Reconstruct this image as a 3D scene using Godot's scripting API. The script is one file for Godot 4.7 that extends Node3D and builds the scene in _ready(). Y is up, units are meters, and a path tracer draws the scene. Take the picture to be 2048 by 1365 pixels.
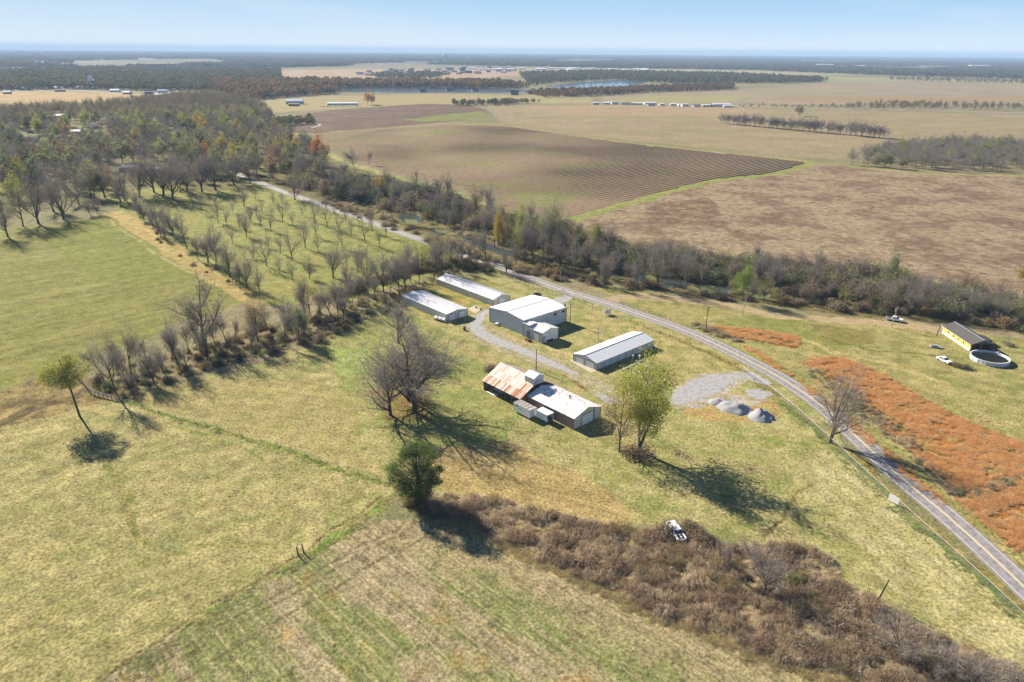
extends Node3D
# Farm buildings beside a country road, seen from the air. Units are metres, y is up, the camera looks towards -z.

var rng := RandomNumberGenerator.new()
var taken := {}
var M := {}
var noise_a := FastNoiseLite.new()
var noise_b := FastNoiseLite.new()
var noise_c := FastNoiseLite.new()

# ---------------------------------------------------------------- mesh collecting
class Shape:
	var v := PackedVector3Array()
	var n := PackedVector3Array()
	var c := PackedColorArray()
	var uv := PackedVector2Array()
	var idx := PackedInt32Array()
	var tint := Color.WHITE
	func tri(a, b, d):
		var m = (d - a).cross(b - a).normalized()
		var k = v.size()
		v.append(a); v.append(b); v.append(d)
		for i in 3:
			n.append(m); c.append(tint); uv.append(Vector2.ZERO); idx.append(k + i)
	func quad(a, b, d, e, out = Vector3.ZERO):
		var m = (d - a).cross(b - a).normalized()
		if out != Vector3.ZERO and m.dot(out) < 0.0:
			var s = b
			b = e; e = s; m = -m
		var k = v.size()
		v.append(a); v.append(b); v.append(d); v.append(e)
		for i in 4:
			n.append(m); c.append(tint)
		uv.append(Vector2(0, 0)); uv.append(Vector2(1, 0)); uv.append(Vector2(1, 1)); uv.append(Vector2(0, 1))
		for i in [0, 1, 2, 0, 2, 3]:
			idx.append(k + i)
	func box(lo, hi, t = Transform3D()):
		var p = []
		for i in 8:
			p.append(t * Vector3(hi.x if i & 1 else lo.x, hi.y if i & 2 else lo.y, hi.z if i & 4 else lo.z))
		quad(p[0], p[1], p[3], p[2], t.basis * Vector3(0, 0, -1)); quad(p[4], p[5], p[7], p[6], t.basis * Vector3(0, 0, 1))
		quad(p[0], p[2], p[6], p[4], t.basis * Vector3(-1, 0, 0)); quad(p[1], p[3], p[7], p[5], t.basis * Vector3(1, 0, 0))
		quad(p[0], p[1], p[5], p[4], t.basis * Vector3(0, -1, 0)); quad(p[2], p[3], p[7], p[6], t.basis * Vector3(0, 1, 0))
	func tube(a, b, r0, r1, sides = 5, cap = false):
		var d = b - a
		if d.length() < 1e-5: return
		d = d.normalized()
		var x = d.cross(Vector3(0.31, 0.9, 0.24)).normalized()
		if x.length() < 0.5: x = Vector3.RIGHT
		var y = d.cross(x)
		var k = v.size()
		for i in sides:
			var o = x * cos(TAU * i / sides) + y * sin(TAU * i / sides)
			v.append(a + o * r0); v.append(b + o * r1)
			n.append(o); n.append(o); c.append(tint); c.append(tint); uv.append(Vector2(0, 0)); uv.append(Vector2(0, 1))
		for i in sides:
			var j = (i + 1) % sides
			for q in [k + 2 * i, k + 2 * i + 1, k + 2 * j, k + 2 * j, k + 2 * i + 1, k + 2 * j + 1]:
				idx.append(q)
		if cap:
			for i in range(1, sides - 1):
				tri(v[k + 1], v[k + 2 * i + 1], v[k + 2 * i + 3])
	func ribbon(a, b, w0, w1, side):
		var s = (b - a).cross(side).normalized() * 0.5
		var k = v.size()
		var m = (b - a).cross(s).normalized()
		v.append(a - s * w0); v.append(a + s * w0); v.append(b + s * w1); v.append(b - s * w1)
		for i in 4:
			n.append(m); c.append(tint); uv.append(Vector2.ZERO)
		for i in [0, 1, 2, 0, 2, 3]:
			idx.append(k + i)
	func leaf(p, size, dir, side):
		var s = dir.cross(side).normalized() * size * 0.42
		var k = v.size()
		var m = dir.cross(s).normalized()
		v.append(p - dir * size * 0.5); v.append(p + s); v.append(p + dir * size * 0.5); v.append(p - s)
		for i in 4:
			n.append(m); c.append(tint); uv.append(Vector2.ZERO)
		for i in [0, 1, 2, 0, 2, 3]:
			idx.append(k + i)
	func prism(profile, x0, x1, inset = null):
		# a side outline (z, y) drawn across from x0 to x1; inset gives how far each point comes in at both sides
		var a = []
		var b = []
		for i in profile.size():
			var s = 0.0 if inset == null else inset[i]
			a.append(Vector3(x0 + s, profile[i].y, profile[i].x)); b.append(Vector3(x1 - s, profile[i].y, profile[i].x))
		var mid = Vector3.ZERO
		for p in a: mid += p / a.size()
		mid.x = (x0 + x1) / 2
		for i in a.size():
			var j = (i + 1) % a.size()
			var o = (a[i] + a[j] + b[i] + b[j]) / 4 - mid
			var e = a[j] - a[i]
			var nn = Vector3(0, -e.z, e.y)
			if Geometry2D.is_polygon_clockwise(PackedVector2Array(profile)): nn = -nn
			quad(a[i], a[j], b[j], b[i], -nn)
		for t in [0, 1]:
			var tr = Geometry2D.triangulate_polygon(PackedVector2Array(profile))
			var s = a if t == 0 else b
			for i in range(0, tr.size(), 3):
				var m = (s[tr[i + 2]] - s[tr[i]]).cross(s[tr[i + 1]] - s[tr[i]])
				if (m.x < 0.0) == (t == 0): tri(s[tr[i]], s[tr[i + 1]], s[tr[i + 2]])
				else: tri(s[tr[i]], s[tr[i + 2]], s[tr[i + 1]])
	func lathe(profile, sides, at = Vector3.ZERO, axis = Basis()):
		for i in profile.size() - 1:
			for k in sides:
				var q = []
				for e in [[i, k], [i + 1, k], [i + 1, k + 1], [i, k + 1]]:
					var p = profile[e[0]]
					var w = TAU * e[1] / sides
					q.append(at + axis * Vector3(cos(w) * p.x, p.y, sin(w) * p.x))
				var dr = profile[i + 1].x - profile[i].x
				var dy = profile[i + 1].y - profile[i].y
				var w2 = TAU * (k + 0.5) / sides
				quad(q[0], q[1], q[2], q[3], axis * Vector3(cos(w2) * dy, -dr, sin(w2) * dy))
	func mesh():
		var arr = []
		arr.resize(Mesh.ARRAY_MAX)
		arr[Mesh.ARRAY_VERTEX] = v; arr[Mesh.ARRAY_NORMAL] = n; arr[Mesh.ARRAY_COLOR] = c; arr[Mesh.ARRAY_TEX_UV] = uv; arr[Mesh.ARRAY_INDEX] = idx
		var m = ArrayMesh.new()
		m.add_surface_from_arrays(Mesh.PRIMITIVE_TRIANGLES, arr)
		return m

# ---------------------------------------------------------------- naming and placing
func numbered(called):
	var k = taken.get(called, -1) + 1
	taken[called] = k
	return called if k == 0 else "%s_%03d" % [called, k]

func tag(o, label, category, group = ""):
	o.set_meta("label", label)
	if category: o.set_meta("category", category)
	if group: o.set_meta("group", group)
	return o

func thing(called, label, category, at = Vector3.ZERO, turn = 0.0, group = ""):
	var o = Node3D.new()
	o.name = numbered(called)
	add_child(o)
	o.position = at
	o.rotation.y = turn
	return tag(o, label, category, group)

func obj(called, shape, material, parent = null):
	var o = MeshInstance3D.new()
	o.mesh = shape.mesh() if shape is Shape else shape
	o.material_override = material
	if parent == null:
		o.name = numbered(called)
		add_child(o)
	else:
		o.name = called
		parent.add_child(o, true)
	return o

func struct(called, shape, material, label = ""):
	var o = obj(called, shape, material)
	o.set_meta("kind", "structure")
	if label: o.set_meta("label", label)
	return o

func stuff(called, mesh, material, places, tints, label, category):
	var mm = MultiMesh.new()
	mm.transform_format = MultiMesh.TRANSFORM_3D
	mm.use_colors = true
	mm.mesh = mesh
	mm.instance_count = places.size()
	for i in places.size():
		mm.set_instance_transform(i, places[i])
		mm.set_instance_color(i, tints[i])
	var o = MultiMeshInstance3D.new()
	o.name = numbered(called)
	o.multimesh = mm
	o.material_override = material
	add_child(o)
	o.set_meta("kind", "stuff")
	return tag(o, label, category)

func flat(a):
	var p = PackedVector2Array()
	for i in range(0, a.size(), 2):
		p.append(Vector2(a[i], a[i + 1]))
	return p

func rvec():
	return Vector3(rng.randfn(), rng.randfn(), rng.randfn()).normalized()

# A colour given as it looks in full sun at this exposure, turned into the base colour that gives it.
const GAIN := 2.0
func lit(r, g, b):
	var c = Color(r / 255.0, g / 255.0, b / 255.0).srgb_to_linear()
	return Color(c.r / GAIN, c.g / GAIN, c.b / GAIN)

func mat(key, lin, rough = 0.9, metal = 0.0, vertex = false):
	var m = StandardMaterial3D.new()
	m.resource_name = key
	m.albedo_color = lin.linear_to_srgb()
	m.roughness = rough
	m.metallic = metal
	m.metallic_specular = 0.3
	m.vertex_color_use_as_albedo = vertex
	M[key] = m
	return m

func noise_tex(freq, size, stops, sd, kind = FastNoiseLite.TYPE_SIMPLEX_SMOOTH, octaves = 4):
	var f = FastNoiseLite.new()
	f.seed = sd
	f.noise_type = kind
	f.frequency = freq
	f.fractal_octaves = octaves
	f.fractal_gain = 0.6
	var t = NoiseTexture2D.new()
	t.width = size
	t.height = size
	t.seamless = true
	t.generate_mipmaps = false
	t.noise = f
	if stops:
		var g = Gradient.new()
		g.offsets = PackedFloat32Array(stops[0])
		var cs = PackedColorArray()
		for s in stops[1]: cs.append(Color(s, s, s) if s is float else s)
		g.colors = cs
		t.color_ramp = g
	return t

func tri_tex(m, tex, tile):
	m.albedo_texture = tex
	m.uv1_triplanar = true
	m.uv1_world_triplanar = true
	m.uv1_scale = Vector3.ONE / tile
	return m

func tri_detail(m, tex, tile):
	m.detail_enabled = true
	m.detail_blend_mode = BaseMaterial3D.BLEND_MODE_MUL
	m.detail_albedo = tex
	m.detail_uv_layer = BaseMaterial3D.DETAIL_UV_2
	m.uv2_triplanar = true
	m.uv2_world_triplanar = true
	m.uv2_scale = Vector3.ONE / tile
	return m

func relief(m, tex, cm):
	m.heightmap_enabled = true
	m.heightmap_texture = tex
	m.heightmap_scale = cm
	return m

# ---------------------------------------------------------------- camera, air and sun
const EYE := 85.0
const SUN_TOWARDS := Vector3(-0.597, 0.5, -0.627)

func setup_view():
	var cam = Camera3D.new()
	cam.name = "camera"
	add_child(cam)
	var pitch = atan(581.5 / 1430.0)
	var roll = deg_to_rad(0.5)
	var f = Vector3(0, -sin(pitch), -cos(pitch))
	var u = Vector3(0, cos(pitch), -sin(pitch))
	var r = Vector3.RIGHT
	cam.transform = Transform3D(Basis(r * cos(roll) + u * sin(roll), -r * sin(roll) + u * cos(roll), -f), Vector3(0, EYE, 0))
	cam.fov = rad_to_deg(2.0 * atan(682.5 / 1430.0))
	cam.near = 0.5
	cam.far = 60000.0
	cam.current = true
	var sun = DirectionalLight3D.new()
	sun.name = "sun"
	add_child(sun)
	sun.look_at_from_position(Vector3.ZERO, -SUN_TOWARDS, Vector3.UP)
	sun.light_energy = 1.6
	sun.light_color = Color(1.0, 0.955, 0.88)
	sun.light_angular_distance = 0.53
	sun.shadow_enabled = true
	var e = Environment.new()
	e.background_mode = Environment.BG_SKY
	e.sky = Sky.new()
	e.sky.sky_material = sky_material()
	e.tonemap_mode = Environment.TONE_MAPPER_LINEAR
	e.tonemap_exposure = 2.5
	e.fog_enabled = true
	e.fog_density = 0.000085
	e.fog_light_color = Color(0.72, 0.85, 1.0)
	e.sdfgi_enabled = true
	e.ssao_enabled = true
	e.ssil_enabled = true
	var w = WorldEnvironment.new()
	w.name = "surroundings"
	w.environment = e
	add_child(w)

func sky_material():
	# clear November air: pale at the horizon, whiter towards the sun, deep blue overhead, a few thin streaks of cirrus
	var h = 512
	var im = Image.create(2 * h, h, false, Image.FORMAT_RGBF)
	im.fill(Color(0.2, 0.2, 0.17))
	var streak = FastNoiseLite.new()
	streak.seed = 5
	streak.frequency = 1.0
	streak.fractal_octaves = 4
	var s = SUN_TOWARDS.normalized()
	for y in h / 2 + 2:
		var el = (0.5 - (y + 0.5) / h) * PI
		var up = maxf(sin(el), 0.0)
		var low = Color(0.335, 0.375, 0.40)
		var mid = Color(0.095, 0.225, 0.37)
		var top = Color(0.032, 0.062, 0.15)
		var base = low.lerp(mid, 1.0 - exp(-up / 0.05)).lerp(top, smoothstep(0.03, 0.55, up))
		for x in 2 * h:
			var az = (x + 0.5) / (2 * h) * TAU
			var d = Vector3(sin(az) * cos(el), sin(el), -cos(az) * cos(el))
			var c = base
			var near = maxf(d.dot(s), 0.0)
			c = c.lerp(Color(0.315, 0.345, 0.37), 0.8 * pow(near, 5.0) * exp(-up / 0.25))
			var cl = streak.get_noise_3d(d.x * 3.0, up * 40.0 + d.x * 4.0, d.z * 3.0) + 0.3 * near
			c = c.lerp(Color(0.32, 0.35, 0.37), 0.22 * smoothstep(0.15, 0.7, cl) * exp(-up / 0.4))
			im.set_pixel(x, y, c)
	var m = PanoramaSkyMaterial.new()
	m.panorama = ImageTexture.create_from_image(im)
	return m

# ---------------------------------------------------------------- the land
var zones := []
var plough_zone := 0

func zone(points, base, patch, share = 0.5, size = 18.0, streak = 0.0, heading = 0.0, gap = 2.0, rough = 1.0):
	var p = points if points is PackedVector2Array else flat(points)
	var bb = Rect2(p[0], Vector2.ZERO)
	for q in p: bb = bb.expand(q)
	zones.append({"p": p, "bb": bb.grow(30.0), "a": base, "b": patch, "share": share, "size": size, "streak": streak, "dir": Vector2(sin(deg_to_rad(heading)), -cos(deg_to_rad(heading))), "gap": gap, "rough": rough})

func strip(points, width, base, patch, share = 0.5, size = 6.0, streak = 0.0, heading = 0.0):
	var line = flat(points)
	for p in Geometry2D.offset_polyline(line, width / 2, Geometry2D.JOIN_ROUND, Geometry2D.END_BUTT):
		zone(p, base, patch, share, size, streak, heading)

func land_color(x, z, fine = 1.0):
	var dist = Vector2(x, z).length()
	var amp = (0.5 + dist * 0.0035) * 1.6
	var f = 6.0 / (4.0 + dist * 0.02)
	var q = Vector2(x + noise_a.get_noise_2d(x * f, z * f) * amp, z + noise_a.get_noise_2d(z * f + 700.0, x * f) * amp)
	var hit = zones[0]
	for i in range(zones.size() - 1, 0, -1):
		if zones[i].bb.has_point(q) and Geometry2D.is_point_in_polygon(q, zones[i].p):
			hit = zones[i]
			break
	return zone_color(hit, x, z, dist, fine)

func zone_color(hit, x, z, dist, fine = 1.0):
	var s = 100.0 / hit.size
	var k = noise_b.get_noise_2d(x * s * 0.1, z * s * 0.1) * 1.1 + noise_b.get_noise_2d(x * s * 0.43 + 300.0, z * s * 0.43) * 0.7
	k = smoothstep(0.75 - hit.share * 1.5 - 0.6, 0.75 - hit.share * 1.5 + 0.6, k)
	var c = hit.a.lerp(hit.b, k)
	var m = 1.0
	if hit.streak > 0.0:
		var along = hit.dir.x * x + hit.dir.y * z
		var across = hit.dir.y * x - hit.dir.x * z
		var w = noise_c.get_noise_2d(along * 1.2, across * 40.0 / hit.gap)
		var w2 = noise_c.get_noise_2d(along * 0.5 + 900.0, across * 13.0 / hit.gap)
		m += hit.streak * (w + 0.8 * w2)
	m += fine * 0.16 * noise_c.get_noise_2d(x * 55.0, z * 55.0) * hit.rough
	m += 0.14 * noise_c.get_noise_2d(x * 9.0 + 400.0, z * 9.0) * hit.rough
	m += (rng.randf() - 0.5) * 0.17 * fine
	return Color(c.r * m, c.g * m, c.b * m)

# Vertex colours sit under two grain textures whose mean is about TEX, so they are divided by it; stored with gamma for finer steps.
const TEX := 0.52
func stored(c):
	return Color(pow(clampf(c.r / TEX, 0.0, 1.0), 1 / 2.2), pow(clampf(c.g / TEX, 0.0, 1.0), 1 / 2.2), pow(clampf(c.b / TEX, 0.0, 1.0), 1 / 2.2))

func land_grid(s, x0, x1, z0, z1, step, fine):
	var nx = int(round((x1 - x0) / step))
	var nz = int(round((z1 - z0) / step))
	var k = s.v.size()
	for j in nz + 1:
		for i in nx + 1:
			var x = x0 + i * step
			var z = z0 + j * step
			s.v.append(Vector3(x, 0, z)); s.n.append(Vector3.UP); s.uv.append(Vector2(x, z))
			s.c.append(stored(land_color(x, z, fine)))
	for j in nz:
		for i in nx:
			var a = k + j * (nx + 1) + i
			s.idx.append_array([a, a + 1, a + nx + 2, a, a + nx + 2, a + nx + 1])

const FOREST := [-15000, -21000, 15000, -21000, 15000, -3500] + [1980.9, -2819.5, 1724.1, -3019.8, 1462.4, -3328.3, 1205.6, -3914.8, 719.1, -4057.9, 3.5, -4396.3, -763.0, -4347.5, -1100.9, -3591.0, -1358.5, -3301.0, -2579.9, -3206.7] + [-15000, -3500]

func build_land():
	noise_a.seed = 3; noise_a.frequency = 0.1; noise_a.fractal_octaves = 3
	noise_b.seed = 11; noise_b.frequency = 0.1; noise_b.fractal_octaves = 3
	noise_c.seed = 23; noise_c.frequency = 0.02; noise_c.fractal_octaves = 3
	var straw = lit(196, 178, 112)
	var olive = lit(166, 160, 92)
	var green = lit(122, 148, 66)
	var bright = lit(128, 160, 62)
	var dry = lit(204, 180, 124)
	var tan = lit(190, 166, 122)
	var soil = lit(128, 106, 88)
	# the open country
	zone([-9000, 500, 9000, 500, 9000, -25000, -9000, -25000], lit(172, 158, 122), lit(150, 146, 104), 0.5, 220.0)
	# forest floors, far
	zone(FOREST, lit(120, 118, 92), lit(168, 154, 122), 0.4, 900.0)
	zone([-2268.4, -2815.4, -1614.6, -3207.7, -1215.3, -2949.7, -842.3, -2102.2, -864.3, -1797.0, -1242.4, -1830.3, -1330.7, -1637.8], lit(96, 90, 70), lit(116, 102, 80), 0.4, 300.0)
	# fields of the middle distance
	zone([-1028.8, -2472.1, -1076.5, -2994.2, -757.0, -3520.2, 3.1, -3797.1, 59.1, -2873.7, -196.3, -2322.3, -545.4, -2132.3, -770.1, -1985.7], lit(206, 182, 148), lit(196, 164, 128), 0.5, 200.0, 0.1, 80.0, 40.0)
	zone([3.2, -4016.2, 740.4, -4179.7, 1240.2, -4028.0, 1850.3, -3668.8, 1428.5, -3250.4, 761.6, -3131.6, 144.3, -3088.4], lit(196, 178, 146), lit(170, 168, 110), 0.4, 300.0)
	zone([617.5, -3027.3, 943.0, -3053.7, 1224.6, -3007.9, 1868.0, -2656.9, 1453.9, -2059.9, 1181.3, -2185.3, 971.1, -2588.9], lit(172, 176, 108), lit(190, 172, 130), 0.4, 200.0)
	zone([176.1, -1548.4, 377.5, -1777.4, 552.2, -1853.1, 956.7, -2380.8, 1454.7, -2699.4, 1595.3, -2263.8, 1007.4, -1416.3, 763.2, -1399.0, 504.6, -1327.6, 369.1, -1348.9, 152.4, -1334.3], lit(184, 166, 134), lit(172, 156, 124), 0.5, 160.0, 0.12, 82.0, 25.0)
	zone([135.7, -1345.3, 281.4, -1564.0, 442.4, -1624.3, 498.3, -1596.1, 382.1, -1363.7], lit(176, 172, 112), lit(190, 172, 126), 0.4, 80.0)
	zone([578.4, -1644.9, 936.9, -1624.6, 1095.0, -1723.1, 1154.8, -1693.3, 1007.4, -1472.7, 821.5, -1420.1, 506.5, -1435.7], lit(186, 158, 118), lit(168, 150, 104), 0.4, 90.0)
	zone([-1039.5, -1467.5, -907.6, -1525.1, -716.0, -1483.1, -660.0, -1424.6, -640.8, -1220.5, -660.7, -1140.4, -740.7, -1036.1], lit(206, 178, 122), lit(196, 164, 110), 0.5, 90.0)
	zone([-438.2, -1296.5, -373.6, -1450.7, -174.6, -1566.9, 32.8, -1562.3, 148.7, -1477.9, 133.1, -1318.9, -82.7, -1266.9, -158.9, -1269.5, -291.0, -1123.0, -349.2, -1070.0], lit(182, 174, 118), lit(188, 168, 124), 0.5, 70.0)
	zone([-43.3, -1225.2, 130.7, -1293.5, 345.5, -1260.4, 535.6, -1195.9, 808.8, -1130.1, 597.7, -825.9, 398.1, -782.2, 346.4, -715.8, 286.6, -633.0, 253.9, -649.8, 199.6, -694.5, 136.9, -741.1, 41.1, -843.3, -17.6, -940.8], lit(180, 161, 126), lit(168, 156, 114), 0.42, 95.0, 0.12, 74.0, 14.0)
	zone([9.8, -1231.5, 146.7, -1283.3, 342.4, -1248.6, 419.6, -1183.0, 326.5, -1080.5, 194.1, -1066.8, 66.9, -1088.0], lit(188, 166, 130), lit(190, 164, 124), 0.5, 60.0, 0.1, 74.0, 14.0)
	zone([-304.3, -969.6, -274.1, -1115.2, -158.9, -1269.5, -82.7, -1266.9, -44.6, -1150.9, -29.5, -1027.6, -57.7, -979.0, -136.6, -891.4, -211.3, -806.7, -245.6, -793.9], lit(126, 106, 90), lit(144, 120, 98), 0.4, 60.0, 0.1, 70.0, 8.0)
	zone([-148.3, -970.2, -51.3, -1130.5, -32.1, -1043.6, -57.7, -979.0, -119.2, -944.9], lit(150, 160, 84), lit(140, 128, 92), 0.35, 30.0)
	zone([-250.8, -793.5, -211.3, -806.7, -135.7, -885.4, -79.2, -921.9, -17.6, -940.8, -10.8, -902.7, -75.1, -872.9, -166.4, -800.3, -204.8, -741.4], lit(176, 158, 120), lit(158, 158, 92), 0.5, 40.0)
	# ground under the ploughed rows and the rough brown field
	plough_zone = zones.size()
	zone([-224.6, -776.2, -155.2, -860.1, -78.1, -909.1, -17.2, -921.1, 66.9, -809.0, 134.0, -724.5, 211.7, -656.9, 253.1, -618.9, 203.5, -554.8, 140.1, -515.4, 63.8, -426.6, 30.9, -384.5, -7.7, -417.7, -42.4, -482.2, -83.0, -529.8, -132.3, -589.9, -192.2, -693.6], lit(160, 139, 112), lit(156, 150, 100), 0.22, 60.0)
	zone([30.9, -384.5, 63.8, -426.6, 140.6, -517.6, 202.7, -552.4, 252.9, -613.0, 275.5, -597.5, 317.6, -561.1, 387.0, -550.6, 467.5, -532.3, 221.7, -233.8, 193.2, -256.9, 173.3, -271.1, 158.3, -289.3, 126.1, -304.3, 95.2, -311.5, 64.4, -328.1, 43.0, -346.8], lit(184, 164, 132), lit(144, 118, 98), 0.38, 42.0, 0.0, 60.0, 3.0, 1.1)
	zone([81.9, -427.4, 124.3, -452.9, 119.5, -400.9, 84.7, -368.8, 71.9, -386.1], lit(140, 114, 94), lit(172, 152, 118), 0.4, 14.0, 0.04, 60.0, 3.0, 2.0)
	strip([30.8, -383.3, 63.6, -425.1, 140.1, -515.4, 202.7, -552.4, 250.8, -612.9], 9.0, lit(150, 166, 80), lit(180, 170, 108), 0.4, 20.0)
	strip([-59.9, -910.8, -17.1, -914.7, 66.5, -804.0, 133.3, -720.5, 210.7, -653.5, 254.1, -616.0, 273.1, -591.9, 316.2, -558.6, 385.4, -548.2], 7.0, lit(158, 164, 88), lit(190, 172, 116), 0.5, 30.0)
	strip([-194.2, -701.1, -129.4, -576.4, -89.5, -525.0, -40.7, -462.3, -4.6, -402.4], 8.0, lit(150, 168, 80), lit(200, 184, 130), 0.45, 20.0)
	strip([-16.5, -883.9, 39.9, -816.9, 132.6, -716.5, 243.4, -621.3], 2.5, lit(206, 186, 136), lit(170, 166, 98), 0.4, 30.0)
	# woodland floor on the left, creek banks
	zone([-856.7, -1137.8, -660.7, -1140.4, -640.8, -1220.5, -673.9, -1455.3, -595.4, -1501.7, -438.2, -1296.5, -345.7, -1070.4, -250.8, -793.5, -192.2, -693.6, -126.7, -563.5, -117.3, -433.9, -170.1, -483.5, -187.3, -450.2, -234.5, -431.7, -238.3, -410.6, -275.0, -423.7, -329.3, -380.0], lit(128, 122, 78), lit(150, 146, 84), 0.4, 50.0, 0.0, 0.0, 2.0, 1.5)
	zone([-211.2, -663.0, -126.7, -563.5, -40.7, -462.3, -4.6, -402.4, 30.5, -378.4, 42.9, -345.7, 64.3, -327.2, 94.9, -310.7, 125.8, -303.5, 158.0, -288.5, 172.9, -270.5, 192.8, -256.3, 217.6, -228.8, 192.7, -198.5, 168.3, -219.3, 149.0, -228.1, 118.0, -235.2, 97.0, -245.2, 73.2, -251.3, 53.5, -265.8, 31.1, -275.0, 11.3, -284.8, -5.6, -303.3, -29.6, -328.6, -71.5, -380.4, -125.4, -441.5, -154.0, -474.9], lit(126, 112, 78), lit(146, 138, 84), 0.4, 16.0, 0.0, 0.0, 2.0, 2.0)
	# the orchard, the wheat field and the track between them
	zone([-251.8, -435.7, -237.9, -470.7, -189.3, -455.2, -170.1, -483.5, -89.7, -389.7, -39.3, -332.0, -28.2, -312.5, -31.8, -281.4, -45.3, -263.0, -58.9, -245.5, -70.8, -249.7, -86.3, -240.4, -121.6, -280.8, -170.2, -343.1, -218.1, -393.6], lit(172, 167, 100), lit(154, 161, 86), 0.45, 14.0, 0.06, -42.0, 6.0, 1.3)
	zone([-292.7, -306.3, -257.2, -352.5, -238.0, -362.1, -220.1, -387.0, -168.4, -323.7, -126.8, -278.5, -96.4, -243.9, -102.3, -235.7, -112.5, -223.0, -111.7, -213.9, -118.2, -201.2, -127.1, -190.1, -132.1, -181.6, -136.1, -170.7, -160.8, -140.0], lit(146, 147, 76), lit(158, 153, 90), 0.42, 20.0, 0.26, 47.0, 2.8, 1.0)
	zone([-236.3, -351.1, -216.9, -380.8, -167.6, -321.9, -131.7, -280.5, -139.9, -263.4, -179.8, -282.6], lit(148, 151, 74), lit(140, 145, 70), 0.4, 18.0, 0.24, 47.0, 2.8)
	zone([-225.5, -389.3, -221.4, -400.1, -192.2, -368.5, -163.4, -333.4, -127.0, -289.4, -104.4, -261.3, -92.0, -246.8, -90.2, -237.1, -98.8, -245.5, -124.6, -273.1, -153.8, -306.7, -190.7, -350.7], lit(204, 180, 118), lit(186, 168, 98), 0.42, 8.0, 0.08, -35.0, 1.5)
	strip([-215.1, -374.7, -180.8, -334.7, -151.2, -301.0, -124.0, -271.7], 1.2, lit(200, 184, 140), lit(160, 160, 84), 0.4, 6.0)
	zone([-159.8, -138.9, -135.7, -170.2, -131.3, -180.3, -124.9, -186.2, -110.4, -174.9, -101.8, -166.1, -110.5, -160.9, -116.9, -152.9, -139.3, -128.1], lit(178, 158, 104), lit(128, 112, 74), 0.5, 7.0, 0.2, 75.0, 2.4, 1.6)
	strip([-132.9, -140.5, -124.1, -152.8, -118.8, -164.1, -113.0, -168.8], 3.2, lit(108, 94, 66), lit(150, 136, 86), 0.4, 4.0)
	# pasture in the foreground
	zone([-171.9, -139.8, -122.5, -150.4, -109.6, -161.5, -101.8, -166.1, -83.8, -157.7, -59.0, -146.7, -25.7, -129.5, -23.8, -125.3, -25.8, -121.2, -35.1, -107.9, -40.5, -101.5, -60.0, -76.7, -74.9, -53.4], lit(192, 180, 122), lit(164, 162, 102), 0.44, 12.0, 0.16, 52.0, 2.0, 1.2)
	zone([-101.8, -166.1, -96.8, -172.1, -84.6, -181.9, -73.5, -190.8, -59.5, -204.6, -56.6, -226.8, -48.5, -248.0, -34.3, -237.5, -20.7, -222.9, -11.9, -249.0, -25.8, -283.7, -5.5, -299.3, 20.2, -261.7, 47.1, -229.4, 65.2, -207.4, 74.7, -180.3, 79.6, -161.2, 78.4, -144.0, 79.1, -124.2, 80.6, -106.9, 83.5, -90.8, 86.1, -69.0, 65.8, -68.8, 66.1, -88.2, 61.5, -93.7, 58.3, -99.7, 56.9, -107.3, 47.7, -109.9, 40.0, -109.2, 36.4, -113.6, 12.6, -116.1, -2.2, -123.0, -12.6, -125.5, -17.9, -126.7, -24.4, -128.4, -58.8, -146.3, -83.5, -157.1], lit(190, 180, 122), lit(160, 162, 96), 0.42, 12.0, 0.14, 108.0, 2.0, 1.2)
	zone([-101.8, -166.1, -84.0, -180.3, -53.1, -179.3, -39.6, -167.3, -36.9, -142.1, -25.9, -130.9, -59.0, -146.7, -83.8, -157.7], lit(188, 172, 118), lit(176, 168, 106), 0.5, 9.0, 0.16, 104.0, 2.0)
	zone([-59.5, -204.6, -44.8, -227.1, -39.5, -237.3, -20.0, -213.9, -3.2, -180.3, 2.2, -159.8, -2.5, -142.7, -14.0, -142.5, -26.1, -146.8, -39.6, -167.3, -51.9, -186.0], lit(178, 174, 108), lit(154, 162, 92), 0.45, 11.0)
	zone([-18.6, -142.4, -2.6, -147.2, 16.9, -130.6, 23.9, -119.9, 22.2, -115.0, 7.8, -118.0, -12.6, -125.5, -17.2, -130.1], lit(186, 166, 106), lit(198, 174, 120), 0.5, 8.0, 0.2, 114.0, 1.5)
	zone([78.4, -144.0, 79.5, -131.6, 80.6, -106.9, 83.5, -90.8, 84.2, -75.4, 74.9, -84.4, 68.0, -91.7, 65.1, -101.3, 65.4, -114.1, 61.5, -123.9, 60.0, -131.3, 69.1, -143.9], lit(202, 192, 138), lit(182, 174, 112), 0.42, 8.0, 0.18, 168.0, 1.8)
	zone([46.3, -224.6, 64.7, -205.4, 71.0, -181.8, 65.5, -186.8, 53.4, -184.1, 43.6, -178.0, 35.1, -195.0, 27.5, -206.6, 21.1, -224.0, 27.6, -239.1], lit(198, 182, 122), lit(164, 164, 98), 0.42, 8.0)
	zone([-48.5, -248.0, -29.6, -280.0, -12.7, -267.1, 1.0, -249.3, -11.4, -238.1, -20.7, -222.9, -36.0, -237.4], lit(196, 176, 108), lit(150, 158, 78), 0.4, 7.0)
	zone([-53.9, -200.7, -45.6, -204.9, -39.8, -189.8, -44.8, -179.5, -51.9, -186.0], lit(160, 178, 92), lit(176, 178, 122), 0.4, 4.0)
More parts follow.
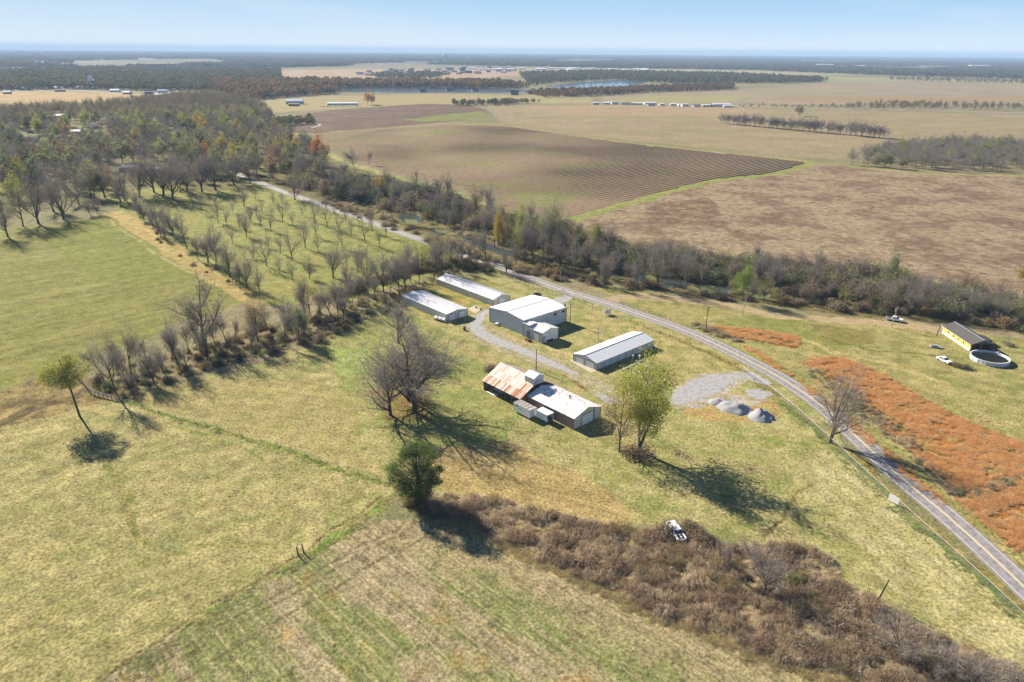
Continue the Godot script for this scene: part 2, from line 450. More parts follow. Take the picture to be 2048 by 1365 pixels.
	# right of the road
	zone([30.3, -267.0, 52.4, -259.6, 72.3, -247.9, 95.2, -239.8, 116.3, -231.1, 147.1, -224.7, 192.7, -198.5, 84.8, -67.5, 88.2, -97.8, 87.1, -118.3, 83.9, -140.8, 81.0, -168.2, 75.3, -190.5, 64.0, -215.0, 48.2, -235.5], lit(186, 174, 114), lit(158, 158, 94), 0.44, 12.0, 0.14, 126.0, 2.5)
	zone([67.8, -229.9, 94.1, -236.6, 105.4, -221.4, 120.0, -217.2, 104.6, -204.3, 90.5, -208.0], lit(164, 160, 94), lit(150, 154, 86), 0.5, 9.0)
	zone([102.2, -226.0, 117.8, -219.4, 114.3, -208.5, 100.0, -208.2], lit(148, 142, 78), lit(164, 150, 96), 0.4, 4.0)
	strip([35.2, -251.4, 50.8, -254.7, 66.1, -251.1, 81.2, -243.1, 92.7, -235.1, 108.6, -231.0, 123.6, -228.4, 136.4, -224.9, 143.5, -221.4], 7.0, lit(208, 184, 144), lit(190, 174, 116), 0.45, 5.0)
	strip([99.9, -215.9, 110.9, -204.4, 130.2, -200.1, 149.3, -196.8], 1.1, lit(120, 116, 64), lit(160, 156, 84), 0.4, 5.0)
	strip([92.9, -212.2, 98.0, -203.3, 109.9, -195.9, 121.6, -179.6], 2.5, lit(208, 192, 128), lit(184, 176, 104), 0.4, 8.0)
	# under the orange grass and in the ditches
	zone([65.1, -226.0, 74.4, -222.9, 85.0, -220.0, 93.4, -215.7, 90.8, -208.0, 88.2, -205.9, 80.1, -209.8, 71.4, -212.6, 66.4, -218.2], lit(176, 126, 70), lit(150, 118, 66), 0.4, 6.0)
	zone([85.9, -195.4, 94.9, -199.4, 101.5, -197.2, 106.0, -187.6, 109.4, -174.7, 112.4, -163.2, 117.0, -154.1, 123.7, -145.9, 97.3, -107.1, 93.6, -109.9, 92.6, -117.6, 91.5, -126.2, 92.5, -137.8, 91.2, -148.8, 89.8, -161.4, 88.2, -172.7, 87.6, -184.8], lit(184, 124, 68), lit(176, 160, 98), 0.32, 8.0)
	strip([72.8, -201.6, 79.9, -179.4, 83.6, -161.8, 85.4, -144.2, 87.7, -128.9, 91.6, -116.0, 93.6, -104.3], 1.6, lit(158, 158, 80), lit(196, 178, 110), 0.4, 5.0)
	strip([90.9, -127.1, 96.2, -127.1, 104.6, -130.4, 116.3, -135.1], 2.2, lit(112, 104, 66), lit(160, 150, 90), 0.4, 4.0)
	# verges of the road
	strip([44.2, -222.2, 60.5, -201.3, 69.4, -177.0, 75.2, -153.4, 79.5, -131.6, 82.2, -109.8, 84.9, -91.4], 2.0, lit(150, 140, 78), lit(184, 164, 96), 0.45, 5.0)
	strip([71.0, -169.4, 74.4, -151.4, 78.1, -128.7, 81.0, -107.6, 83.9, -89.9], 1.6, lit(112, 138, 70), lit(160, 168, 92), 0.45, 4.0)
	# green seams along fences and ditches
	strip([-99.8, -164.7, -83.1, -156.1, -58.5, -145.3, -42.4, -136.6, -24.2, -127.1], 1.3, lit(124, 148, 66), lit(176, 170, 96), 0.4, 5.0)
	strip([-81.2, -151.8, -70.9, -147.2, -59.2, -140.6, -53.4, -136.5], 1.0, lit(130, 150, 74), lit(186, 170, 104), 0.45, 4.0)
	strip([-91.3, -137.9, -82.8, -129.0, -76.1, -120.1, -70.9, -112.1, -67.4, -107.0], 1.6, lit(132, 140, 78), lit(190, 174, 108), 0.5, 4.0)
	strip([-23.8, -124.4, -30.6, -112.7, -34.8, -106.8, -40.2, -100.2, -49.6, -89.2, -56.9, -76.9, -59.6, -71.4], 2.2, lit(138, 160, 74), lit(178, 160, 108), 0.45, 5.0)
	strip([-25.5, -125.3, -35.4, -108.9, -40.8, -102.3, -50.4, -91.2, -59.9, -77.1], 0.5, lit(120, 104, 70), lit(160, 150, 96), 0.3, 4.0)
	strip([47.7, -111.5, 53.5, -118.7, 60.4, -126.6, 66.1, -130.4], 0.7, lit(126, 116, 70), lit(190, 176, 110), 0.35, 4.0)
	strip([48.5, -111.1, 54.4, -118.4, 61.1, -125.7], 0.6, lit(214, 196, 140), lit(190, 176, 110), 0.35, 4.0)
	zone([56.6, -148.2, 64.5, -150.8, 65.3, -146.1, 59.8, -143.7], lit(150, 164, 84), lit(190, 174, 108), 0.4, 4.0)
	strip([-85.8, -103.3, -79.8, -112.0, -68.5, -118.6, -54.3, -120.5, -37.1, -115.8], 0.9, lit(176, 164, 104), lit(194, 180, 122), 0.4, 5.0)
	strip([-76.5, -83.7, -72.6, -95.8, -65.3, -103.6, -54.5, -107.9, -42.5, -108.1], 1.1, lit(178, 170, 106), lit(158, 158, 92), 0.4, 6.0)
	strip([-79.7, -169.5, -62.9, -158.6, -46.7, -153.7, -32.3, -142.2, -17.2, -130.1], 0.8, lit(180, 164, 108), lit(192, 178, 122), 0.4, 4.0)
	strip([24.5, -130.7, 34.2, -126.2, 43.5, -121.9, 51.5, -118.7], 0.9, lit(182, 168, 108), lit(196, 182, 126), 0.4, 4.0)
	strip([62.1, -143.8, 66.5, -131.4, 68.8, -117.3, 70.7, -105.4, 74.7, -96.4], 0.9, lit(180, 172, 110), lit(202, 192, 138), 0.4, 5.0)
	# bare and stony earth in the yard
	strip([-22.7, -208.7, -16.2, -205.6, -9.6, -197.1, -3.4, -188.8], 3.6, lit(196, 178, 138), lit(170, 160, 92), 0.5, 3.5)
	strip([-9.9, -223.2, -3.9, -215.2, 4.1, -208.5, 8.7, -204.5], 1.6, lit(214, 186, 142), lit(180, 168, 98), 0.4, 3.0)
	strip([11.0, -204.6, 18.9, -196.2], 1.3, lit(222, 200, 150), lit(190, 174, 110), 0.3, 3.0)
	strip([-3.7, -205.8, 5.4, -195.9, 12.4, -186.7, 18.8, -177.5, 24.7, -169.7, 30.6, -164.4], 3.0, lit(150, 112, 76), lit(184, 168, 100), 0.5, 4.0)
	zone([45.8, -169.0, 57.6, -173.7, 69.3, -172.4, 68.1, -161.0, 58.8, -155.6, 49.2, -156.7, 43.9, -160.6], lit(200, 164, 108), lit(190, 178, 112), 0.5, 4.0)
	zone([-38.1, -173.3, -22.3, -176.7, -21.4, -156.7, -31.1, -155.3], lit(160, 128, 92), lit(168, 160, 90), 0.5, 4.0)
	zone([31.0, -115.1, 34.1, -115.5, 35.3, -112.1, 33.9, -108.8, 32.5, -109.8], lit(222, 200, 160), lit(190, 164, 122), 0.4, 2.0)
	# gravel margins
	zone([-12.7, -234.9, -8.3, -241.3, -6.1, -237.2, -8.0, -231.0, -8.5, -225.1, -6.9, -219.6, -3.1, -214.3, 3.3, -207.6, 10.1, -199.8, 16.4, -192.4, 22.9, -184.2, 27.7, -177.1, 29.2, -168.6, 29.3, -164.4, 25.5, -165.1, 22.1, -169.7, 19.4, -176.9, 13.0, -184.6, 6.1, -192.2, -1.3, -198.8, -7.5, -203.7, -12.7, -210.6, -15.8, -218.5, -17.4, -223.0, -14.7, -227.9], lit(196, 190, 172), lit(182, 172, 114), 0.62, 2.2)
	zone([41.1, -168.3, 44.7, -176.8, 50.8, -182.7, 58.2, -186.6, 65.5, -187.8, 69.2, -185.8, 67.0, -182.4, 61.5, -177.8, 57.8, -173.4, 63.9, -172.3, 67.0, -169.4, 61.9, -165.8, 52.5, -164.5, 45.9, -163.9, 41.6, -164.3], lit(204, 201, 194), lit(194, 174, 122), 0.48, 2.8)
	# under the brush
	zone([-22.5, -122.7, -17.9, -126.3, -12.6, -125.5, -2.2, -123.0, 12.6, -116.5, 22.1, -114.2, 28.7, -113.2, 36.3, -113.3, 40.0, -109.2, 47.6, -109.7, 54.2, -109.8, 57.6, -106.6, 58.4, -99.9, 61.5, -93.7, 66.1, -88.2, 76.7, -80.4, 71.5, -67.4, 58.2, -67.2, 49.7, -77.8, 37.0, -84.0, 23.0, -92.1, 13.8, -98.5, 2.7, -106.3, -6.8, -114.3, -16.8, -117.3], lit(140, 116, 86), lit(160, 140, 92), 0.4, 5.0, 0.0, 0.0, 2.0, 2.0)
	strip([-16.8, -116.9, -6.8, -113.4, 2.7, -105.6, 13.7, -97.9, 22.9, -91.4, 36.8, -83.4, 49.2, -76.7], 4.0, lit(198, 176, 118), lit(150, 140, 88), 0.45, 4.0)
	print("zones ", zones.size())
	var s = Shape.new()
	land_grid(s, -130, 130, -246, -74, 0.4, 1.0)
	land_grid(s, -232, -130, -246, -74, 1.0, 0.9)
	land_grid(s, 130, 232, -246, -74, 1.0, 0.9)
	land_grid(s, -420, 420, -561, -246, 1.25, 0.9)
	land_grid(s, -1100, 1100, -1521, -561, 6.0, 0.3)
	land_grid(s, -3600, 3600, -5021, -1521, 25.0, 0.0)
	land_grid(s, -15000, 15000, -20021, -5021, 250.0, 0.0)
	# the country goes on beyond what the camera sees
	s.tint = stored(lit(176, 162, 112))
	for r in [[-15000, -232, -246, 4000], [232, 15000, -246, 4000], [-232, 232, -74, 4000], [-15000, -420, -561, -246], [420, 15000, -561, -246], [-15000, -1100, -1521, -561], [1100, 15000, -1521, -561], [-15000, -3600, -5021, -1521], [3600, 15000, -5021, -1521]]:
		s.quad(Vector3(r[0], 0, r[2]), Vector3(r[1], 0, r[2]), Vector3(r[1], 0, r[3]), Vector3(r[0], 0, r[3]), Vector3.UP)
	struct("ground", s, M.turf)
	print("land ", Time.get_ticks_msec())
	build_stubble()
	build_plough()
	build_hills()

func build_stubble():
	# harvested crop with drill rows, tyre marks and new green growth in drifts
	var poly = flat([-60.0, -76.7, -49.9, -89.9, -38.1, -102.3, -30.3, -111.5, -24.9, -115.6, -18.7, -116.7, -11.5, -112.1, 2.7, -103.7, 13.7, -96.9, 22.7, -90.1, 36.5, -82.6, 45.2, -77.5, 53.9, -71.8, 12.5, -71.3, -62.5, -70.6])
	var along = (flat([-3.6, -81.4])[0] - flat([-13.7, -91.4])[0]).normalized()
	var side = Vector2(-along.y, along.x)
	var s = Shape.new()
	var step = 0.24
	var lo = Vector2(1e9, 1e9)
	var hi = -lo
	for p in poly:
		var q = Vector2(p.dot(along), p.dot(side))
		lo = lo.min(q); hi = hi.max(q)
	var nu = int((hi.x - lo.x) / 0.6)
	var nv = int((hi.y - lo.y) / step)
	var ids = {}
	var inside = PackedByteArray()
	inside.resize((nu + 1) * (nv + 1))
	var place = PackedVector2Array()
	place.resize((nu + 1) * (nv + 1))
	for i in nu + 1:
		for j in nv + 1:
			var w = along * (lo.x + i * 0.6) + side * (lo.y + j * step)
			place[i * (nv + 1) + j] = w
			var ww = w + Vector2(noise_a.get_noise_2d(w.x * 4.0, w.y * 4.0), noise_a.get_noise_2d(w.y * 4.0 + 90.0, w.x * 4.0)) * 1.0
			inside[i * (nv + 1) + j] = 1 if Geometry2D.is_point_in_polygon(ww, poly) else 0
	var pale = lit(200, 186, 144)
	var earth = lit(168, 152, 116)
	var grass = lit(138, 152, 80)
	var rust = lit(192, 160, 92)
	var straw = lit(206, 188, 140)
	var rut = lit(120, 104, 76)
	var brush_edge = flat([-24.9, -115.6, -18.7, -116.7, -11.5, -112.1, 2.7, -103.7, 13.7, -96.9, 22.7, -90.1, 36.5, -82.6, 45.2, -77.5])
	var fence_edge = flat([-60.0, -76.7, -49.9, -89.9, -38.1, -102.3, -30.3, -111.5, -24.9, -115.6])
	for i in nu:
		for j in nv:
			var a = i * (nv + 1) + j
			if not (inside[a] and inside[a + 1] and inside[a + nv + 1] and inside[a + nv + 2]):
				continue
			var out = PackedInt32Array()
			for e in [a, a + nv + 1, a + nv + 2, a + 1]:
				if not ids.has(e):
					var w = place[e]
					var u = w.dot(along)
					var t = w.dot(side)
					var k = noise_c.get_noise_2d(u * 2.2, t * 62.0)
					var rows = sin(t * TAU / 0.96 + 0.6 * noise_a.get_noise_2d(u * 0.6, t * 0.6))
					var drift = noise_b.get_noise_2d(u * 0.2, t * 0.75) + 0.45 * noise_b.get_noise_2d(u * 0.55 + 50.0, t * 5.5)
					var c = pale.lerp(earth, clampf(0.40 + k * 0.9 - rows * 0.12 + 0.35 * noise_b.get_noise_2d(u * 0.6 + 500.0, t * 2.0), 0.0, 1.0))
					var south = smoothstep(-112.0, -92.0, w.y)
					c = c.lerp(grass, clampf(smoothstep(0.05, 0.45, drift + 0.48 * south - 0.04) * (0.62 + 0.5 * k + rows * 0.25), 0.0, 0.9))
					c = c.lerp(rust, smoothstep(0.3, 0.6, noise_b.get_noise_2d(u * 1.1 + 900.0, t * 1.1)) * 0.55)
					# a pale strip left bare along the brush, tyre ruts along the fence, straw lines where the combine turned
					var away = 1e9
					for g in brush_edge.size() - 1: away = minf(away, w.distance_to(Geometry2D.get_closest_point_to_segment(w, brush_edge[g], brush_edge[g + 1])))
					c = c.lerp(straw.lerp(earth, 0.45 + 0.6 * k), 0.8 * (1.0 - smoothstep(4.0, 11.0, away + 4.0 * noise_a.get_noise_2d(w.x * 1.5, w.y * 1.5))))
					var off = 1e9
					for g in fence_edge.size() - 1: off = minf(off, w.distance_to(Geometry2D.get_closest_point_to_segment(w, fence_edge[g], fence_edge[g + 1])))
					for g in [4.2, 6.1, 9.8]:
						if absf(off - g + 0.5 * noise_a.get_noise_2d(u * 0.8, g)) < 0.28: c = c.lerp(rut, 0.65)
					var line = absf(fposmod(t + 0.5 * noise_a.get_noise_2d(u * 0.3, t * 0.05), 3.05) - 1.5)
					if line < 0.17 and away > 8.0: c = c.lerp(straw, 0.6)
					var m = 1.0 + 0.16 * noise_c.get_noise_2d(w.x * 60.0, w.y * 60.0) + (rng.randf() - 0.5) * 0.26
					ids[e] = s.v.size()
					s.v.append(Vector3(w.x, 0.03 + 0.018 * rows + 0.02 * rng.randf(), w.y)); s.n.append(Vector3.UP); s.uv.append(w)
					s.c.append(stored(Color(c.r * m, c.g * m, c.b * m)))
				out.append(ids[e])
			s.idx.append_array([out[0], out[1], out[2], out[0], out[2], out[3]])
	fix_normals(s)
	struct("stubble_field", s, M.turf)
	print("stubble ", Time.get_ticks_msec(), " ", s.idx.size() / 3)

func fix_normals(s):
	for i in s.n.size(): s.n[i] = Vector3.ZERO
	for i in range(0, s.idx.size(), 3):
		var a = s.v[s.idx[i]]
		var m = (s.v[s.idx[i + 2]] - a).cross(s.v[s.idx[i + 1]] - a)
		if m.y < 0.0:
			m = -m
			var q = s.idx[i + 1]
			s.idx[i + 1] = s.idx[i + 2]; s.idx[i + 2] = q
		for k in 3: s.n[s.idx[i + k]] += m
	for i in s.n.size(): s.n[i] = s.n[i].normalized()

func build_plough():
	# bedded rows drawn across the field behind the creek
	var poly = flat([-182.9, -694.2, -172.9, -780.2, -152.3, -843.5, -77.1, -896.7, -17.0, -908.3, 66.1, -799.1, 132.6, -716.5, 209.7, -650.2, 245.2, -612.6, 199.6, -554.6, 137.7, -517.4, 63.9, -434.2, 33.3, -394.7, -7.9, -429.5, -43.4, -493.8, -85.0, -543.7, -136.6, -609.8])
	var along = (flat([243.2, -609.6])[0] - flat([35.5, -408.2])[0]).normalized()
	var side = Vector2(-along.y, along.x)
	var s = Shape.new()
	var lo = Vector2(1e9, 1e9)
	var hi = -lo
	for p in poly:
		var q = Vector2(p.dot(along), p.dot(side))
		lo = lo.min(q); hi = hi.max(q)
	var gap = 4.2
	var crest = lit(178, 154, 122)
	var furrow = lit(96, 76, 62)
	var grass = lit(146, 158, 80)
	var prof = [[0.0, 0.0, 0], [0.6, 0.02, 1], [1.05, 0.5, 2], [1.5, 0.62, 2], [2.6, 0.6, 2], [3.05, 0.5, 2], [3.6, 0.02, 1], [4.2, 0.0, 0]]
	for r in int((hi.y - lo.y) / gap):
		var t0 = lo.y + r * gap
		var runs = []
		var u = lo.x
		while u < hi.x:
			var w = along * u + side * (t0 + gap / 2)
			if Geometry2D.is_point_in_polygon(w, poly): runs.append(u)
			u += 7.0
		for i in range(0, runs.size() - 1):
			if runs[i + 1] - runs[i] > 7.5: continue
			var ends = [runs[i], runs[i + 1]]
			var kk = []
			for e in ends:
				var w = along * e + side * t0
				var deep = clampf(0.36 + 0.62 * smoothstep(0.0, 300.0, w.x) + 0.35 * noise_b.get_noise_2d(w.x * 0.05, w.y * 0.05), 0.1, 1.0)
				var green = smoothstep(0.15, 0.55, noise_b.get_noise_2d(w.x * 0.12 + 400.0, w.y * 0.12) + 0.45 * smoothstep(-520.0, -400.0, w.y))
				kk.append([deep, green])
			for j in prof.size() - 1:
				var k = s.v.size()
				for q in [[0, j], [1, j], [1, j + 1], [0, j + 1]]:
					var pr = prof[q[1]]
					var wob = noise_a.get_noise_2d(ends[q[0]] * 0.25, t0 * 0.02) * 1.2
					var w = along * ends[q[0]] + side * (t0 + pr[0] + wob)
					var deep = kk[q[0]][0]
					var base = zone_color(zones[plough_zone], w.x, w.y, 0.0, 0.3)
					var turned = furrow.lerp(crest, [0.0, 0.2, 1.0][pr[2]])
					var c = base.lerp(turned, smoothstep(0.15, 0.75, deep)).lerp(grass, kk[q[0]][1] * 0.5 * (1.0 - 0.5 * deep))
					var m = 1.0 + 0.35 * noise_b.get_noise_2d(w.x * 0.06 + 60.0, w.y * 0.06) + (rng.randf() - 0.5) * 0.12
					s.v.append(Vector3(w.x, 0.02 + pr[1] * (0.1 + 0.9 * smoothstep(0.15, 0.9, deep)), w.y)); s.n.append(Vector3.UP); s.uv.append(w)
					s.c.append(stored(Color(c.r * m, c.g * m, c.b * m)))
				s.idx.append_array([k, k + 1, k + 2, k, k + 2, k + 3])
	fix_normals(s)
	struct("ploughed_field", s, M.turf)
	print("plough ", Time.get_ticks_msec(), " ", s.idx.size() / 3)

func build_hills():
	# low wooded rise along the horizon, highest on the right
	var s = Shape.new()
	var prev = []
	for i in 241:
		var az = deg_to_rad(-60.0 + i * 0.5)
		var row = []
		for j in 7:
			var r = 15200.0 + j * 700.0
			var h = sin(PI * j / 6.0) * (20.0 + 22.0 * smoothstep(0.2, 0.7, az) + 10.0 * noise_b.get_noise_2d(i * 0.9, j * 0.3) + 5.0 * noise_b.get_noise_2d(i * 6.0, j * 2.0))
			row.append(Vector3(sin(az) * r, maxf(h, 0.0) - 1.0, -cos(az) * r))
		if prev:
			for j in 6:
				s.tint = lit(94, 100, 84) if (i + j) % 3 else lit(104, 104, 84)
				s.quad(prev[j], row[j], row[j + 1], prev[j + 1], Vector3.UP)
		prev = row
	struct("hills", s, M.far_wood)

# ---------------------------------------------------------------- roads, gravel, water
func smooth_line(points, step):
	var c = Curve3D.new()
	var p = flat(points)
	for i in p.size():
		var t = (p[mini(i + 1, p.size() - 1)] - p[maxi(i - 1, 0)]) / 6.0
		c.add_point(Vector3(p[i].x, 0, p[i].y), -Vector3(t.x, 0, t.y), Vector3(t.x, 0, t.y))
	c.bake_interval = step
	return c.get_baked_points()

func band(line, from, to, y, y_edge = null):
	# a strip that follows the line between two offsets to its right
	var s = Shape.new()
	var a = []
	for i in line.size():
		var d = (line[mini(i + 1, line.size() - 1)] - line[maxi(i - 1, 0)]).normalized()
		var r = d.cross(Vector3.UP)
		a.append([line[i] + r * from + Vector3(0, y, 0), line[i] + r * to + Vector3(0, y, 0)])
	for i in a.size() - 1:
		s.quad(a[i][0], a[i][1], a[i + 1][1], a[i + 1][0], Vector3.UP)
	return s

func patch(points, y, wobble, step = 1.2):
	# a flat sheet with an irregular edge
	var p = flat(points)
	var out = PackedVector2Array()
	for i in p.size():
		var q = p[(i + 1) % p.size()]
		var n = maxi(1, int(p[i].distance_to(q) / step))
		for k in n:
			var w = p[i].lerp(q, float(k) / n)
			out.append(w + Vector2(noise_a.get_noise_2d(w.x * 6.0, w.y * 6.0), noise_a.get_noise_2d(w.y * 6.0 + 80.0, w.x * 6.0)) * wobble + Vector2(rng.randf() - 0.5, rng.randf() - 0.5) * wobble * 0.25)
	var s = Shape.new()
	var t = Geometry2D.triangulate_polygon(out)
	if t.is_empty():
		for piece in Geometry2D.offset_polygon(out, 0.02):
			if piece.size() > 5: out = piece if Geometry2D.triangulate_polygon(piece).size() else p
		t = Geometry2D.triangulate_polygon(out)
	for i in range(0, t.size(), 3):
		var a = Vector3(out[t[i]].x, y, out[t[i]].y)
		var b = Vector3(out[t[i + 1]].x, y, out[t[i + 1]].y)
		var c = Vector3(out[t[i + 2]].x, y, out[t[i + 2]].y)
		if (c - a).cross(b - a).y < 0.0: s.tri(a, c, b)
		else: s.tri(a, b, c)
	return s

func build_roads():
	var line = smooth_line([-225.3, -557.8, -197.8, -523.6, -171.7, -490.5, -148.6, -460.7, -125.2, -433.6, -99.5, -402.5, -79.4, -380.1, -60.8, -356.6, -45.1, -338.6, -25.9, -316.1, -6.4, -293.9, -3.6, -290.2, 16.3, -264.7, 33.8, -246.8, 43.5, -235.8, 55.0, -222.0, 63.4, -209.0, 73.1, -189.7, 77.2, -179.4, 80.3, -167.9, 82.0, -156.8, 83.2, -144.3, 84.7, -131.2, 86.5, -120.7, 87.7, -110.9, 88.7, -98.6, 89.7, -82.6, 90.0, -71.3], 3.0)
	var shoulder = band(line, -3.0, 3.0, 0.02)
	struct("road_shoulder", shoulder, M.shoulder)
	struct("road", band(line, -2.65, 2.65, 0.05), M.asphalt)
	for e in [[-2.34, -2.23], [2.23, 2.34]]:
		struct("edge_line", band(line, e[0], e[1], 0.056), M.white_line)
	for e in [[-0.2, -0.07], [0.07, 0.2]]:
		struct("centre_line", band(line, e[0], e[1], 0.056), M.yellow_line)
	struct("gravel_drive", patch([-11.3, -235.0, -8.6, -238.7, -7.7, -237.1, -9.7, -230.9, -10.1, -224.6, -8.9, -217.7, -4.6, -212.1, 1.7, -205.6, 8.5, -197.8, 14.8, -190.2, 20.0, -183.4, 16.6, -184.7, 12.5, -188.4, 6.9, -194.8, -0.3, -201.9, -6.1, -206.6, -11.1, -212.8, -13.5, -218.5, -15.0, -222.1, -13.2, -226.0], 0.02, 0.9, 0.6), M.gravel)
	struct("gravel_patch", patch([22.6, -172.1, 25.4, -170.9, 27.6, -167.5, 25.9, -166.3, 23.3, -168.8], 0.022, 0.9, 0.5), M.gravel)
	struct("gravel_lot", patch([41.8, -168.9, 45.3, -175.6, 51.0, -181.4, 57.9, -185.2, 64.1, -186.0, 67.0, -184.7, 62.7, -181.3, 58.2, -176.8, 54.6, -172.7, 49.7, -169.0, 45.2, -166.6, 42.2, -166.0], 0.02, 1.1, 0.6), M.gravel)
	struct("gravel_apron", patch([65.9, -185.7, 69.2, -187.2, 70.5, -184.5, 72.3, -179.3, 69.8, -177.9, 67.3, -181.1], 0.024, 0.5), M.gravel)
	struct("gravel_entrance", patch([14.8, -249.7, 19.8, -255.7, 23.5, -254.6, 20.8, -248.7, 17.2, -244.2], 0.02, 0.4), M.gravel)
	struct("gravel_spill", patch([63.5, -175.3, 67.8, -176.0, 70.0, -172.4, 67.0, -169.4, 63.4, -170.5], 0.023, 0.5), M.gravel)
	for e in [[-1.9, -0.7], [0.6, 1.8]]:
		struct("dirt_lane", band(smooth_line([34.6, -250.2, 40.1, -253.3, 50.8, -254.7, 66.1, -251.1, 81.2, -243.1, 92.7, -235.1, 108.6, -231.0, 123.6, -228.4, 136.4, -224.9, 142.4, -222.3], 2.0), e[0], e[1], 0.02), M.dirt)
	# slow water of the creek, broken by weed and banks
	for w in [[-63.9, -401.3, -54.8, -396.4, -48.0, -381.4, -49.5, -371.7, -56.6, -373.8, -62.7, -385.8], [-42.3, -364.0, -36.1, -360.9, -33.1, -350.2, -36.2, -343.9, -40.8, -349.9], [-27.5, -348.3, -19.8, -344.5, -12.8, -332.9, -3.6, -322.1, 1.0, -311.8, -4.6, -309.9, -11.6, -320.1, -20.3, -330.8], [41.5, -290.9, 45.5, -289.5, 46.4, -280.9, 42.5, -276.6, 40.0, -282.1], [51.5, -283.9, 62.4, -281.4, 71.5, -272.1, 66.8, -264.3, 57.3, -265.3, 49.2, -275.5], [71.5, -272.1, 84.2, -271.2, 86.9, -263.6, 80.4, -257.3, 72.0, -261.9], [173.0, -249.4, 182.1, -250.8, 184.1, -243.1, 179.9, -236.8, 170.8, -238.6]]:
		struct("creek", patch(w, 0.03, 1.0), M.creek)
	for w in [[-60.0, -385.9, -52.3, -381.2, -49.3, -370.6, -55.2, -369.2], [-40.4, -360.7, -33.2, -356.6, -33.4, -350.2, -38.8, -354.2], [33.3, -298.2, 40.7, -296.9, 40.4, -285.7, 34.2, -285.5], [54.4, -282.5, 60.3, -281.3, 58.6, -274.4, 52.8, -275.6], [73.6, -268.3, 79.5, -268.5, 78.2, -262.1, 72.7, -263.2], [90.9, -260.6, 101.8, -259.1, 98.4, -252.0, 88.5, -252.8]]:
		struct("pond_weed", patch(w, 0.05, 0.8), M.weed)
	# the lake beyond the fields
	for w in [[-454.8, -1772.9, -335.9, -1897.3, -213.3, -1920.6, -83.1, -1839.7, 36.9, -1765.2, 73.9, -1818.4, 56.1, -1641.2, -73.3, -1620.7, -240.9, -1594.1, -392.1, -1608.8], [80.2, -1976.3, 192.0, -2219.8, 339.6, -2444.6, 439.9, -2467.6, 345.6, -2086.4, 233.4, -1846.3, 143.2, -1783.3], [-559.2, -1663.5, -487.0, -1720.3, -422.4, -1644.3, -482.5, -1555.8]]:
		struct("lake", patch(w, 0.1, 6.0, 20.0), M.lake)
	var far_road = smooth_line([-1014.0, -1403.8, -982.5, -1531.8, -919.6, -1581.6, -805.9, -1504.5, -646.7, -1395.2, -520.1, -1285.7, -434.4, -1189.0], 20.0)
	struct("country_road", band(far_road, -4.0, 4.0, 0.1), M.pale_road)
	var highway = smooth_line([-85.1, -1303.8, 110.8, -1369.0, 355.2, -1296.9, 554.9, -1240.2, 705.7, -1214.8, 853.1, -1171.4], 25.0)
	struct("highway", band(highway, -4.5, 4.5, 0.1), M.pale_road)
	struct("farm_track", band(smooth_line([-271.6, -891.6, -262.2, -911.6, -248.9, -919.3, -233.5, -895.1, -234.8, -859.0], 6.0), -1.6, 1.6, 0.05), M.pale_road)
	struct("concrete_pad", patch([-16.0, -239.0, -13.0, -242.8, -10.5, -238.1, -13.3, -234.4], 0.06, 0.15), M.concrete)
	struct("shed_apron", patch([17.2, -193.9, 18.8, -195.1, 24.5, -186.9, 22.6, -185.2], 0.05, 0.15), M.concrete)

# ---------------------------------------------------------------- trees
# One skeleton grower serves all trees; every kind gives its own numbers. Returns {"trunk": mesh, "crown": mesh}.
class Kind:
	var limb := Shape.new()
	var twig := Shape.new()
	var leaf_shape := Shape.new()
	var ends := []
	var levels := 4
	var kids := [7, 6, 6, 4]
	var angle := [0.75, 0.8, 0.8, 0.8]
	var ratio := [0.62, 0.55, 0.5, 0.5]
	var start := [0.3, 0.25, 0.15, 0.1]
	var bend := [0.08, 0.16, 0.22, 0.3]
	var up := [0.05, 0.10, 0.05, 0.0]
	var segs := [6, 5, 4, 2]
	var tubes := 1
	var thin := 0.45

func grow(t, p, d, length, r, lvl):
	var n = t.segs[lvl]
	var q = p
	var dir = d
	var rr = r
	var owed = 0.0
	for i in n:
		dir = (dir + rvec() * t.bend[lvl] + Vector3.UP * t.up[lvl]).normalized()
		var q2 = q + dir * length / n
		var r2 = r * lerpf(1.0, t.thin, (i + 1.0) / n)
		if lvl <= t.tubes:
			t.limb.tube(q, q2, rr, r2, [6, 4, 3, 3][lvl])
		else:
			var sh = 0.85 + 0.3 * rng.randf()
			t.twig.tint = Color(sh, sh, sh)
			t.twig.ribbon(q, q2, rr * 2.0, r2 * 2.0, rvec())
		if lvl < t.levels - 1 and (i + 1.0) / n > t.start[lvl]:
			owed += t.kids[lvl] / (n * (1.0 - t.start[lvl]))
			while owed >= 1.0:
				owed -= 1.0
				var fr = (i + rng.randf()) / n
				var at = q.lerp(q2, rng.randf())
				var x = dir.cross(rvec()).normalized()
				var cd = dir.rotated(x, t.angle[lvl] * (0.75 + 0.5 * rng.randf()))
				grow(t, at, cd, length * t.ratio[lvl] * (1.15 - 0.45 * fr) * (0.8 + 0.4 * rng.randf()), r2 * (0.68 if lvl == 0 else 0.6), lvl + 1)
		q = q2
		rr = r2
	if lvl >= t.levels - 2: t.ends.append(q)
	if lvl < t.levels - 1:
		grow(t, q, dir, length * t.ratio[lvl], rr * 0.8, lvl + 1)

